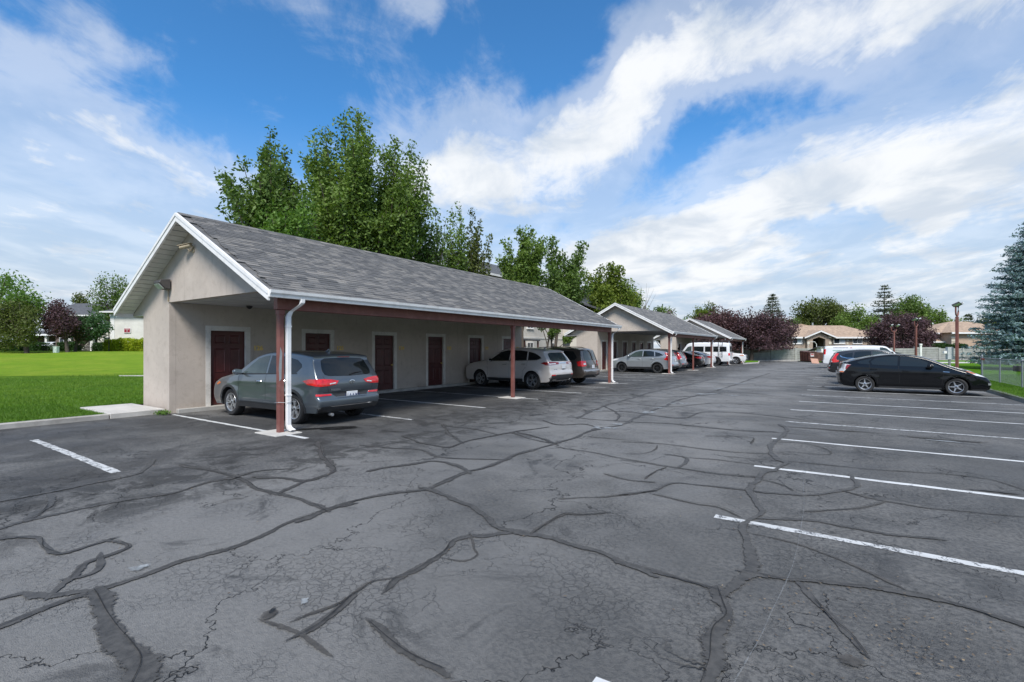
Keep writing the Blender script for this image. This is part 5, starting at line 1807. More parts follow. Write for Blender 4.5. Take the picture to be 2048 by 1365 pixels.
def boomerang(name, label, loc, rz, pm, S, trim, ptxt):
    c = Car(name, label, 'car', S, loc, rz, pm)
    c.side('window', [(1.42, 1.13), (1.98, 1.48), (2.30, 1.545), (2.46, 1.55), (2.46, 1.14)], M_GLASS_CLEAR)
    c.side('window', [(2.53, 1.14), (2.53, 1.55), (2.95, 1.54), (3.28, 1.49), (3.34, 1.16)], M_GLASS)
    c.side('window', [(3.40, 1.165), (3.36, 1.475), (3.68, 1.40), (3.90, 1.29), (3.86, 1.24), (3.62, 1.175)], M_GLASS)
    c.side('window_trim', [(1.32, 1.095), (1.38, 1.125), (3.64, 1.165), (3.90, 1.24), (3.94, 1.30), (3.98, 1.30), (3.93, 1.22), (3.66, 1.145)], trim, off=0.006, res=0.15, thick=0.004)
    c.rear('rear_window', [(-.58, 1.17), (.58, 1.17), (.52, 1.44), (.36, 1.47), (-.36, 1.47), (-.52, 1.44)], M_GLASS_CLEAR, off=0.006)
    c.front('windshield', [(-.70, 1.15), (.70, 1.15), (.58, 1.52), (-.58, 1.52)], M_GLASS)
    for sd in (1, -1):
        t = c.patch('tail_light', [(-1.90, sd * .70, 1.42), (-2.0, sd * .70, 1.34), (-2.12, sd * .72, 1.12), (-2.15, sd * .62, 1.0), (-2.17, sd * .62, .90), (-2.0, sd * .88, .90), (-1.82, sd * .90, .93), (-1.78, sd * .90, 1.0), (-1.90, sd * .88, 1.06), (-1.88, sd * .82, 1.20), (-1.74, sd * .76, 1.42)], (1, -sd * 0.95, 0), M_RED, off=0.014, res=0.05, thick=0.02)
        c.patch('reverse_light', [(-2.15, sd * .64, .99), (-2.17, sd * .64, .91), (-2.05, sd * .82, .91), (-2.05, sd * .82, .99)], (1, -sd * 0.95, 0), M_CLEARLENS, off=0.018, thick=0.004, parent=t)
        c.patch('headlight', [(2.2, sd * .55, .78), (2.0, sd * .78, .78), (1.62, sd * .88, .90), (1.55, sd * .86, .97), (1.95, sd * .70, .92), (2.15, sd * .55, .88)], (-0.9, -sd, -0.1), M_CLEARLENS, off=0.012)
        c.patch('reflector', [(-2.25, sd * .56, .56), (-2.18, sd * .80, .56), (-2.18, sd * .80, .60), (-2.25, sd * .56, .60)], (1, -sd * 0.5, 0), M_RED, off=0.01)
    c.rear('bumper_trim', [(-.74, .34), (.74, .34), (.80, .48), (-.80, .48)], M_CLAD, off=0.006, thick=0.02)
    c.rear('tailgate_strip', [(-.42, .985), (.42, .985), (.42, 1.03), (-.42, 1.03)], M_CHROME, off=0.012)
    c.rear('bumper_strip', [(-.82, .50), (.82, .50), (.82, .53), (-.82, .53)], M_CHROME, off=0.012)
    c.plate(0, .88, ptxt)
    c.arch_trim(M_CLAD, 0.045)
    c.sill_trim(M_CLAD, 0.12)
    c.seam([(1.36, 1.11), (1.36, .85), (1.40, .44)])
    c.seam([(2.50, 1.13), (2.48, .44)])
    c.seam([(3.37, 1.16), (3.34, .96), (3.14, .72), (3.08, .44)])
    c.handle(2.26, .96)
    c.handle(3.18, .99)
    c.mirror(1.52, 1.12)
    return c


P_SILVER = paint('silver_paint', (0.40, 0.42, 0.44), 0.6, 0.3)
P_SILVER2 = paint('dark_silver_paint', (0.22, 0.23, 0.24), 0.6, 0.3)
P_DARK = paint('charcoal_paint', (0.018, 0.020, 0.023), 0.4, 0.25)
boomerang('parked_car', 'silver crossover with black wheels behind the first post of the middle carport', (-11.62, 34.05, 0), PI - 0.06, P_SILVER, S_CRV, M_BLACK, '')
S_CRV2 = dict(S_CRV, rim_m=M_RIM, step=0.09)
boomerang('parked_car', 'darker silver crossover half hidden behind the silver crossover with black wheels', (-11.75, 36.9, 0), PI + 0.02, P_SILVER2, S_CRV2, M_BLACK, '')
boomerang('parked_car', 'charcoal crossover with tall red tail lamps behind the black liftback sedan', (1.70, 34.6, 0), 0.02, P_DARK, dict(S_CRV, rim_m=M_RIM, step=0.06), M_CHROME, '')


# ------------------------------------------------------------------ plain saloons and far cars
def saloon(label, loc, rz, pm, glass=None, step=0.07, plate_txt=''):
    S = dict(L=4.75, W=1.83, R=0.33, fa=0.96, ra=3.72, sill=0.22, lean=25, spokes=(5, 'double'), rim=0.22, step=step,
             top=[(0.10, .22), (0.0, .34), (.0, .55), (.08, .70), (.40, .82), (.95, .92), (1.35, .98), (1.95, 1.30), (2.35, 1.42), (2.8, 1.46), (3.2, 1.43), (3.6, 1.32), (4.1, 1.12), (4.45, 1.08), (4.62, 1.06), (4.67, 1.0), (4.70, .80), (4.75, .66), (4.74, .44), (4.66, .30), (4.52, .26)],
             belt=[(0, .82), (1.35, .94), (3.5, 1.0), (4.75, 1.02)], crease=[(0.80, 0.012, 0.04), (0.38, 0.014, 0.05)])
    c = Car('parked_car', label, 'car', S, loc, rz, pm)
    c.side('window', [(1.62, .98), (2.08, 1.26), (2.40, 1.35), (2.62, 1.365), (2.62, 1.0)], glass or M_GLASS)
    c.side('window', [(2.69, 1.0), (2.69, 1.365), (3.1, 1.345), (3.45, 1.24), (3.70, 1.09), (3.60, 1.02)], glass or M_GLASS)
    c.front('windshield', [(-.70, 1.0), (.70, 1.0), (.56, 1.34), (-.56, 1.34)], M_GLASS)
    c.rear('rear_window', [(-.60, 1.13), (.60, 1.13), (.52, 1.36), (-.52, 1.36)], M_GLASS, off=0.006)
    for sd in (1, -1):
        c.patch('tail_light', [(-2.3, sd * .42, .98), (-2.3, sd * .45, .86), (-2.2, sd * .80, .83), (-1.95, sd * .90, .88), (-1.85, sd * .90, .96), (-2.1, sd * .88, 1.0)], (1, -sd * 0.85, 0), M_RED, off=0.012, thick=0.02)
        c.patch('headlight', [(2.3, sd * .50, .62), (2.1, sd * .78, .62), (1.7, sd * .88, .72), (1.65, sd * .86, .80), (2.1, sd * .70, .76), (2.25, sd * .50, .72)], (-0.9, -sd, -0.1), M_CLEARLENS, off=0.012)
    c.rear('bumper_trim', [(-.66, .28), (.66, .28), (.72, .40), (-.72, .40)], M_CLAD, off=0.006)
    c.plate(0, .74, plate_txt)
    c.seam([(1.48, .97), (1.50, .30)])
    c.seam([(2.655, 1.0), (2.64, .30)])
    c.seam([(3.56, 1.02), (3.36, .70), (3.32, .30)])
    c.handle(2.42, .86)
    c.handle(3.36, .90)
    c.mirror(1.70, .97)
    return c


saloon('black saloon parked between the last two posts of the middle carport', (-12.2, 44.05, 0), PI + 0.03, paint('brownish_black_paint', (0.016, 0.015, 0.015), 0.4, 0.25))
saloon('white saloon half hidden between the black saloon and the white passenger van', (-12.0, 47.6, 0), PI, M_WHITE_PAINT)
saloon('silver saloon between the black liftback and the charcoal crossover', (2.35, 28.5, 0), 0.03, P_SILVER)


# ------------------------------------------------------------------ vans
def van(label, loc, rz, L, H, R, ladder, S_extra, name='parked_van'):
    k = H / 2.1
    S = dict(L=L, W=2.02, R=R, fa=1.0, ra=L - 1.35, sill=0.42 if ladder else 0.34, lean=7, spokes=(8, 'single'), rim=R * .58, rim_m=M_RIM_BLACK if ladder else M_RIM, tw=0.27, step=0.08, r_roof=0.16, r_glass=0.10, taper=0.05, c_end=0.05, tuck=0.04, crease=[(0.95 * k, .014, .05)], soft=2, gap=0.06,
             top=[(0.10, .42), (0.0, .50), (.0, .80), (.06, 1.02), (.35, 1.14), (.85, 1.22), (1.10, 1.26), (1.62, 1.90 * k), (1.80, 2.02 * k), (2.1, 2.09 * k), (3.0, 2.115 * k), (L - .9, 2.10 * k), (L - .30, 2.06 * k), (L - .14, 1.98 * k), (L - .10, 1.40), (L - .06, 1.0), (L - .04, .70), (L, .66), (L, .50), (L - .06, .44)],
             belt=[(0, 1.12), (1.1, 1.22), (L, 1.24)])
    S.update(S_extra)
    return Car(name, label, 'van', S, loc, rz, M_WHITE_PAINT), k


c, k = van('white passenger van with a roof rack and rear ladder beyond the middle carport', (-11.72, 51.75, 0), PI + 0.03, 5.75, 2.30, 0.40, True, {})
c.side('window', [(1.32, 1.30), (1.74, 1.86), (1.95, 1.92), (2.12, 1.92), (2.12, 1.32)], M_GLASS_CLEAR)
c.side('window', [(2.35, 1.36), (2.35, 1.90), (3.28, 1.90), (3.28, 1.36)], M_GLASS)
c.side('window', [(3.40, 1.36), (3.40, 1.90), (4.62, 1.90), (4.62, 1.36)], M_GLASS)
c.side('window', [(4.76, 1.38), (4.76, 1.90), (5.38, 1.88), (5.40, 1.38)], M_GLASS)
c.front('windshield', [(-.76, 1.30), (.76, 1.30), (.70, 2.0), (-.70, 2.0)], M_GLASS)
for sd in (1, -1):
    c.rear('rear_window', [(sd * .08, 1.38), (sd * .70, 1.38), (sd * .66, 1.92), (sd * .08, 1.94)], M_GLASS, off=0.006)
    c.patch('tail_light', [(-2.85, sd * .80, 1.24), (-2.85, sd * .80, 1.0), (-2.80, sd * .99, 1.0), (-2.72, sd * 1.0, 1.0), (-2.72, sd * 1.0, 1.24)], (1, -sd * 0.8, 0), M_RED, off=0.012)
c.rear('door_gap', [(-.006, .72), (.006, .72), (.006, 1.98), (-.006, 1.98)], M_SEAM, off=0.002, thick=0)
MB().box(-2.98, -2.84, -.95, .95, .52, .66).build('rear_bumper', M_WHITE_PAINT, c.root, bevel=0.02)
c.arch_trim(M_CLAD, 0.07)
c.seam([(1.25, 1.25), (1.25, .55)])
c.seam([(2.24, 1.95), (2.24, .55)])
c.seam([(3.34, 1.95), (3.34, .55)])
c.mirror(1.42, 1.30, M_BLACK, size=1.4)
# roof rack
rk = bpy.data.objects.new('roof_rack', None)
link(rk, c.root)
for sd in (1, -1):
    MB().tube([(c.fx(1.9), sd * .80, 2.46), (c.fx(5.5), sd * .80, 2.46)], 0.022, 6).build('rack_rail', M_BLACK, rk)
for q in range(7):
    xx = c.fx(1.95 + q * .58)
    MB().tube([(xx, -.80, 2.44), (xx, .80, 2.44)], 0.018, 6).build('rack_bar', M_BLACK, rk)
    for sd in (1, -1):
        MB().box(xx - .02, xx + .02, sd * .80 - .02, sd * .80 + .02, 2.22, 2.44).build('rack_foot', M_BLACK, rk)
# ladder on the left rear side
ld = bpy.data.objects.new('ladder', None)
link(ld, c.root)
for xx in (4.66, 5.02):
    MB().tube([(c.fx(xx), 1.06, .82), (c.fx(xx), 1.08, 1.3), (c.fx(xx), 1.0, 2.1), (c.fx(xx), .82, 2.46)], 0.02, 6).build('ladder_rail', M_BLACK, ld)
for q in range(6):
    z = .92 + q * .22
    y = 1.075 if z < 1.3 else 1.08 - (z - 1.3) * .1
    MB().tube([(c.fx(4.66), y, z), (c.fx(5.02), y, z)], 0.016, 6).build('rung', M_BLACK, ld)

c, k = van('white work van with faded lettering parked in the right-hand row', (1.80, 50.6, 0), 0.02, 6.1, 1.93, 0.36, False, {})
c.side('window', [(1.32, 1.28), (1.72, 1.72), (1.95, 1.80), (2.16, 1.80), (2.16, 1.30)], M_GLASS_CLEAR)
c.front('windshield', [(-.76, 1.28), (.76, 1.28), (.70, 1.86), (-.70, 1.86)], M_GLASS)
for sd in (1, -1):
    c.rear('rear_window', [(sd * .10, 1.28), (sd * .72, 1.28), (sd * .70, 1.80), (sd * .10, 1.82)], M_GLASS, off=0.006)
    c.patch('tail_light', [(-3.02, sd * .86, 1.62), (-3.02, sd * .86, 1.20), (-2.98, sd * 1.0, 1.18), (-2.90, sd * 1.0, 1.20), (-2.92, sd * 1.0, 1.64)], (1, -sd * 0.8, 0), M_RED, off=0.012)
MB().box(-3.14, -3.02, -.95, .95, .46, .62).build('rear_bumper', M_BLACK, c.root, bevel=0.02)
c.rear('door_gap', [(-.006, .62), (.006, .62), (.006, 1.95), (-.006, 1.95)], M_SEAM, off=0.002, thick=0)
c.mirror(1.45, 1.30, M_BLACK, size=1.4)
c.seam([(1.25, 1.25), (1.25, .45)])
c.seam([(2.28, 1.90), (2.28, .45)])
M_SIGN_G = mat('green_print', (0.16, 0.36, 0.27), 0.5, var=0.1)
M_SIGN_D = mat('dark_print', (0.10, 0.10, 0.12), 0.5, var=0.1)
M_SIGN_R = mat('red_print', (0.40, 0.10, 0.10), 0.5, var=0.1)
# three rows of lettering on the flank: too small to read, kept as printed blocks of word length
for x0, x1, z0, z1, m_ in ((4.30, 5.35, 1.74, 1.80, M_SIGN_D), (4.02, 4.16, 1.72, 1.80, M_SIGN_R), (4.75, 5.40, 1.47, 1.57, M_SIGN_G), (3.95, 4.65, 1.47, 1.57, M_SIGN_G), (4.25, 4.95, 1.38, 1.42, M_SIGN_D), (4.85, 5.35, 1.23, 1.32, M_SIGN_D), (4.30, 4.70, 1.23, 1.32, M_SIGN_D)):
    n = max(2, int((x1 - x0) / 0.09))
    for q in range(n):
        a, b_ = x0 + (x1 - x0) * q / n, x0 + (x1 - x0) * (q + 0.72) / n
        c.side('lettering', [(a, z0), (b_, z0), (b_, z1), (a, z1)], m_, (-1,), off=0.003, res=0.3, thick=0)


# white crossover seen nose-on past the van, and a pale camper shell roof past the work van
def plain_suv(label, loc, rz, pm, H=1.78):
    S = dict(L=5.0, W=2.0, R=0.37, fa=0.95, ra=3.80, sill=0.32, lean=18, rim=0.25, step=0.09, spokes=(5, 'double'),
             top=[(0.10, .34), (0.0, .45), (.0, .80), (.08, 1.0), (.40, 1.10), (1.0, 1.17), (1.35, 1.21), (1.9, 1.60), (2.3, 1.74), (2.8, 1.78), (3.9, 1.76), (4.55, 1.70), (4.65, 1.62), (4.80, 1.2), (4.88, .9), (4.98, .72), (4.98, .50), (4.85, .38)],
             belt=[(0, 1.05), (1.35, 1.17), (5, 1.2)])
    c = Car('parked_car', label, 'car', S, loc, rz, pm)
    c.side('window', [(1.60, 1.21), (2.2, 1.62), (2.6, 1.67), (2.6, 1.22)], M_GLASS)
    c.side('window', [(2.68, 1.22), (2.68, 1.67), (3.6, 1.66), (3.65, 1.24)], M_GLASS)
    c.side('window', [(3.72, 1.25), (3.70, 1.65), (4.35, 1.60), (4.5, 1.3)], M_GLASS)
    c.front('windshield', [(-.76, 1.24), (.76, 1.24), (.62, 1.66), (-.62, 1.66)], M_GLASS)
    c.rear('rear_window', [(-.66, 1.24), (.66, 1.24), (.58, 1.60), (-.58, 1.60)], M_GLASS)
    c.front('grille', [(-.50, .62), (.50, .62), (.55, .92), (-.55, .92)], M_BLACK, off=0.008)
    c.front('lower_grille', [(-.62, .42), (.62, .42), (.62, .54), (-.62, .54)], M_BLACK, off=0.008)
    for sd in (1, -1):
        t = c.patch('headlight', [(2.5, sd * .58, .80), (2.3, sd * .82, .80), (1.95, sd * .97, .88), (1.85, sd * .95, 1.0), (2.25, sd * .78, 1.02), (2.45, sd * .58, .98)], (-0.9, -sd, -0.1), M_CLEARLENS, off=0.012)
        c.patch('turn_signal', [(2.2, sd * .84, .90), (1.95, sd * .96, .94), (1.88, sd * .94, 1.0), (2.2, sd * .80, 1.0)], (-0.9, -sd, -0.1), M_AMBER, off=0.017, thick=0.004, parent=t)
        c.patch('tail_light', [(-2.45, sd * .62, 1.15), (-2.45, sd * .62, .92), (-2.3, sd * .95, .92), (-2.1, sd * .96, 1.0), (-2.2, sd * .94, 1.16)], (1, -sd * 0.8, 0), M_RED, off=0.012)
    c.arch_trim(M_CLAD, 0.05)
    c.sill_trim(M_CLAD, 0.12)
    c.mirror(1.70, 1.2)
    c.handle(2.4, 1.04)
    c.handle(3.45, 1.06)
    return c


plain_suv('white crossover facing the driveway beyond the passenger van, its headlight showing', (-10.9, 57.8, 0), 0.04, M_WHITE_PAINT)
plain_suv('pale silver vehicle whose roof shows past the white work van', (2.6, 55.6, 0), 0.02, P_SILVER)

# ================================================================== buildings, walls and street furniture
M_CREAM = stucco_material('cream_stucco', (0.62, 0.585, 0.53), (0.50, 0.46, 0.40))
M_OFFWHITE = stucco_material('white_stucco', (0.70, 0.68, 0.64), (0.58, 0.55, 0.50))
M_ROOF_DARK = mat('dark_shingle', (0.085, 0.088, 0.095), 0.9, var=0.25, scale=3, bump=0.5, bscale=25, space='World')
M_ROOF_TAN = mat('tan_shingle', (0.370, 0.270, 0.195), 0.9, var=0.22, scale=2.5, bump=0.6, bscale=14, space='World', dirt=((0.28, 0.20, 0.15), 0.5, 7.0))
M_TANWALL = mat('tan_wall', (0.46, 0.335, 0.245), 0.9, var=0.08, scale=2, space='World')
M_BRICK = mat('buff_brick', (0.36, 0.285, 0.225), 0.9, var=0.25, scale=9, space='World', bump=0.4, bscale=30)
M_QUOIN = mat('pale_quoin', (0.60, 0.54, 0.44), 0.9, var=0.08, scale=3, space='World')
M_SHADE = mat('window_blind', (0.50, 0.54, 0.56), 0.5, var=0.1, scale=6)
M_WGLASS = mat('window_glass', (0.035, 0.045, 0.055), 0.05, var=0.3, scale=1.2, spec=0.6)
M_BLOCK = mat('grey_concrete_fence', (0.33, 0.325, 0.315), 0.92, var=0.16, scale=1.8, bump=0.5, bscale=20, space='World', dirt=((0.24, 0.225, 0.20), 0.6, 1.2))
M_DUMP = mat('rust_brown_steel', (0.085, 0.032, 0.025), 0.6, var=0.25, scale=3, dirt=((0.20, 0.10, 0.07), 0.6, 3.0))
M_CARD = mat('cardboard', (0.46, 0.27, 0.20), 0.9, var=0.12, scale=4)
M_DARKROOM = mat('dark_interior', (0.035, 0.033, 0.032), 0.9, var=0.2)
M_BROWNWOOD = mat('brown_siding', (0.14, 0.10, 0.085), 0.8, var=0.2, scale=4)


def framed_window(parent, x0, x1, z0, z1, y, m_frame, panes=2, blind=None, out=-1):
    """window in a wall facing local -y: frame, panes and sill"""
    f = MB()
    t = 0.07
    f.box(x0, x0 + t, y - 0.06, y + 0.05, z0, z1)
    f.box(x1 - t, x1, y - 0.06, y + 0.05, z0, z1)
    f.box(x0 + t, x1 - t, y - 0.058, y + 0.05, z1 - t, z1)
    f.box(x0 + t, x1 - t, y - 0.058, y + 0.05, z0, z0 + t)
    o = f.build('window', m_frame, parent)
    n = panes
    for k in range(n):
        a = x0 + t + (x1 - x0 - 2 * t) * k / n
        b = x0 + t + (x1 - x0 - 2 * t) * (k + 1) / n
        MB().box(a + 0.02, b - 0.02, y - 0.03, y + 0.01, z0 + t, z1 - t).build('pane', (blind if blind and (k % 2 or n == 1) else M_WGLASS), o)
        if k:
            MB().box(a - 0.02, a + 0.02, y - 0.05, y + 0.03, z0 + t, z1 - t).build('mullion', m_frame, o)
    MB().box(x0 - 0.05, x1 + 0.05, y - 0.11, y + 0.02, z0 - 0.07, z0 - 0.002).build('sill', m_frame, o)
    return o


# ------------------------------------------------------------------ three-storey flats behind the carports
flats = empty('apartment_building', (-27.0, 20.5, 0), 0, 'long cream apartment block with grey roof behind the carport trees', 'building', 'apartment buildings')
FL = 41.5
MB().box(-11.5, 0.0, 0, FL, 0, 8.6).build('wall', M_CREAM, flats)
mb = MB()
mb.prism([(0.7, -0.6, 8.55), (-5.75, -0.6, 11.3), (-12.2, -0.6, 8.55), (-12.2, -0.6, 8.40), (-5.75, -0.6, 11.1), (0.7, -0.6, 8.40)], (0, FL + 1.2, 0))
rf = mb.build('roof', M_ROOF_DARK, flats)
MB().box(0.702, 0.82, -0.6, FL + 0.6, 8.38, 8.56).build('gutter', M_WHITE, flats)
for yy in (8.0, 15.5, 27):
    MB().box(-3.2, -2.3, yy, yy + 1.0, 9.4, 10.5).build('roof_vent', M_STEEL, rf, bevel=0.03)
for zz in (2.75, 5.6):
    MB().box(0.002, 0.05, 0, FL, zz, zz + 0.16).build('band_course', M_OFFWHITE, flats)
wsp = bpy.data.objects.new('facade', None)
link(wsp, flats)
wsp.rotation_euler = (0, 0, PI / 2)     # local x runs along the building, local -y faces the carports
for fl in range(3):
    for q in range(8):
        yy = 1.6 + q * 5.1
        framed_window(wsp, yy, yy + 1.25, 0.95 + 2.85 * fl, 2.35 + 2.85 * fl, -0.02, M_WHITE, 2)
for yy in (20.0, 35.0):
    pr = MB()
    pr.prism([(0.0, yy - 1.4, 2.75), (2.0, yy - 1.4, 2.55), (2.0, yy - 1.4, 2.45), (0.0, yy - 1.4, 2.60)], (0, 2.8, 0))
    e_ = pr.build('entry_canopy', M_ROOF_DARK, flats)
    for s_ in (-1.25, 1.25):
        MB().box(1.75, 1.88, yy + s_ - .065, yy + s_ + .065, 0, 2.46).build('canopy_post', M_MAROON, e_)
    MB().box(0.003, 0.05, yy - .5, yy + .5, 0.05, 2.1).build('entry_door', M_DOOR, flats)
# second block, only its corner shows past the middle carport
fb2 = empty('apartment_building', (-20.5, 50.5, 0), 0, 'cream low block seen through the middle carport behind the parked cars', 'building', 'apartment buildings')
MB().box(-9, 0, 0, 11, 0, 5.4).build('wall', M_CREAM, fb2)
MB().prism([(0.6, -0.5, 5.35), (-4.5, -0.5, 7.2), (-9.6, -0.5, 5.35), (-9.6, -0.5, 5.2), (-4.5, -0.5, 7.0), (0.6, -0.5, 5.2)], (0, 12, 0)).build('roof', M_ROOF_DARK, fb2)
for q in range(3):
    f_ = MB().box(0.002, 0.06, 1.2 + q * 3.4, 2.4 + q * 3.4, 1.0, 2.4).build('window', M_WHITE, fb2)
    MB().box(0.03, 0.075, 1.3 + q * 3.4, 2.3 + q * 3.4, 1.1, 2.3).build('pane', M_WGLASS, f_)
MB().box(-7.0, -5.6, -0.06, -0.002, 2.0, 3.2).build('window', M_WGLASS, fb2)

# ------------------------------------------------------------------ buildings across the lawn on the left (terrace level 1.3 m)
b1 = empty('apartment_building', VD(67, -52.6, 1.3), YAW, 'white end wall with a maroon sign across the lawn', 'building', 'apartment buildings')
MB().box(-2.95, 6.5, 0, 14, 0, 5.45).build('wall', M_OFFWHITE, b1)
MB().box(-3.10, -2.55, -0.05, 14, 0, 5.44).build('corner_board', M_WHITE, b1)
MB().box(1.55, 1.95, -0.04, -0.003, 0, 5.44).build('corner_board', M_WHITE, b1)
MB().prism([(-3.6, -0.6, 5.45), (1.2, -0.6, 7.4), (7.2, -0.6, 5.45), (7.2, -0.6, 5.3), (1.2, -0.6, 7.2), (-3.6, -0.6, 5.3)], (0, 15, 0)).build('roof', M_ROOF_DARK, b1) if False else None
MB().prism([(-4.0, -0.5, 5.46), (-4.0, 14.5, 5.46), (-2.0, 14.5, 7.6), (-2.0, 2.5, 7.6)], (9.5, 0, 0)) if False else None
rb = MB()
rb.add([(-3.9, -0.7, 5.5), (7.2, -0.7, 5.5), (7.2, 14.7, 5.5), (-3.9, 14.7, 5.5), (0.0, 4.2, 7.3), (3.2, 4.2, 7.3), (3.2, 9.8, 7.3), (0.0, 9.8, 7.3)], [(0, 1, 5, 4), (1, 2, 6, 5), (2, 3, 7, 6), (3, 0, 4, 7), (4, 5, 6, 7), (0, 3, 2, 1)])
rb.build('roof', M_ROOF_DARK, b1)
MB().box(-3.98, 7.28, -0.80, -0.702, 5.32, 5.5).build('gutter', M_WHITE, b1)
# maroon sign
M_SIGN = mat('maroon_sign', (0.30, 0.020, 0.040), 0.5, var=0.08)
sg = empty('building_sign', VD(66.93, -53.3, 1.3), YAW, 'small maroon building sign with white border on the white end wall', 'sign')
MB().box(-0.47, 0.47, -0.04, 0.0, 2.55, 3.25).build('board', M_WHITE, sg)
MB().box(-0.40, 0.40, -0.05, -0.041, 2.62, 3.18).build('field', M_SIGN, sg)
MB().box(-.33, .33, -0.056, -0.051, 3.06, 3.12).build('top_line', M_WHITE, sg)
inst(text_mesh('1', 0.48, 0.004, 0.010, M_CLEARLENS), 'numeral', sg, (0, -0.058, 2.83), (PI / 2, 0, 0))

b2 = empty('apartment_building', VD(76, -66.8, 1.3), YAW, 'dark-roofed apartment house with open stairwell behind trees across the lawn', 'building', 'apartment buildings')
MB().box(-5.0, -1.2, 0, 9, 0, 5.5).build('wall', M_BROWNWOOD, b2)
MB().box(1.6, 5.6, 0, 9, 0, 5.5).build('wall', M_CREAM, b2)
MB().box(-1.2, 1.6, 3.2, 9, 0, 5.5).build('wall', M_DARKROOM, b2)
MB().box(-1.2, 1.6, 0.2, 3.2, 2.55, 2.75).build('landing', M_CREAM, b2)
MB().prism([(-6.0, -0.8, 5.45), (-6.0, 9.8, 5.45), (-6.0, 9.8, 5.6), (-6.0, 4.5, 7.9), (-6.0, -0.8, 5.6)], (12.6, 0, 0)).build('roof', M_ROOF_DARK, b2)
MB().box(-6.05, 6.65, -0.92, -0.802, 5.42, 5.62).build('gutter', M_WHITE, b2)
MB().prism([(-6.06, -0.9, 5.42), (-6.06, 4.5, 7.75), (-6.06, 4.5, 7.98), (-6.06, -0.9, 5.65)], (0.05, 0, 0)).build('rake_board', M_WHITE, b2)
for xx in (-2.4, 1.0):
    MB().box(xx - .2, xx + .2, -0.45, -0.05, 0, 5.42).build('column', M_OFFWHITE, b2)
st = bpy.data.objects.new('stair', None)
link(st, b2)
for q in range(11):
    MB().box(-1.0, 0.9, 0.3 + q * .24, 0.56 + q * .24, q * .23 + .14, q * .23 + .20).build('tread', M_CONC, st)
MB().prism([(-1.05, 0.2, 0.1), (-1.05, 2.9, 2.6), (-1.05, 2.9, 2.85), (-1.05, 0.2, 0.35)], (0.06, 0, 0)).build('stringer', M_CREAM, st)
framed_window(b2, -4.4, -3.0, 3.6, 4.8, -0.02, M_WHITE)
framed_window(b2, -4.4, -3.0, .9, 2.1, -0.02, M_WHITE)
framed_window(b2, 2.6, 4.2, .9, 2.2, -0.02, M_WHITE)
framed_window(b2, 2.6, 4.2, 3.5, 4.8, -0.02, M_WHITE)
MB().box(-2.3, 1.4, -3.2, -0.5, -0.05, 0.02).build('porch_slab', M_CONC, b2)
for q in range(4):
    MB().box(-1.0, 0.8, -3.9 - q * .3, -3.6 - q * .3, -0.45, -0.06 - q * .1).build('step', M_CONC, b2)
# carport-like shed with pale posts further left
sh = empty('parking_shelter', VD(80, -77, 1.3), YAW, 'white-edged parking shelter under the trees at the far left', 'shelter')
MB().prism([(-9, 0, 2.6), (-9, 6, 2.6), (-9, 6, 2.75), (-9, 3, 3.5), (-9, 0, 2.75)], (13, 0, 0)).build('roof', M_ROOF_DARK, sh)
MB().box(-9.05, 4.05, -0.1, -0.002, 2.5, 2.78).build('fascia', M_WHITE, sh)
for q in range(4):
    MB().box(-8.8 + q * 4.1, -8.45 + q * 4.1, 0.2, 0.55, 0, 2.6).build('post', M_OFFWHITE, sh)
MB().box(-9, 4, 5.6, 5.8, 0, 2.6).build('back_wall', M_BROWNWOOD, sh)

saloon('white saloon glimpsed under the far shelter between dark hedges', VD(78, -74.7, 1.3), YAW - PI / 2 + 0.1, M_WHITE_PAINT, step=0.12)
saloon('silver saloon glimpsed at the far left below the large bright tree', VD(78, -79.3, 1.3), YAW - PI / 2 - 0.1, P_SILVER, step=0.12)

# utility box and lamp
ub = empty('utility_box', VD(57, -53.8, 1.17), YAW, 'pale green utility box standing on the far lawn', 'utility box')
MB().box(-.21, .21, -.2, .2, -0.1, .72).build('cabinet', mat('pale_green_paint', (0.72, 0.80, 0.74), .6), ub, bevel=0.02)
MB().box(-.24, .24, -.23, .23, .721, .78).build('cap', mat('pale_green_paint', (0.72, 0.80, 0.74), .6), ub, bevel=0.02)
MB().box(-.16, .16, -.215, -.201, .08, .62).build('door', mat('pale_green_door', (0.66, 0.75, 0.68), .6), ub)
MB().box(.12, .14, -.228, -.216, .3, .4).build('latch', M_STEEL, ub)
lp = empty('walk_lamp', VD(61.6, -51.4, 1.25), YAW, 'slim black walkway post in front of the yellow hedge', 'post')
MB().tube([(0, 0, 0), (0, 0, 3.2)], 0.05, 8).build('pole', M_BLACK, lp)
MB().lathe([(.05, 3.2), (.14, 3.25), (.12, 3.5), (.02, 3.58), (0, 3.6)], 10).build('lamp_head', M_BLACK, lp)

# ------------------------------------------------------------------ tan houses beyond the concrete wall
HD = 82.0


def lat(px, d):
    return (px - 1024) / FOCAL * d


def hz(py, d):
    return EYE + (HORIZON - py) / FOCAL * d


h1 = empty('house', VD(HD, lat(1650, HD), 0), YAW, 'tan-roofed brick house with arched gable porch beyond the concrete wall', 'house', 'houses beyond the wall')
x0, x1 = lat(1562, HD) - lat(1650, HD), lat(1770, HD) - lat(1650, HD)
ez, rz_ = hz(674.5, HD), hz(649, HD)
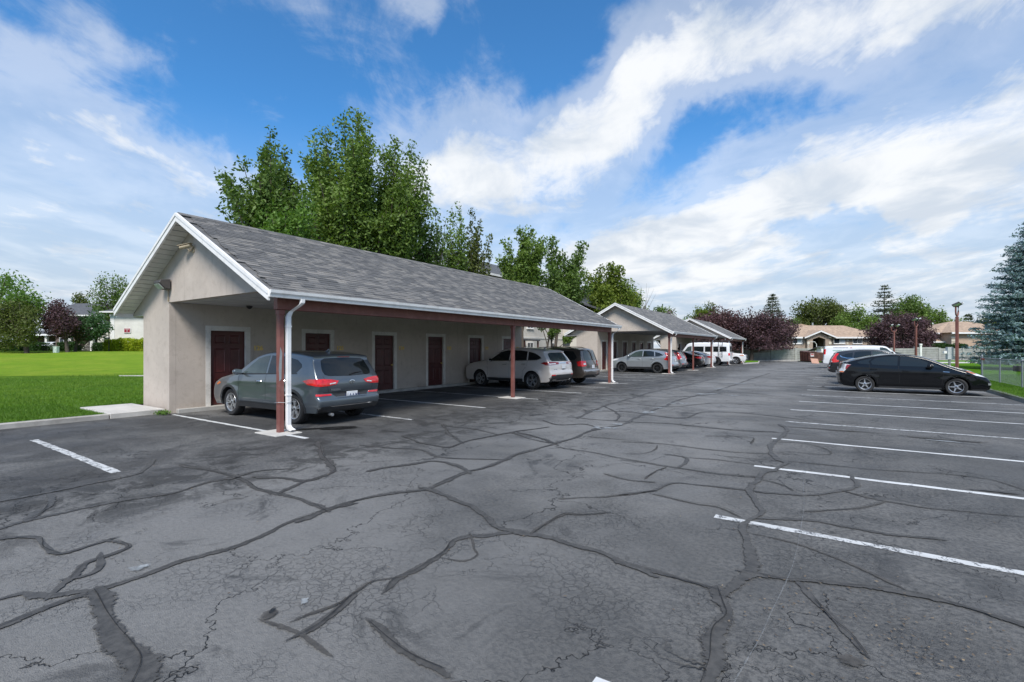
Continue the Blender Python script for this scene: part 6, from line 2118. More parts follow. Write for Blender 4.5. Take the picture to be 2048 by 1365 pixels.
# front wall in pieces round the arched porch opening
pxl, pxr = lat(1622, HD) - lat(1650, HD), lat(1647, HD) - lat(1650, HD)
gl, gr = lat(1611, HD) - lat(1650, HD), lat(1658, HD) - lat(1650, HD)
gc = (gl + gr) / 2
MB().box(x0, gl, 0, 9, 0, ez).build('wall', M_BRICK, h1)
MB().box(gr, x1, 0, 9, 0, ez).build('wall', M_BRICK, h1)
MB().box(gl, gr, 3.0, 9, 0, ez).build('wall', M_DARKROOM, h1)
top = hz(665, HD)
porch = MB()
outl = [(gl, 0), (pxl, 0), (pxl, hz(679, HD)), (gc, hz(674.5, HD)), (pxr, hz(679, HD)), (pxr, 0), (gr, 0), (gr, ez), (gc, top), (gl, ez)]
porch.prism([(x, -0.5, z) for x, z in outl], (0, 0.45, 0))
porch.build('porch_wall', M_BRICK, h1)
for s_ in (-1, 1):
    xa = gl if s_ < 0 else gr - 0.35
    for q in range(7):
        if q % 2 == 0:
            MB().box(xa - .05, xa + .42, -0.56, -0.503, 0.3 + q * .52, 0.75 + q * .52).build('quoin', M_QUOIN, h1)
    xb = x0 if s_ < 0 else lat(1693, HD) - lat(1650, HD)
    for q in range(7):
        MB().box(xb - .04, xb + (.42 if q % 2 else .30), -0.06, -0.003, 0.3 + q * .52, 0.72 + q * .52).build('quoin', M_QUOIN, h1)
# hipped roof with a gable over the porch
ov = 0.5
rb = MB()
rb.add([(x0 - ov, -ov, ez), (x1 + ov, -ov, ez), (x1 + ov, 9 + ov, ez), (x0 - ov, 9 + ov, ez), (x0 + 1.0, 4.5, rz_), (x1 - 4.0, 4.5, rz_)], [(0, 1, 5, 4), (1, 2, 5), (2, 3, 4, 5), (3, 0, 4), (0, 3, 2, 1)])
r1 = rb.build('roof', M_ROOF_TAN, h1)
gy = hz(661.5, HD)
rb = MB()
yb = 5.5
rb.add([(gl - .7, -1.0, ez - .02), (gc, -1.0, gy), (gr + .7, -1.0, ez - .02), (gl - .7, yb, ez + .0), (gc, yb, gy + .3), (gr + .7, yb, ez + .0)], [(0, 1, 4, 3), (1, 2, 5, 4)])
rb.build('porch_roof', M_ROOF_TAN, h1)
for s_, xe in ((-1, gl - .75), (1, gr + .75)):
    MB().prism([(xe, -1.06, ez - .06), (gc, -1.06, gy - .02), (gc, -1.06, gy - .26), (xe, -1.06, ez - .28)], (0, .05, 0)).build('rake_board', M_WHITE, h1)
MB().box(x0 - ov - .05, gl - .78, -ov - .10, -ov + .0, ez - .24, ez + .01).build('gutter', M_WHITE, h1)
MB().box(gr + .78, x1 + ov + .05, -ov - .10, -ov + .0, ez - .24, ez + .01).build('gutter', M_WHITE, h1)
pk = hz(645.5, HD)
MB().add([(gc - 2.6, 4.4, rz_ - .3), (gc + 2.6, 4.4, rz_ - .3), (gc, 4.5, pk), (gc, 7, pk), (gc - 2.6, 8, rz_ - .5), (gc + 2.6, 8, rz_ - .5)], [(0, 1, 2), (0, 2, 3, 4), (1, 5, 3, 2)]).build('roof_peak', M_ROOF_TAN, h1)
for a, b_, bl in ((1585, 1604, M_SHADE), (1667, 1690, M_SHADE), (1705, 1724, None)):
    xa, xb = lat(a, HD) - lat(1650, HD), lat(b_, HD) - lat(1650, HD)
    framed_window(h1, xa, xb, hz(688, HD), hz(677, HD), -0.02, M_WHITE, 2, bl)
MB().tube([(gc - 4.6, 4.6, rz_ - .2), (gc - 4.6, 4.6, rz_ + .7)], .13, 8).build('vent_pipe', M_STEEL, r1)
MB().tube([(gc + 2.2, 4.8, rz_ - .2), (gc + 2.2, 4.8, rz_ + .5)], .13, 8).build('vent_pipe', M_STEEL, r1)

HD2 = 78.0
h2 = empty('house', VD(HD2, lat(1940, HD2), 0), YAW, 'tan stucco house with hipped roof behind the blue spruce', 'house', 'houses beyond the wall')
ez, rz_ = hz(665.5, HD2), hz(640, HD2)
xa, xb = lat(1903, HD2) - lat(1940, HD2), lat(2060, HD2) - lat(1940, HD2)
xl = lat(1876, HD2) - lat(1940, HD2)
MB().box(xa, xb, 0, 11, 0, ez).build('wall', M_TANWALL, h2)
MB().box(xl + .8, xa, 2.2, 10, 0, ez - .1).build('wall', M_BRICK, h2)
rb = MB()
pkx = lat(1960, HD2) - lat(1940, HD2)
rb.add([(xl, 1.6, ez + .05), (xa - .5, 1.4, ez), (xa - .5, -.6, ez), (xb + .5, -.6, ez), (xb + .5, 11.6, ez), (xl, 11.6, ez), (pkx, 5.5, rz_), (pkx + 3.0, 5.5, rz_ + .02)],
       [(0, 1, 6), (1, 2, 6), (2, 3, 7, 6), (3, 4, 7), (4, 5, 6, 7), (5, 0, 6)])
rb.build('roof', M_ROOF_TAN, h2)
MB().box(xa - .55, xb + .5, -.72, -.6, ez - .22, ez + .02).build('gutter', M_WHITE, h2)
MB().box(xl - .05, xa - .56, 1.45, 1.58, ez - .2, ez + .04).build('gutter', M_WHITE, h2)
for q in range(8):
    MB().box(xa - .05, xa + (.8 if q % 2 else .6), -.07, -.003, .3 + q * .5, .68 + q * .5).build('quoin', M_QUOIN, h2)
framed_window(h2, xa - .85, xa - .2, hz(687, HD2), hz(672, HD2), 2.1, M_WHITE, 1)
pr = MB()
pr.prism([(xl + .1, 1.2, hz(684, HD2)), (xl + .1, 2.3, hz(676, HD2)), (xl + .1, 2.3, hz(684, HD2))], (2.1, 0, 0))
pr.build('porch_roof', M_ROOF_TAN, h2)
MB().box(xl + .05, xl + 2.25, 1.1, 1.2, hz(685.5, HD2), hz(683, HD2)).build('fascia', M_WHITE, h2)
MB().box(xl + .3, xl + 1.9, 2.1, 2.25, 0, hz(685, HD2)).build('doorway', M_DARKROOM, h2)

# ------------------------------------------------------------------ concrete panel wall across the far end
cw = empty('concrete_wall', VD(66.6, 0, 0), YAW, 'grey concrete panel wall running across the far end of the lot', 'wall')


def panel_mesh(w, h):
    mb = MB()
    rows = 6
    for q in range(rows):
        z0, z1 = 0.02 + h * q / rows, 0.02 + h * (q + 1) / rows
        mb.box(0.0, w, -0.05 - 0.008 * (q % 2), 0.05, z0 + .02, z1 - .02)
    mb.box(0.01, w - .01, -0.015, 0.04, 0, h)
    me = mb.mesh('wall_panel')
    me.materials.append(M_BLOCK)
    return me


pw = 3.3
PA, PB = panel_mesh(pw - .32, 1.70), panel_mesh(pw - .32, 1.88)
post_me = MB().box(-.16, .16, -.12, .12, 0, 2.0).mesh('wall_post', bevel=0.015)
post_me.materials.append(M_BLOCK)
for k in range(25):
    l = 16 + k * pw
    tall = l > 47 and (k % 4 == 0 or k > 19)
    inst(PB if tall else PA, 'wall_panel', cw, (l + .16, 0, random.uniform(-.02, .02)))
    inst(post_me, 'wall_post', cw, (l, 0, -.05 if tall else -.22))
cp_ = MB().box(16, 16 + 25 * pw, -.10, .10, -.06, .03)
cp_.build('footing', M_CONC, cw)

# ------------------------------------------------------------------ dumpster with cardboard and a loose white panel
dm = empty('dumpster', G(1625, 724.5), YAW + 0.12, 'brown steel dumpster with tilted lids at the far wall', 'dumpster')
mb = MB()
mb.prism([(-1.05, -.85, .12), (-1.05, .85, .12), (-1.05, .95, 1.35), (-1.05, -.85, 1.15)], (2.1, 0, 0))
mb.build('bin', M_DUMP, dm, bevel=0.03)
for s_ in (-1, 1):
    for q in range(4):
        MB().box(s_ * 1.06 - .03, s_ * 1.06 + .03, -.7 + q * .45, -.62 + q * .45, .2, 1.1).build('rib', M_DUMP, dm)
    MB().box(s_ * .52 - .50, s_ * .52 + .50, -.02, .02, -.05, .05).build('lid', M_BLACK if s_ > 0 else M_DUMP, dm, loc=(0, .1, 1.55), rot=(.42, 0, 0)) if False else None
for s_ in (-1, 1):
    lid = MB().box(s_ * .52 - .51, s_ * .52 + .51, -1.75, 0, -.02, .02).build('lid', M_STEEL if s_ > 0 else M_DUMP, dm, bevel=0.01)
    lid.location = (0, .95, 1.38)
    lid.rotation_euler = (-0.30 if s_ > 0 else 0.10, 0, 0)
MB().box(-.95, -.50, -.87, -.852, .72, 1.06).build('notice', M_PLATE, dm)
MB().box(-.92, -.53, -.876, -.871, .84, 1.03).build('notice_field', M_SIGN_R, dm)
for q in range(2):
    MB().tube([(-.8 + q * 1.6, -.6, .08), (-.72 + q * 1.6, -.6, .08)], .08, 10).build('caster', M_BLACK, dm)
cb = MB().box(-.42, .42, -.02, .02, 0, .62).build('cardboard_sheet', M_CARD, None, loc=G(1631, 727.5), rot=(-.5, .06, YAW))
tag(cb, 'flattened pinkish cardboard leaning on the brown dumpster', 'cardboard')
wp = empty('gate_panel', G(1642, 724.5), YAW, 'white upright gate panel between dumpster and work van', 'gate')
MB().box(-.55, .55, -.03, .03, .1, 1.65).build('panel', M_WHITE, wp, bevel=0.01)
for q in range(2):
    MB().box(-.55 + q * 1.04, -.49 + q * 1.04, -.06, -.032, 0, 1.7).build('stile', M_STEEL, wp)
gt = empty('metal_gate_frame', VD(66.2, lat(1622, 66.2)), YAW, 'thin white bent-pipe gate frame behind the dumpster', 'gate')
MB().tube([(-.4, 0, 0), (-.4, 0, 2.6), (.5, 0, 2.6), (.75, 0, 2.3), (.8, 0, 0)], .035, 8).build('pipe', M_WHITE, gt)
MB().tube([(-.4, 0, 1.3), (.78, 0, 1.3)], .025, 8).build('cross_pipe', M_WHITE, gt)


# ------------------------------------------------------------------ parking-lot light poles
def light_pole(label, px, py_top, d, two, lean=0.0):
    p = empty('light_pole', VD(d, lat(px, d), 0.05), YAW + lean, label, 'light pole', 'maroon light poles at the lawn edge')
    top = hz(py_top, d) - 0.05
    yb = top - 1.05
    MB().box(-.075, .075, -.075, .075, 0, yb).build('pole', M_MAROON, p, bevel=0.01)
    MB().box(-.17, .17, -.17, .17, -.05, .06).build('base_plate', M_MAROON, p, bevel=0.01)
    r = .34 if two else .20
    pts = [(-r, 0, yb + .72), (-r, 0, yb + .32), (-r * .75, 0, yb + .12), (0, 0, yb + .03), (r * .75, 0, yb + .12), (r, 0, yb + .32), (r, 0, yb + .72)]
    MB().tube(pts, .05, 8).build('yoke', M_MAROON, p, smooth=50)
    heads = ((-r, -.25), (r, .25)) if two else ((-r, 0.35), (r, -0.35))
    for hx, tl in heads:
        h = bpy.data.objects.new('lamp_head', None)
        link(h, p)
        h.location = (hx + (0.06 if hx > 0 else -.04), -.05, yb + .82)
        h.rotation_euler = (-.5, tl, 0)
        MB().box(-.17, .17, -.22, .22, -.05, .05).build('housing', M_BRONZE, h, bevel=0.02)
        MB().box(-.13, .13, -.18, .18, -.062, -.051).build('lens', M_LENS, h)
        MB().box(-.13, .13, -.235, -.221, -.035, .04).build('end_lens', M_LENS, h)
    return p


light_pole('tallest maroon light pole, just beyond the black liftback', 1914, 603, 33.0, False, 0.5)
light_pole('thin maroon light pole with a single bright head, second in the line of poles', 1832, 635, 50.5, False, 0.2)
light_pole('farthest maroon light pole with a wide two-lamp yoke', 1788, 648, 61.0, True)
eb = empty('electrical_box', VD(33.4, lat(1899, 33.4), 0.05), YAW, 'grey electrical box on a strut behind the tallest light pole', 'electrical box')
MB().box(-.05, .05, -.05, .05, 0, 1.2).build('strut', M_STEEL, eb)
MB().box(-.20, .20, -.10, .10, .9, 1.75).build('cabinet', mat('grey_enamel', (.42, .45, .47), .5), eb, bevel=0.01)
MB().box(-.42, -.22, -.06, .06, 1.3, 1.48).build('outlet', M_WHITE, eb, bevel=0.01)
wp2 = empty('marker_post', VD(52, lat(1841.5, 52), 0), YAW, 'short white plastic marker post beside the second light pole', 'post')
MB().box(-.10, .10, -.06, .06, 0, 2.0).build('post', M_WHITE, wp2, bevel=0.02)
MB().box(-.13, .13, -.09, .09, 2.0, 2.2).build('cap', M_WHITE, wp2, bevel=0.03)

# ------------------------------------------------------------------ chain link fence on the right
FXX = 6.2
fence = empty('chain_link_fence', (FXX, 35.0, 0.09), 0, 'grey chain link fence along the right-hand lawn', 'fence')
M_WIRE = mat('fence_wire', (0.36, 0.38, 0.39), 0.5, metal=0.6, var=0.1)
M_POST = mat('fence_post', (0.24, 0.26, 0.28), 0.5, metal=0.5, var=0.1)
ys = [0, -3.45, -6.8, -10.2, -13.6, -17.0]
for i, yy in enumerate(ys):
    p = MB().tube([(0, yy, -.05), (0, yy, 1.24 if i == 0 else 1.12)], .045 if i == 0 else .032, 10).build('fence_post', M_POST, fence, smooth=50)
    MB().lathe([(.05, 0), (.045, .03), (.02, .05), (0, .055)], 10, 'z', (0, yy, 1.24 if i == 0 else 1.12)).build('post_cap', M_POST, p, smooth=50)
MB().tube([(0, 0, 1.12), (0, -17, 1.12)], .022, 8).build('top_rail', M_POST, fence, smooth=50)
MB().tube([(0, 0, .06), (0, -17, .06)], .006, 5).build('bottom_wire', M_WIRE, fence)
mb = MB()
stp = 0.085
nn = int(17 / stp)
for k in range(-12, nn):
    for s_ in (1, -1):
        ya, yb_ = -k * stp, -(k + 12.4) * stp
        za, zb = (0.06, 1.11) if s_ > 0 else (1.11, 0.06)
        t0 = max(0, (0 - ya) / (yb_ - ya)) if ya > 0 else 0
        t1 = min(1, (-17 - ya) / (yb_ - ya))
        if t1 <= t0:
            continue
        A = (s_ * .003, ya + (yb_ - ya) * t0, za + (zb - za) * t0)
        B = (s_ * .003, ya + (yb_ - ya) * t1, za + (zb - za) * t1)
        mb.tube([A, B], .0022, 3, caps=False)
o = mb.build('chain_link_mesh', M_WIRE, fence)
o['kind'] = 'stuff'
bx_ = empty('fence_latch_box', (FXX - .02, 28.75, .75), 0, 'dark metal latch box bolted to the chain link fence', 'latch box')
MB().box(-.12, .10, -.40, .12, 0, .24).build('case', M_BRONZE, bx_, bevel=0.02)
MB().box(-.125, -.121, -.32, -.08, .06, .18).build('recess', M_BLACK, bx_)
rt = MB().box(-.05, .05, -.45, -.05, 1.0, 1.11).build('fence_tag', mat('dull_red_tag', (.20, .06, .05), .6), None, loc=(FXX - .03, 34.9, .09), bevel=0.01)
tag(rt, 'small dull red tag hanging near the corner post of the chain link fence', 'tag')


# ------------------------------------------------------------------ person by the parked cars
def person(loc, rz):
    root = empty('person', loc, rz, 'person in a dark jacket standing beyond the silver crossovers', 'person')
    J = {'hip': (0, 0, .95, .155, .115), 'waist': (0, 0, 1.12, .145, .105), 'chest': (0, 0, 1.32, .17, .12), 'neck': (0, 0, 1.50, .055, .055), 'head': (0, .01, 1.60, .075, .09), 'crown': (0, .01, 1.72, .07, .085),
         'shl': (.19, 0, 1.43, .06, .06), 'ell': (.25, -.02, 1.15, .048, .048), 'wrl': (.23, .10, .92, .035, .035), 'hal': (.22, .14, .86, .03, .035),
         'shr': (-.19, 0, 1.43, .06, .06), 'elr': (-.25, -.02, 1.15, .048, .048), 'wrr': (-.23, .10, .92, .035, .035), 'har': (-.22, .14, .86, .03, .035),
         'hl': (.09, 0, .90, .095, .095), 'kl': (.10, .02, .50, .065, .07), 'al': (.10, -.02, .09, .045, .05), 'fl': (.11, .13, .035, .04, .035),
         'hr': (-.09, 0, .90, .095, .095), 'kr': (-.10, .02, .50, .065, .07), 'ar': (-.10, -.02, .09, .045, .05), 'fr': (-.11, .13, .035, .04, .035)}
    E = [('hip', 'waist'), ('waist', 'chest'), ('chest', 'neck'), ('neck', 'head'), ('head', 'crown'), ('chest', 'shl'), ('shl', 'ell'), ('ell', 'wrl'), ('wrl', 'hal'), ('chest', 'shr'), ('shr', 'elr'), ('elr', 'wrr'), ('wrr', 'har'),
         ('hip', 'hl'), ('hl', 'kl'), ('kl', 'al'), ('al', 'fl'), ('hip', 'hr'), ('hr', 'kr'), ('kr', 'ar'), ('ar', 'fr')]
    ks = list(J)
    me = bpy.data.meshes.new('body')
    me.from_pydata([J[k][:3] for k in ks], [(ks.index(a), ks.index(b)) for a, b in E], [])
    o = link(bpy.data.objects.new('body', me), root)
    o.modifiers.new('skin', 'SKIN')
    for i, k in enumerate(ks):
        me.skin_vertices[0].data[i].radius = J[k][3:]
        me.skin_vertices[0].data[i].use_root = (k == 'hip')
    sb = o.modifiers.new('sub', 'SUBSURF')
    sb.levels = sb.render_levels = 2
    m, nt, b = principled('person_surface')
    tc = nt.new('ShaderNodeTexCoord')
    sp = nt.new('ShaderNodeSeparateXYZ')
    nt.l.new(tc.outputs['Object'], sp.inputs[0])
    c_ = nt.mix(nt.math('GREATER_THAN', sp.outputs[2], 0.95), (0.03, 0.035, 0.06), (0.035, 0.033, 0.035))
    c_ = nt.mix(nt.math('GREATER_THAN', sp.outputs[2], 1.49), c_, (0.42, 0.24, 0.17))
    c_ = nt.mix(nt.math('LESS_THAN', sp.outputs[2], 0.08), c_, (0.02, 0.02, 0.02))
    nt.put(b.inputs['Base Color'], c_)
    b.inputs['Roughness'].default_value = 0.8
    me.materials.append(m)
    hm = MB().lathe([(.0, .135), (.05, .125), (.085, .08), (.096, .02), (.092, -.03)], 14).build('hair', mat('dark_hair', (.03, .02, .015), .7), root, smooth=60)
    hm.location = (0, -.012, 1.66)
    nose = MB().prism([(-.012, .095, 1.60), (.012, .095, 1.60), (0, .125, 1.605), ], (0, -.005, .05)).build('nose', mat('skin', (.42, .24, .17), .6), root)
    for s_ in (-1, 1):
        MB().lathe([(0, .004), (.008, .002), (.010, 0)], 8, 'y', (s_ * .03, .088, 1.655)).build('eye', M_BLACK, root)
        MB().lathe([(0, -.012), (.022, -.008), (.026, 0), (.018, .01), (0, .012)], 8, 'x', (s_ * .082, .0, 1.63)).build('ear', mat('skin', (.42, .24, .17), .6), root)
        for q, (fx_, ln) in enumerate(((-.024, .075), (-.008, .088), (.008, .082), (.022, .066))):
            b0 = Vector((s_ * .22 + fx_, .15, .83))
            MB().tube([b0, b0 + Vector((0, .008, -ln * .55)), b0 + Vector((0, -.006, -ln))], [.009, .0085, .007], 6).build('finger', mat('skin', (.42, .24, .17), .6), root)
        b0 = Vector((s_ * .19, .15, .86))
        MB().tube([b0, b0 + Vector((-s_ * .02, .012, -.03)), b0 + Vector((-s_ * .018, .014, -.06))], [.010, .009, .007], 6).build('thumb', mat('skin', (.42, .24, .17), .6), root)
    return root


person((AT(1357, 697, 42.6).x, AT(1357, 697, 42.6).y, 0), 0.4)

# ================================================================== trees, hedges, grass
def leaf_material(name, ca, cb, trans=0.35, rough=0.55):
    m = bpy.data.materials.new(name)
    m.use_nodes = True
    nt = NT(m.node_tree)
    nt.n.clear()
    out = nt.new('ShaderNodeOutputMaterial')
    at = nt.new('ShaderNodeAttribute', attribute_name='tint')
    c = nt.mix(at.outputs['Fac'], ca, cb)
    pb = nt.new('ShaderNodeBsdfPrincipled')
    nt.l.new(c, pb.inputs['Base Color'])
    pb.inputs['Roughness'].default_value = rough
    pb.inputs['Specular IOR Level'].default_value = 0.3
    tr = nt.new('ShaderNodeBsdfTranslucent')
    c2 = nt.mix(1.0, c, (1.15, 1.25, 0.55), 'MULTIPLY')
    nt.l.new(c2, tr.inputs['Color'])
    mx = nt.new('ShaderNodeMixShader')
    mx.inputs[0].default_value = trans
    nt.l.new(pb.outputs[0], mx.inputs[1])
    nt.l.new(tr.outputs[0], mx.inputs[2])
    nt.l.new(mx.outputs[0], out.inputs[0])
    return m


M_BARK = mat('bark', (0.085, 0.068, 0.055), 0.9, var=0.3, scale=8, bump=0.7, bscale=18)
M_BARK_GREY = mat('grey_bark', (0.20, 0.185, 0.17), 0.9, var=0.2, scale=8)
L_GREEN = leaf_material('maple_leaves', (0.062, 0.118, 0.021), (0.225, 0.325, 0.075))
L_DEEP = leaf_material('deep_green_leaves', (0.052, 0.102, 0.022), (0.180, 0.270, 0.068))
L_YELLOW = leaf_material('yellow_green_leaves', (0.075, 0.125, 0.016), (0.215, 0.270, 0.042))
L_PLUM = leaf_material('plum_leaves', (0.038, 0.021, 0.027), (0.155, 0.088, 0.104), 0.25)
L_PLUM2 = leaf_material('reddish_plum_leaves', (0.042, 0.021, 0.025), (0.175, 0.094, 0.100), 0.25)
L_BRIGHT = leaf_material('bright_leaves', (0.060, 0.135, 0.022), (0.180, 0.300, 0.060))
L_OLIVE = leaf_material('olive_leaves', (0.058, 0.085, 0.020), (0.155, 0.185, 0.050))
L_HEDGE = leaf_material('lime_hedge_leaves', (0.200, 0.270, 0.012), (0.460, 0.520, 0.028))
L_HEDGE_DK = leaf_material('dark_hedge_leaves', (0.020, 0.055, 0.014), (0.055, 0.115, 0.026))
L_SPRUCE = leaf_material('blue_spruce_needles', (0.090, 0.150, 0.160), (0.290, 0.410, 0.440), 0.15)
L_FIR = leaf_material('dark_needles', (0.022, 0.040, 0.016), (0.075, 0.095, 0.038), 0.2)
L_PINE = leaf_material('pine_needles', (0.028, 0.075, 0.030), (0.095, 0.180, 0.075), 0.25)


def leaves(name, pos, size, m, parent, rng, tint, up=0.55, aspect=0.55, axis=None):
    N = len(pos)
    n = rng.normal(size=(N, 3))
    n[:, 2] += up
    n /= np.linalg.norm(n, axis=1)[:, None]
    t = rng.normal(size=(N, 3)) if axis is None else axis
    t = t - n * np.sum(t * n, axis=1)[:, None]
    t /= np.maximum(1e-6, np.linalg.norm(t, axis=1))[:, None]
    b = np.cross(n, t)
    s = size * rng.uniform(0.65, 1.25, N)[:, None]
    v = np.empty((N, 4, 3), np.float32)
    v[:, 0] = pos + t * s * 0.55
    v[:, 1] = pos + b * s * aspect * 0.5 - n * s * 0.08
    v[:, 2] = pos - t * s * 0.5
    v[:, 3] = pos - b * s * aspect * 0.5 - n * s * 0.08
    return quads_object(name, v, 4, m, parent, tint)


def tree(name, label, base, tips, trunk_r, n_leaf, leaf, cl, m_leaf, group, seed=0, bare=0.30, fork=0.32, m_bark=None, spread=0.0, cat='tree', stems=1, inner=True, limb_sides=6, tip_thin=0.72, zmin=0.25, low_start=0.5):
    rng = np.random.default_rng(seed)
    base = Vector(base)
    root = empty(name, base, 0, label, cat, group)
    T = [Vector(p) - base for p in tips]
    H = max(p.z for p in T)
    cx = sum((p.x for p in T)) / len(T)
    cy = sum((p.y for p in T)) / len(T)
    wood = MB()
    starts = []
    for s_ in range(stems):
        off = Vector((rng.normal() * 0.25, rng.normal() * 0.25, 0)) if stems > 1 else Vector((0, 0, 0))
        top = Vector((cx * 0.7, cy * 0.7, H * 0.62)) + off * 2.2
        pts = [off * .4 + Vector((0, 0, -0.1)), off + Vector((cx * .1, cy * .1, H * .15)), off * 1.6 + Vector((cx * .3 + rng.normal() * .1, cy * .3 + rng.normal() * .1, H * fork)), off * 2 + Vector((cx * .5 + rng.normal() * .15, cy * .5, H * (fork + .22))), top]
        wood.tube(pts, [trunk_r * 1.25, trunk_r, trunk_r * .82, trunk_r * .5, trunk_r * .15], 9)
        starts.append(pts)
    trunk = wood.build('trunk', m_bark or M_BARK, root, smooth=60)
    lim = MB()
    P, W_, Rr, Tn = [], [], [], []
    for p in T:
        pts = starts[int(rng.integers(len(starts)))]
        k = rng.uniform(0.0, 0.85) * min(1.0, p.z / H)
        zt = H * (fork * 0.70 + k * low_start)
        zt = min(zt, p.z * (0.8 if low_start > .4 else 0.62))
        q0 = pts[0]
        for a, b in zip(pts[:-1], pts[1:]):
            if a.z <= zt <= b.z:
                q0 = a.lerp(b, (zt - a.z) / max(1e-6, b.z - a.z))
        mid = Vector((q0.x + (p.x - q0.x) * .55, q0.y + (p.y - q0.y) * .55, q0.z + (p.z - q0.z) * .47))
        mid += Vector(rng.normal(size=3)) * 0.06 * (p - q0).length
        path = []
        for j in range(7):
            t = j / 6
            path.append(q0 * (1 - t) ** 2 + mid * 2 * t * (1 - t) + p * t * t)
        r0 = trunk_r * 0.34
        lim.tube(path, [r0 * (1 - .88 * j / 6) + .006 for j in range(7)], limb_sides, caps=False)
        L = (p - q0).length
        nc = max(3, int(L / (cl * 0.62)))
        for j in range(nc):
            t = bare + (1 - bare) * (j + rng.uniform(0, 1)) / nc
            t = min(1.0, t)
            c = q0 * (1 - t) ** 2 + mid * 2 * t * (1 - t) + p * t * t
            r = cl * (1.18 - tip_thin * t ** 1.35) * rng.uniform(.75, 1.2)
            side = Vector(rng.normal(size=3))
            side.z *= .6
            c2 = c + side.normalized() * r * (0.55 + spread) * rng.uniform(0, 1)
            P.append(c2)
            Rr.append(r)
            W_.append(r * r)
            Tn.append(rng.uniform(0, 1))
            if r > 0.3 and rng.uniform() < 0.7:
                lim.tube([c, c2 + Vector((0, 0, r * .2))], [r0 * .2, .004], 4, caps=False)
    lim.build('limbs', m_bark or M_BARK, root, smooth=60)['kind'] = 'stuff'
    P = np.array([tuple(p) for p in P])
    Rr, W_, Tn = np.array(Rr), np.array(W_), np.array(Tn)
    idx = rng.choice(len(P), n_leaf, p=W_ / W_.sum())
    d = rng.normal(size=(n_leaf, 3))
    d /= np.linalg.norm(d, axis=1)[:, None]
    rad = Rr[idx] * rng.uniform(0, 1, n_leaf) ** 0.42
    pos = P[idx] + d * rad[:, None] * np.array([1, 1, .85])
    pos = pos[pos[:, 2] > zmin]
    idx = idx[:len(pos)]
    n_leaf = len(pos)
    tint = np.clip(Tn[idx] * .45 + rng.uniform(0, 1, n_leaf) * .55, 0, 1)
    leaves('crown', pos, leaf, m_leaf, root, rng, tint)
    return root


def depth_on(px, X):
    return FOCAL * X / (FX * FOCAL + RX * (px - 1024))


def tips_px(pairs, d, seed, jit, back=True):
    """tip points from photo pixels at a depth, plus inner limbs so that the crown is as deep as it is wide"""
    r = random.Random(seed)
    out = []
    for x, y in pairs:
        out.append(AT(x, y, d + r.uniform(-jit * .4, jit * .4)))
    if back:
        cx = sum(p[0] for p in pairs) / len(pairs)
        ymax = max(p[1] for p in pairs)
        for x, y in pairs:
            for s_ in ((r.choice((-1, 1)),) if r.random() < .8 else (-1, 1)):
                f = r.uniform(.45, .95)
                out.append(AT(cx + (x - cx) * f + r.uniform(-8, 8), ymax + (y - ymax) * r.uniform(.40, .86), d + s_ * r.uniform(.4, 1.0) * jit))
    return out


ZT = lambda pts: [(430 + x * .4395, 200 + y * .4395) for x, y in pts]
XT = -21.8


def lot_tree(label, pxb, pts, n, leaf, cl, m, seed, X=XT, jit=1.6, tr=.16, stems=1, bare=.46, extra=(), full=1.0, **kw):
    d = depth_on(pxb, X)
    b = VD(d, lat(pxb, d), 0)
    return tree('leafy_tree', label, b, tips_px(ZT(pts) + list(extra), d, seed, jit), tr, int(n * 0.78 * full), leaf * 1.34, cl * 0.80, m, 'trees behind the nearest carport', seed, bare=bare, stems=stems, tip_thin=.36, low_start=.26, **kw)


lot_tree('leftmost tall tree rising over the ridge of the nearest carport', 548, [(45, 330), (130, 300), (250, 152), (235, 220), (315, 225), (300, 300), (110, 412), (180, 445), (345, 345), (385, 380), (200, 350), (400, 470), (270, 400)], 20000, .15, .62, L_DEEP, 11, tr=.17)
lot_tree('shorter yellow-green tree low against the ridge beside the leftmost tall tree', 560, [(230, 470), (300, 440), (360, 480), (270, 530), (390, 540), (420, 440), (330, 520), (250, 580)], 12000, .14, .70, L_BRIGHT, 12, X=-20.4, jit=1.2, tr=.10)
lot_tree('tallest tree with pointed leaders behind the nearest carport', 720, [(645, 62), (590, 98), (500, 142), (440, 290), (470, 400), (430, 500), (452, 195), (415, 255), (480, 330), (710, 165), (690, 250), (560, 290), (640, 180), (620, 330), (530, 420), (700, 380), (600, 470), (470, 470), (680, 500), (560, 540), (500, 600), (640, 600), (700, 600)], 48000, .15, .78, L_GREEN, 13, jit=2.6, tr=.24)
lot_tree('right half of the tall clump, its leaders leaning right above the roof', 775, [(760, 208), (825, 182), (800, 260), (895, 220), (935, 285), (880, 320), (960, 372), (975, 425), (850, 400), (900, 450), (780, 420), (820, 520), (930, 470), (760, 540), (860, 580), (800, 650), (742, 330), (735, 410), (745, 490), (732, 590), (765, 630), (700, 520)], 40000, .15, .76, L_GREEN, 14, jit=2.2, tr=.2)
lot_tree('thin open tree with bare lower trunks right of the tall clump', 848, [(1000, 492), (930, 520), (1050, 545), (960, 560), (1020, 610), (900, 570), (985, 660), (1060, 600)], 7500, .15, .50, L_DEEP, 15, full=.62, jit=1.3, tr=.10, stems=3, bare=.45)
lot_tree('narrow column tree with two spires near the carport ridge middle', 912, [(1112, 478), (1080, 500), (1095, 560), (1130, 600), (1075, 640), (1040, 680), (1120, 690)], 6500, .16, .42, L_GREEN, 16, full=.62, jit=.9, tr=.08, bare=.35)
lot_tree('narrow leaning tree with drooping right side near the carport ridge middle', 935, [(1172, 498), (1205, 540), (1150, 580), (1252, 622), (1190, 640), (1220, 700), (1160, 690)], 6500, .17, .45, L_OLIVE, 17, full=.62, jit=.9, tr=.08, stems=2, bare=.35)
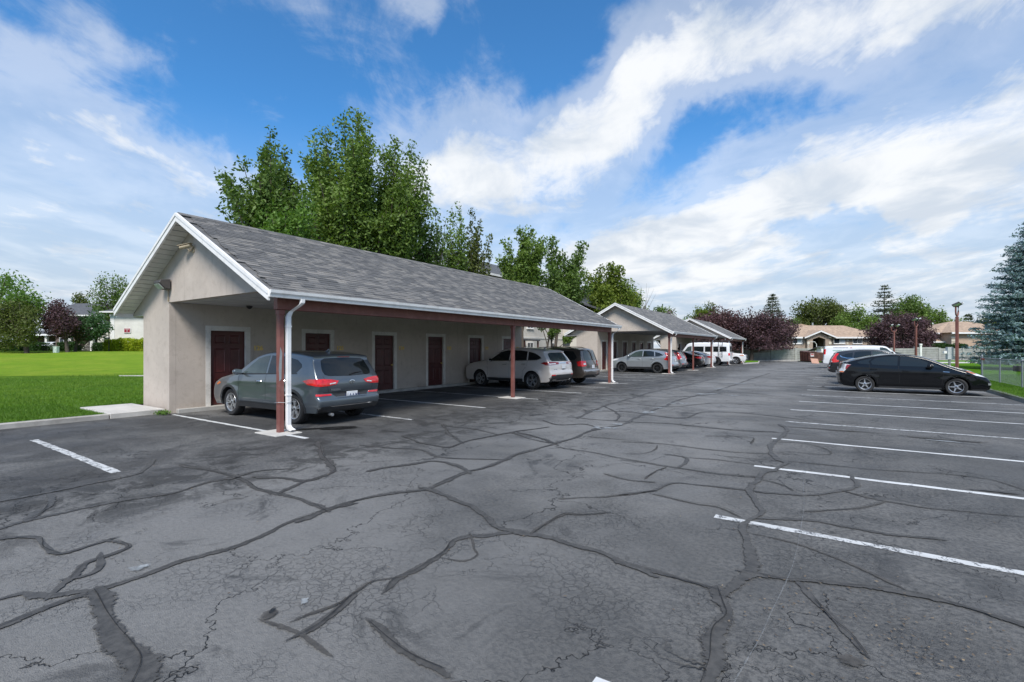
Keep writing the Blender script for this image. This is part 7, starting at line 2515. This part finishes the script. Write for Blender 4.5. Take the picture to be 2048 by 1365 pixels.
lot_tree('bushy tree with rounded double top over the far half of the nearest roof', 1045, [(1385, 578), (1440, 590), (1335, 645), (1410, 640), (1500, 622), (1470, 700), (1300, 720), (1360, 740), (1430, 760), (1330, 800), (1480, 790)], 20000, .19, .75, L_GREEN, 18, jit=2.0, tr=.13)
lot_tree('three-pronged tree over the far end of the nearest roof', 1108, [(1540, 625), (1525, 700), (1590, 705), (1672, 652), (1650, 730), (1560, 790), (1680, 760), (1630, 830), (1700, 850), (1540, 860), (1600, 880)], 18000, .21, .85, L_DEEP, 19, jit=2.0, tr=.15)
lot_tree('yellowish bushy tree between the nearest and the middle carport', 1222, [(1700, 800), (1750, 770), (1800, 745), (1835, 765), (1870, 830), (1915, 885), (1780, 840), (1850, 900), (1720, 880), (1900, 940), (1800, 920), (1740, 940)], 20000, .26, 1.15, L_YELLOW, 20, jit=2.6, tr=.16)
# slim two-stem tree seen under the eave between the last posts
d_ = depth_on(1092, -19.8)
tree('leafy_tree', 'two-stemmed tree seen under the eave behind the champagne crossover', VD(d_, lat(1092, d_), 0), [AT(1080, 640, d_), AT(1115, 645, d_), AT(1105, 655, d_ - .6), AT(1150, 662, d_ + .5), AT(1070, 620, d_)], .12, 3500, .16, .5, L_GREEN, 'trees behind the nearest carport', 31, bare=.55, stems=2)


# ---- trees from a box in the photograph: x0, x1, y top, y bottom of the crown, depth
def box_tree(name, label, box, d, n, leaf, cl, m, seed, group, zb=0.0, nt_=22, tr=.2, trunk_px=None, **kw):
    kw.setdefault('bare', .52)
    kw.setdefault('tip_thin', .35)
    nt_ = int(nt_ * 1.6)
    r = random.Random(seed)
    x0, x1, ya, yb = box
    cx, cy = (x0 + x1) / 2, (ya * .45 + yb * .55)
    tips = []
    hw = (x1 - x0) / 2
    for k in range(nt_):
        th = r.uniform(-.15, PI + .15)
        rr = r.uniform(.55, 1.0) if k > nt_ * .45 else r.uniform(.86, 1.0)
        x = cx + hw * math.cos(th) * rr
        y = cy - (cy - ya) * math.sin(th) * rr if math.sin(th) > 0 else cy - (yb - cy) * math.sin(th) * rr
        dep = d + hw / FOCAL * d * r.uniform(-.75, .75) * math.sqrt(max(0.05, 1 - (rr * .9) ** 2))
        tips.append(AT(x, y + r.uniform(0, 4), dep))
    for k in range(int(nt_ * .5)):
        tips.append(AT(cx + hw * r.uniform(-.9, .9), r.uniform(cy, yb), d + hw / FOCAL * d * r.uniform(-.7, .7)))
    b = VD(d, lat(trunk_px or cx, d), zb)
    return tree(name, label, b, tips, tr, n, leaf, cl, m, group, seed, limb_sides=5, **kw)


GB, GL = 'trees beyond the far wall', 'trees across the lawn'
# left side, across the lawn
box_tree('leafy_tree', 'large bright green tree at the left edge across the lawn', (-120, 88, 538, 688), 60, 10000, .34, 1.25, L_BRIGHT, 41, GL, 1.25, 26, .3)
box_tree('leafy_tree', 'olive-tinted rounded tree in front of the large bright tree at the left edge', (-25, 78, 596, 690), 56, 7000, .28, .95, L_OLIVE, 42, GL, 1.15, 20, .2, trunk_px=54)
box_tree('purple_tree', 'dark purple plum tree across the lawn in front of the stairwell', (84, 152, 604, 676), 58, 5500, .26, .8, L_PLUM, 43, GL, 1.2, 20, .18, trunk_px=135)
box_tree('leafy_tree', 'slender tree with upswept limbs behind the left eave of the nearest carport', (168, 275, 545, 640), 70, 4200, .32, .8, L_DEEP, 44, GL, 1.3, 16, .18, bare=.4)
box_tree('leafy_tree', 'small pale tree top above the dark roof across the lawn', (147, 178, 585, 612), 92, 1500, .4, .9, L_OLIVE, 47, GL, 1.3, 10, .15)


def conifer(label, base, H, Rm, n_wh, nb, m, needle, per, seed, group, droop=.25, start=.06, cat='tree', pw=.85, name='spruce_tree', shoot=0.32, tr=None, aspect=.28):
    rng = np.random.default_rng(seed)
    root = empty(name, base, 0, label, cat, group)
    r0 = tr or H * .017
    MB().tube([(0, 0, -.1), (0, 0, H * .5), (0, 0, H)], [r0, r0 * .6, .01], 8).build('trunk', M_BARK, root, smooth=60)
    lim = MB()
    pos, axi, tn = [], [], []
    for w in range(n_wh):
        t = start + (1 - start) * (w + rng.uniform(-.3, .3)) / n_wh
        t = min(.985, max(start, t))
        L0 = Rm * (1 - t) ** pw + .12
        for b in range(nb):
            a = 2 * PI * (b + rng.uniform(-.35, .35)) / nb + w * 1.7
            L = L0 * rng.uniform(.72, 1.12)
            dx, dy = math.cos(a), math.sin(a)
            z0 = t * H
            up = .30 * (t - .35)
            path = []
            for j in range(6):
                s_ = j / 5
                path.append(Vector((dx * L * s_, dy * L * s_, z0 + L * (up * s_ - droop * s_ + droop * .75 * s_ * s_))))
            lim.tube(path, [r0 * .22 * (1 - t * .6) * (1 - .85 * j / 5) + .004 for j in range(6)], 4, caps=False)
            k = max(5, int(per * L / Rm))
            bt = rng.uniform(0, 1)
            perp = np.array([-dy, dx, 0.0])
            for q in range(k):
                s_ = rng.uniform(.12, 1.0) ** .75
                i0 = min(4, int(s_ * 5))
                c = path[i0].lerp(path[i0 + 1], s_ * 5 - i0)
                sd = rng.choice([-1, 1])
                ln = shoot * L0 ** .4 * (1.15 - s_ * .7) * rng.uniform(.3, 1.0)
                ax = np.array([dx, dy, up - droop * .3]) * .75 + perp * sd * .8 + np.array([0, 0, rng.normal() * .14])
                ax /= np.linalg.norm(ax)
                m_ = max(2, int(ln / needle * 2.2))
                cc = np.array(tuple(c))
                for z in range(m_):
                    u = ln * (z + rng.uniform(0, 1)) / m_
                    pos.append(cc + ax * u + rng.normal(size=3) * needle * .22)
                    axi.append(ax + rng.normal(size=3) * .45)
                    tn.append(np.clip(bt * .3 + .55 * rng.uniform() + .25 * (u / max(ln, .01)), 0, 1))
    lim.build('limbs', M_BARK, root, smooth=60)['kind'] = 'stuff'
    leaves('crown', np.array(pos), needle, m, root, rng, np.array(tn), up=.9, aspect=aspect, axis=np.array(axi))
    return root


box_tree('pine_tree', 'small fluffy pine in front of the white end wall across the lawn', (128, 220, 622, 678), 60, 5000, .26, .65, L_PINE, 45, GL, 1.25, 18, .15, trunk_px=150)

# blue spruce at the right edge
d_ = 36.0
conifer('large blue spruce at the right edge behind the chain link fence', VD(d_, lat(2098, d_), 0.1), 12.6, 5.0, 46, 13, L_SPRUCE, .20, 52, 51, 'conifers', droop=.30, start=.09, pw=.72, shoot=.85, aspect=.42)
# far conifers
GF = 'conifers'
conifer('dark spire of a spruce above the purple trees', VD(96, lat(1545, 96), 0), hz(588, 96), 4.6, 22, 7, L_FIR, .46, 22, 52, GF, droop=.35, start=.30, shoot=1.3)
conifer('tallest far spruce between the tan houses', VD(100, lat(1769, 100), 0), hz(569, 100), 5.0, 20, 7, L_FIR, .48, 20, 53, GF, droop=.30, start=.25, shoot=1.4)
conifer('small far spruce tip beyond the right-hand tan house', VD(120, lat(1937, 120), 0), hz(627, 120), 3.6, 20, 8, L_FIR, .5, 18, 54, GF, start=.2, shoot=1.2)
# purple plums at the end of the lot
GP = 'purple-leaf trees'
box_tree('purple_tree', 'broad purple-leaf tree directly above the farthest carport', (1384, 1500, 620, 705), 63.5, 20000, .27, 1.15, L_PLUM2, 61, GP, 0, 26, .22, trunk_px=1440, zmin=1.5)
box_tree('purple_tree', 'purple-leaf tree overhanging the concrete wall left of the tan house', (1450, 1592, 624, 703), 63.0, 20000, .27, 1.15, L_PLUM, 62, GP, 0, 26, .22, trunk_px=1502, zmin=1.55)
box_tree('purple_tree', 'rounded purple-leaf tree behind the light poles and the wall', (1730, 1872, 626, 712), 72.5, 19000, .28, 1.2, L_PLUM, 63, GP, 0, 26, .22)
# green mass beyond
box_tree('leafy_tree', 'yellow-green tree top left of the purple trees', (1372, 1412, 608, 680), 80, 4000, .36, 1.1, L_YELLOW, 64, GB, 0, 14, .2)
box_tree('leafy_tree', 'dark small tree behind the middle carport roof', (1296, 1350, 612, 680), 72, 3500, .32, .95, L_DEEP, 65, GB, 0, 14, .15)
box_tree('leafy_tree', 'low green tree filling the gap beside the middle carport roof', (1340, 1385, 630, 690), 78, 3000, .34, .95, L_BRIGHT, 66, GB, 0, 12, .15)
box_tree('purple_tree', 'small purple tree glimpsed behind the middle carport roof', (1318, 1352, 620, 680), 70, 2600, .28, .8, L_PLUM2, 67, GP, 0, 12, .12)
box_tree('leafy_tree', 'thin-topped olive tree behind the broad purple tree', (1405, 1440, 606, 650), 90, 2600, .38, 1.0, L_OLIVE, 68, GB, 0, 12, .15)
box_tree('leafy_tree', 'broad olive-green tree behind the brick house roof', (1580, 1700, 596, 668), 104, 11000, .46, 1.6, L_OLIVE, 69, GB, 0, 26, .35)
box_tree('leafy_tree', 'brighter green tree behind the right end of the brick house roof', (1672, 1752, 612, 672), 98, 8000, .40, 1.5, L_GREEN, 70, GB, 0, 20, .3)
box_tree('leafy_tree', 'dark spreading tree right of the tallest far spruce', (1775, 1862, 592, 660), 104, 9000, .44, 1.5, L_DEEP, 71, GB, 0, 22, .3)
box_tree('leafy_tree', 'mid-green tree left of the right-hand tan house', (1835, 1900, 614, 690), 98, 6000, .40, 1.3, L_GREEN, 72, GB, 0, 18, .25)
box_tree('leafy_tree', 'far green crown between spruce tip and blue spruce', (1955, 2060, 624, 680), 112, 6500, .44, 1.5, L_OLIVE, 73, GB, 0, 18, .25)
box_tree('leafy_tree', 'low far bushes above the wall beside the right-hand tan house', (1895, 1945, 636, 690), 116, 3500, .42, 1.3, L_DEEP, 74, GB, 0, 12, .2)
box_tree('leafy_tree', 'small far tree between the dark spire and the brick house', (1560, 1600, 640, 690), 92, 3000, .36, 1.0, L_DEEP, 76, GB, 0, 12, .2)
box_tree('leafy_tree', 'green tree right behind the middle carport gable', (1240, 1290, 575, 660), 66, 6000, .32, 1.1, L_GREEN, 75, GB, 0, 16, .2)
# bare twigs
d_ = 62
tw = empty('bare_tree', VD(d_, lat(1290, d_), 0), 0, 'leafless pale twigs rising between the carport trees', 'tree')
mb = MB()
rb_ = random.Random(4)
b0 = Vector(VD(d_, lat(1290, d_), 0))
mb.tube([(0, 0, 0), AT(1289, 640, d_) - b0, AT(1288, 612, d_) - b0], [.09, .06, .04], 6)
for (x, y) in ((1282, 572), (1293, 567), (1300, 590), (1308, 578), (1312, 588), (1285, 590), (1298, 575)):
    p = AT(x, y, d_ + rb_.uniform(-.5, .5)) - b0
    q = AT(1289 + rb_.uniform(-2, 2), rb_.uniform(615, 640), d_) - b0
    mb.tube([q, q.lerp(p, .5) + Vector((rb_.uniform(-.1, .1), 0, .1)), p], [.035, .022, .008], 5)
mb.build('trunk', M_BARK_GREY, tw)


# ------------------------------------------------------------------ hedges and shrubs
def hedge(name, label, d, px0, px1, y_top, y_bot, depth, n, leaf, m, seed, group):
    rng = np.random.default_rng(seed)
    l0, l1 = lat(px0, d), lat(px1, d)
    z0, z1 = hz(y_bot, d), hz(y_top, d)
    root = empty(name, VD(d, (l0 + l1) / 2, z0), YAW, label, 'hedge', group)
    w, h = l1 - l0, z1 - z0
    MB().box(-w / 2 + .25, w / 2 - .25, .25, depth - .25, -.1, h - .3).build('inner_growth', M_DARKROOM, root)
    f = rng.choice(3, n, p=[.62, .28, .10])
    u, v = rng.uniform(0, 1, n), rng.uniform(0, 1, n)
    x = np.where(f == 2, np.where(u < .5, -w / 2, w / 2), -w / 2 + w * u)
    y = np.where(f == 0, 0, np.where(f == 1, depth * v, depth * v))
    z = np.where(f == 1, h, h * np.where(f == 0, v, rng.uniform(0, 1, n)))
    bump = 0.16 * np.sin(x * 2.3 + seed) * np.sin(z * 2.9) + 0.09 * np.sin(x * 6.1)
    y = y - np.where(f == 0, bump, 0) + rng.normal(size=n) * .09
    z = z + np.where(f == 1, bump, 0) + rng.normal(size=n) * .07
    rnd = np.clip(rng.uniform(0, 1, n) * .7 + .3 * (np.sin(x * 3.1) * .5 + .5), 0, 1)
    pos = np.stack([x + rng.normal(size=n) * .06, y, np.maximum(z, .02)], 1)
    leaves('foliage', pos, leaf, m, root, rng, rnd)
    return root


GH = 'hedges across the lawn'
hedge('hedge', 'bright yellow-green clipped hedge below the white end wall', 62, 208, 290, 680.5, 704.5, 1.6, 9000, .17, L_HEDGE, 81, GH)
hedge('hedge', 'dark clipped hedge at the far left under the trees', 72, -20, 36, 687, 703, 1.5, 4500, .18, L_HEDGE_DK, 82, GH)
hedge('hedge', 'dark clipped hedge left of the white shelter post', 72, 52, 82, 687, 703, 1.5, 3000, .18, L_HEDGE_DK, 83, GH)
hedge('hedge', 'dark clipped hedge beside the stairwell columns', 72, 114, 152, 686, 703, 1.5, 3500, .18, L_HEDGE_DK, 84, GH)
hedge('hedge', 'low dark hedge right of the stairwell', 72, 186, 212, 688, 703, 1.3, 2500, .18, L_HEDGE_DK, 85, GH)
hedge('hedge', 'low hedge along the foot of the right-hand tan house', 76, 1872, 1935, 690, 700, 1.2, 3000, .2, L_HEDGE_DK, 86, 'hedges beyond the wall')


# ------------------------------------------------------------------ grass blades along the lawn edges, fallen leaves and grit on the asphalt
def blades(name, areas, n, m, seed, z, hgt):
    rng = np.random.default_rng(seed)
    pts = []
    per = n // len(areas)
    for (xa, xb, ya, yb, pw_) in areas:
        u = rng.uniform(0, 1, per) ** pw_
        pts.append(np.stack([xa + (xb - xa) * u, rng.uniform(ya, yb, per)], 1))
    p = np.concatenate(pts)
    N = len(p)
    a = rng.uniform(0, 2 * PI, N)
    h = hgt * rng.uniform(.5, 1.2, N)
    w = .007 * rng.uniform(.7, 1.4, N)
    ln = rng.normal(size=(N, 2)) * .4 * h[:, None]
    v = np.empty((N, 3, 3), np.float32)
    v[:, 0] = np.stack([p[:, 0] - np.cos(a) * w, p[:, 1] - np.sin(a) * w, np.full(N, z)], 1)
    v[:, 1] = np.stack([p[:, 0] + np.cos(a) * w, p[:, 1] + np.sin(a) * w, np.full(N, z)], 1)
    v[:, 2] = np.stack([p[:, 0] + ln[:, 0], p[:, 1] + ln[:, 1], z + h], 1)
    o = quads_object(name, v, 3, m, None, rng.uniform(0, 1, N))
    o['kind'] = 'stuff'
    return o


L_GRASS = leaf_material('grass_blades', (0.062, 0.150, 0.014), (0.125, 0.230, 0.026), .3)
tag(blades('grass', [(-14.90, -19.0, -9, 4.2, 1.0), (-14.90, -40.0, -20, 4.2, 1.7), (-17.1, -38, 4.2, 14, 1.5), (-14.90, -26.0, -12, 4.2, 1.3)], 150000, L_GRASS, 91, 0.08, .075), 'short green grass blades along the left lawn edge', 'grass')
tag(blades('grass', [(4.92, 9.0, 14, 42, 2.0)], 50000, L_GRASS, 92, 0.09, .075), 'short green grass blades along the right lawn edge', 'grass')
# weeds at the wall corner
rng = np.random.default_rng(95)
pw_ = rng.normal(size=(260, 3)) * np.array([.12, .07, .025]) + np.array([-14.55, 5.28, .05])
pw_[:, 2] = np.abs(pw_[:, 2])
o = tag(bpy.data.objects.new('weeds', None), None)
bpy.data.objects.remove(o)
wd = leaves('weeds', pw_, .05, L_BRIGHT, None, rng, rng.uniform(0, 1, 260))
wd['kind'] = 'stuff'
tag(wd, 'tuft of weeds at the near corner of the carport wall', 'weeds')
# grit and leaf litter
N = 900
u = rng.uniform(0, 1, N)
lx = np.where(u < .45, rng.uniform(-14.5, -6, N), rng.uniform(-6, 4.6, N))
ly = np.where(u < .45, rng.uniform(0, 30, N), rng.uniform(1.5, 24, N))
cl_ = rng.normal(size=(260, 2)) * np.array([.45, .35]) + np.array([G(1790, 1265).x, G(1790, 1265).y])
lx[:260], ly[:260] = cl_[:, 0], cl_[:, 1]
lp_ = np.stack([lx, ly, np.full(N, .02)], 1)
L_LIT = leaf_material('litter', (0.08, 0.06, 0.045), (0.26, 0.20, 0.135), .1)
lt = leaves('litter', lp_, .022, L_LIT, None, rng, rng.uniform(0, 1, N), up=6)
lt['kind'] = 'stuff'
tag(lt, 'bits of dry leaf and grit scattered over the asphalt', 'litter')
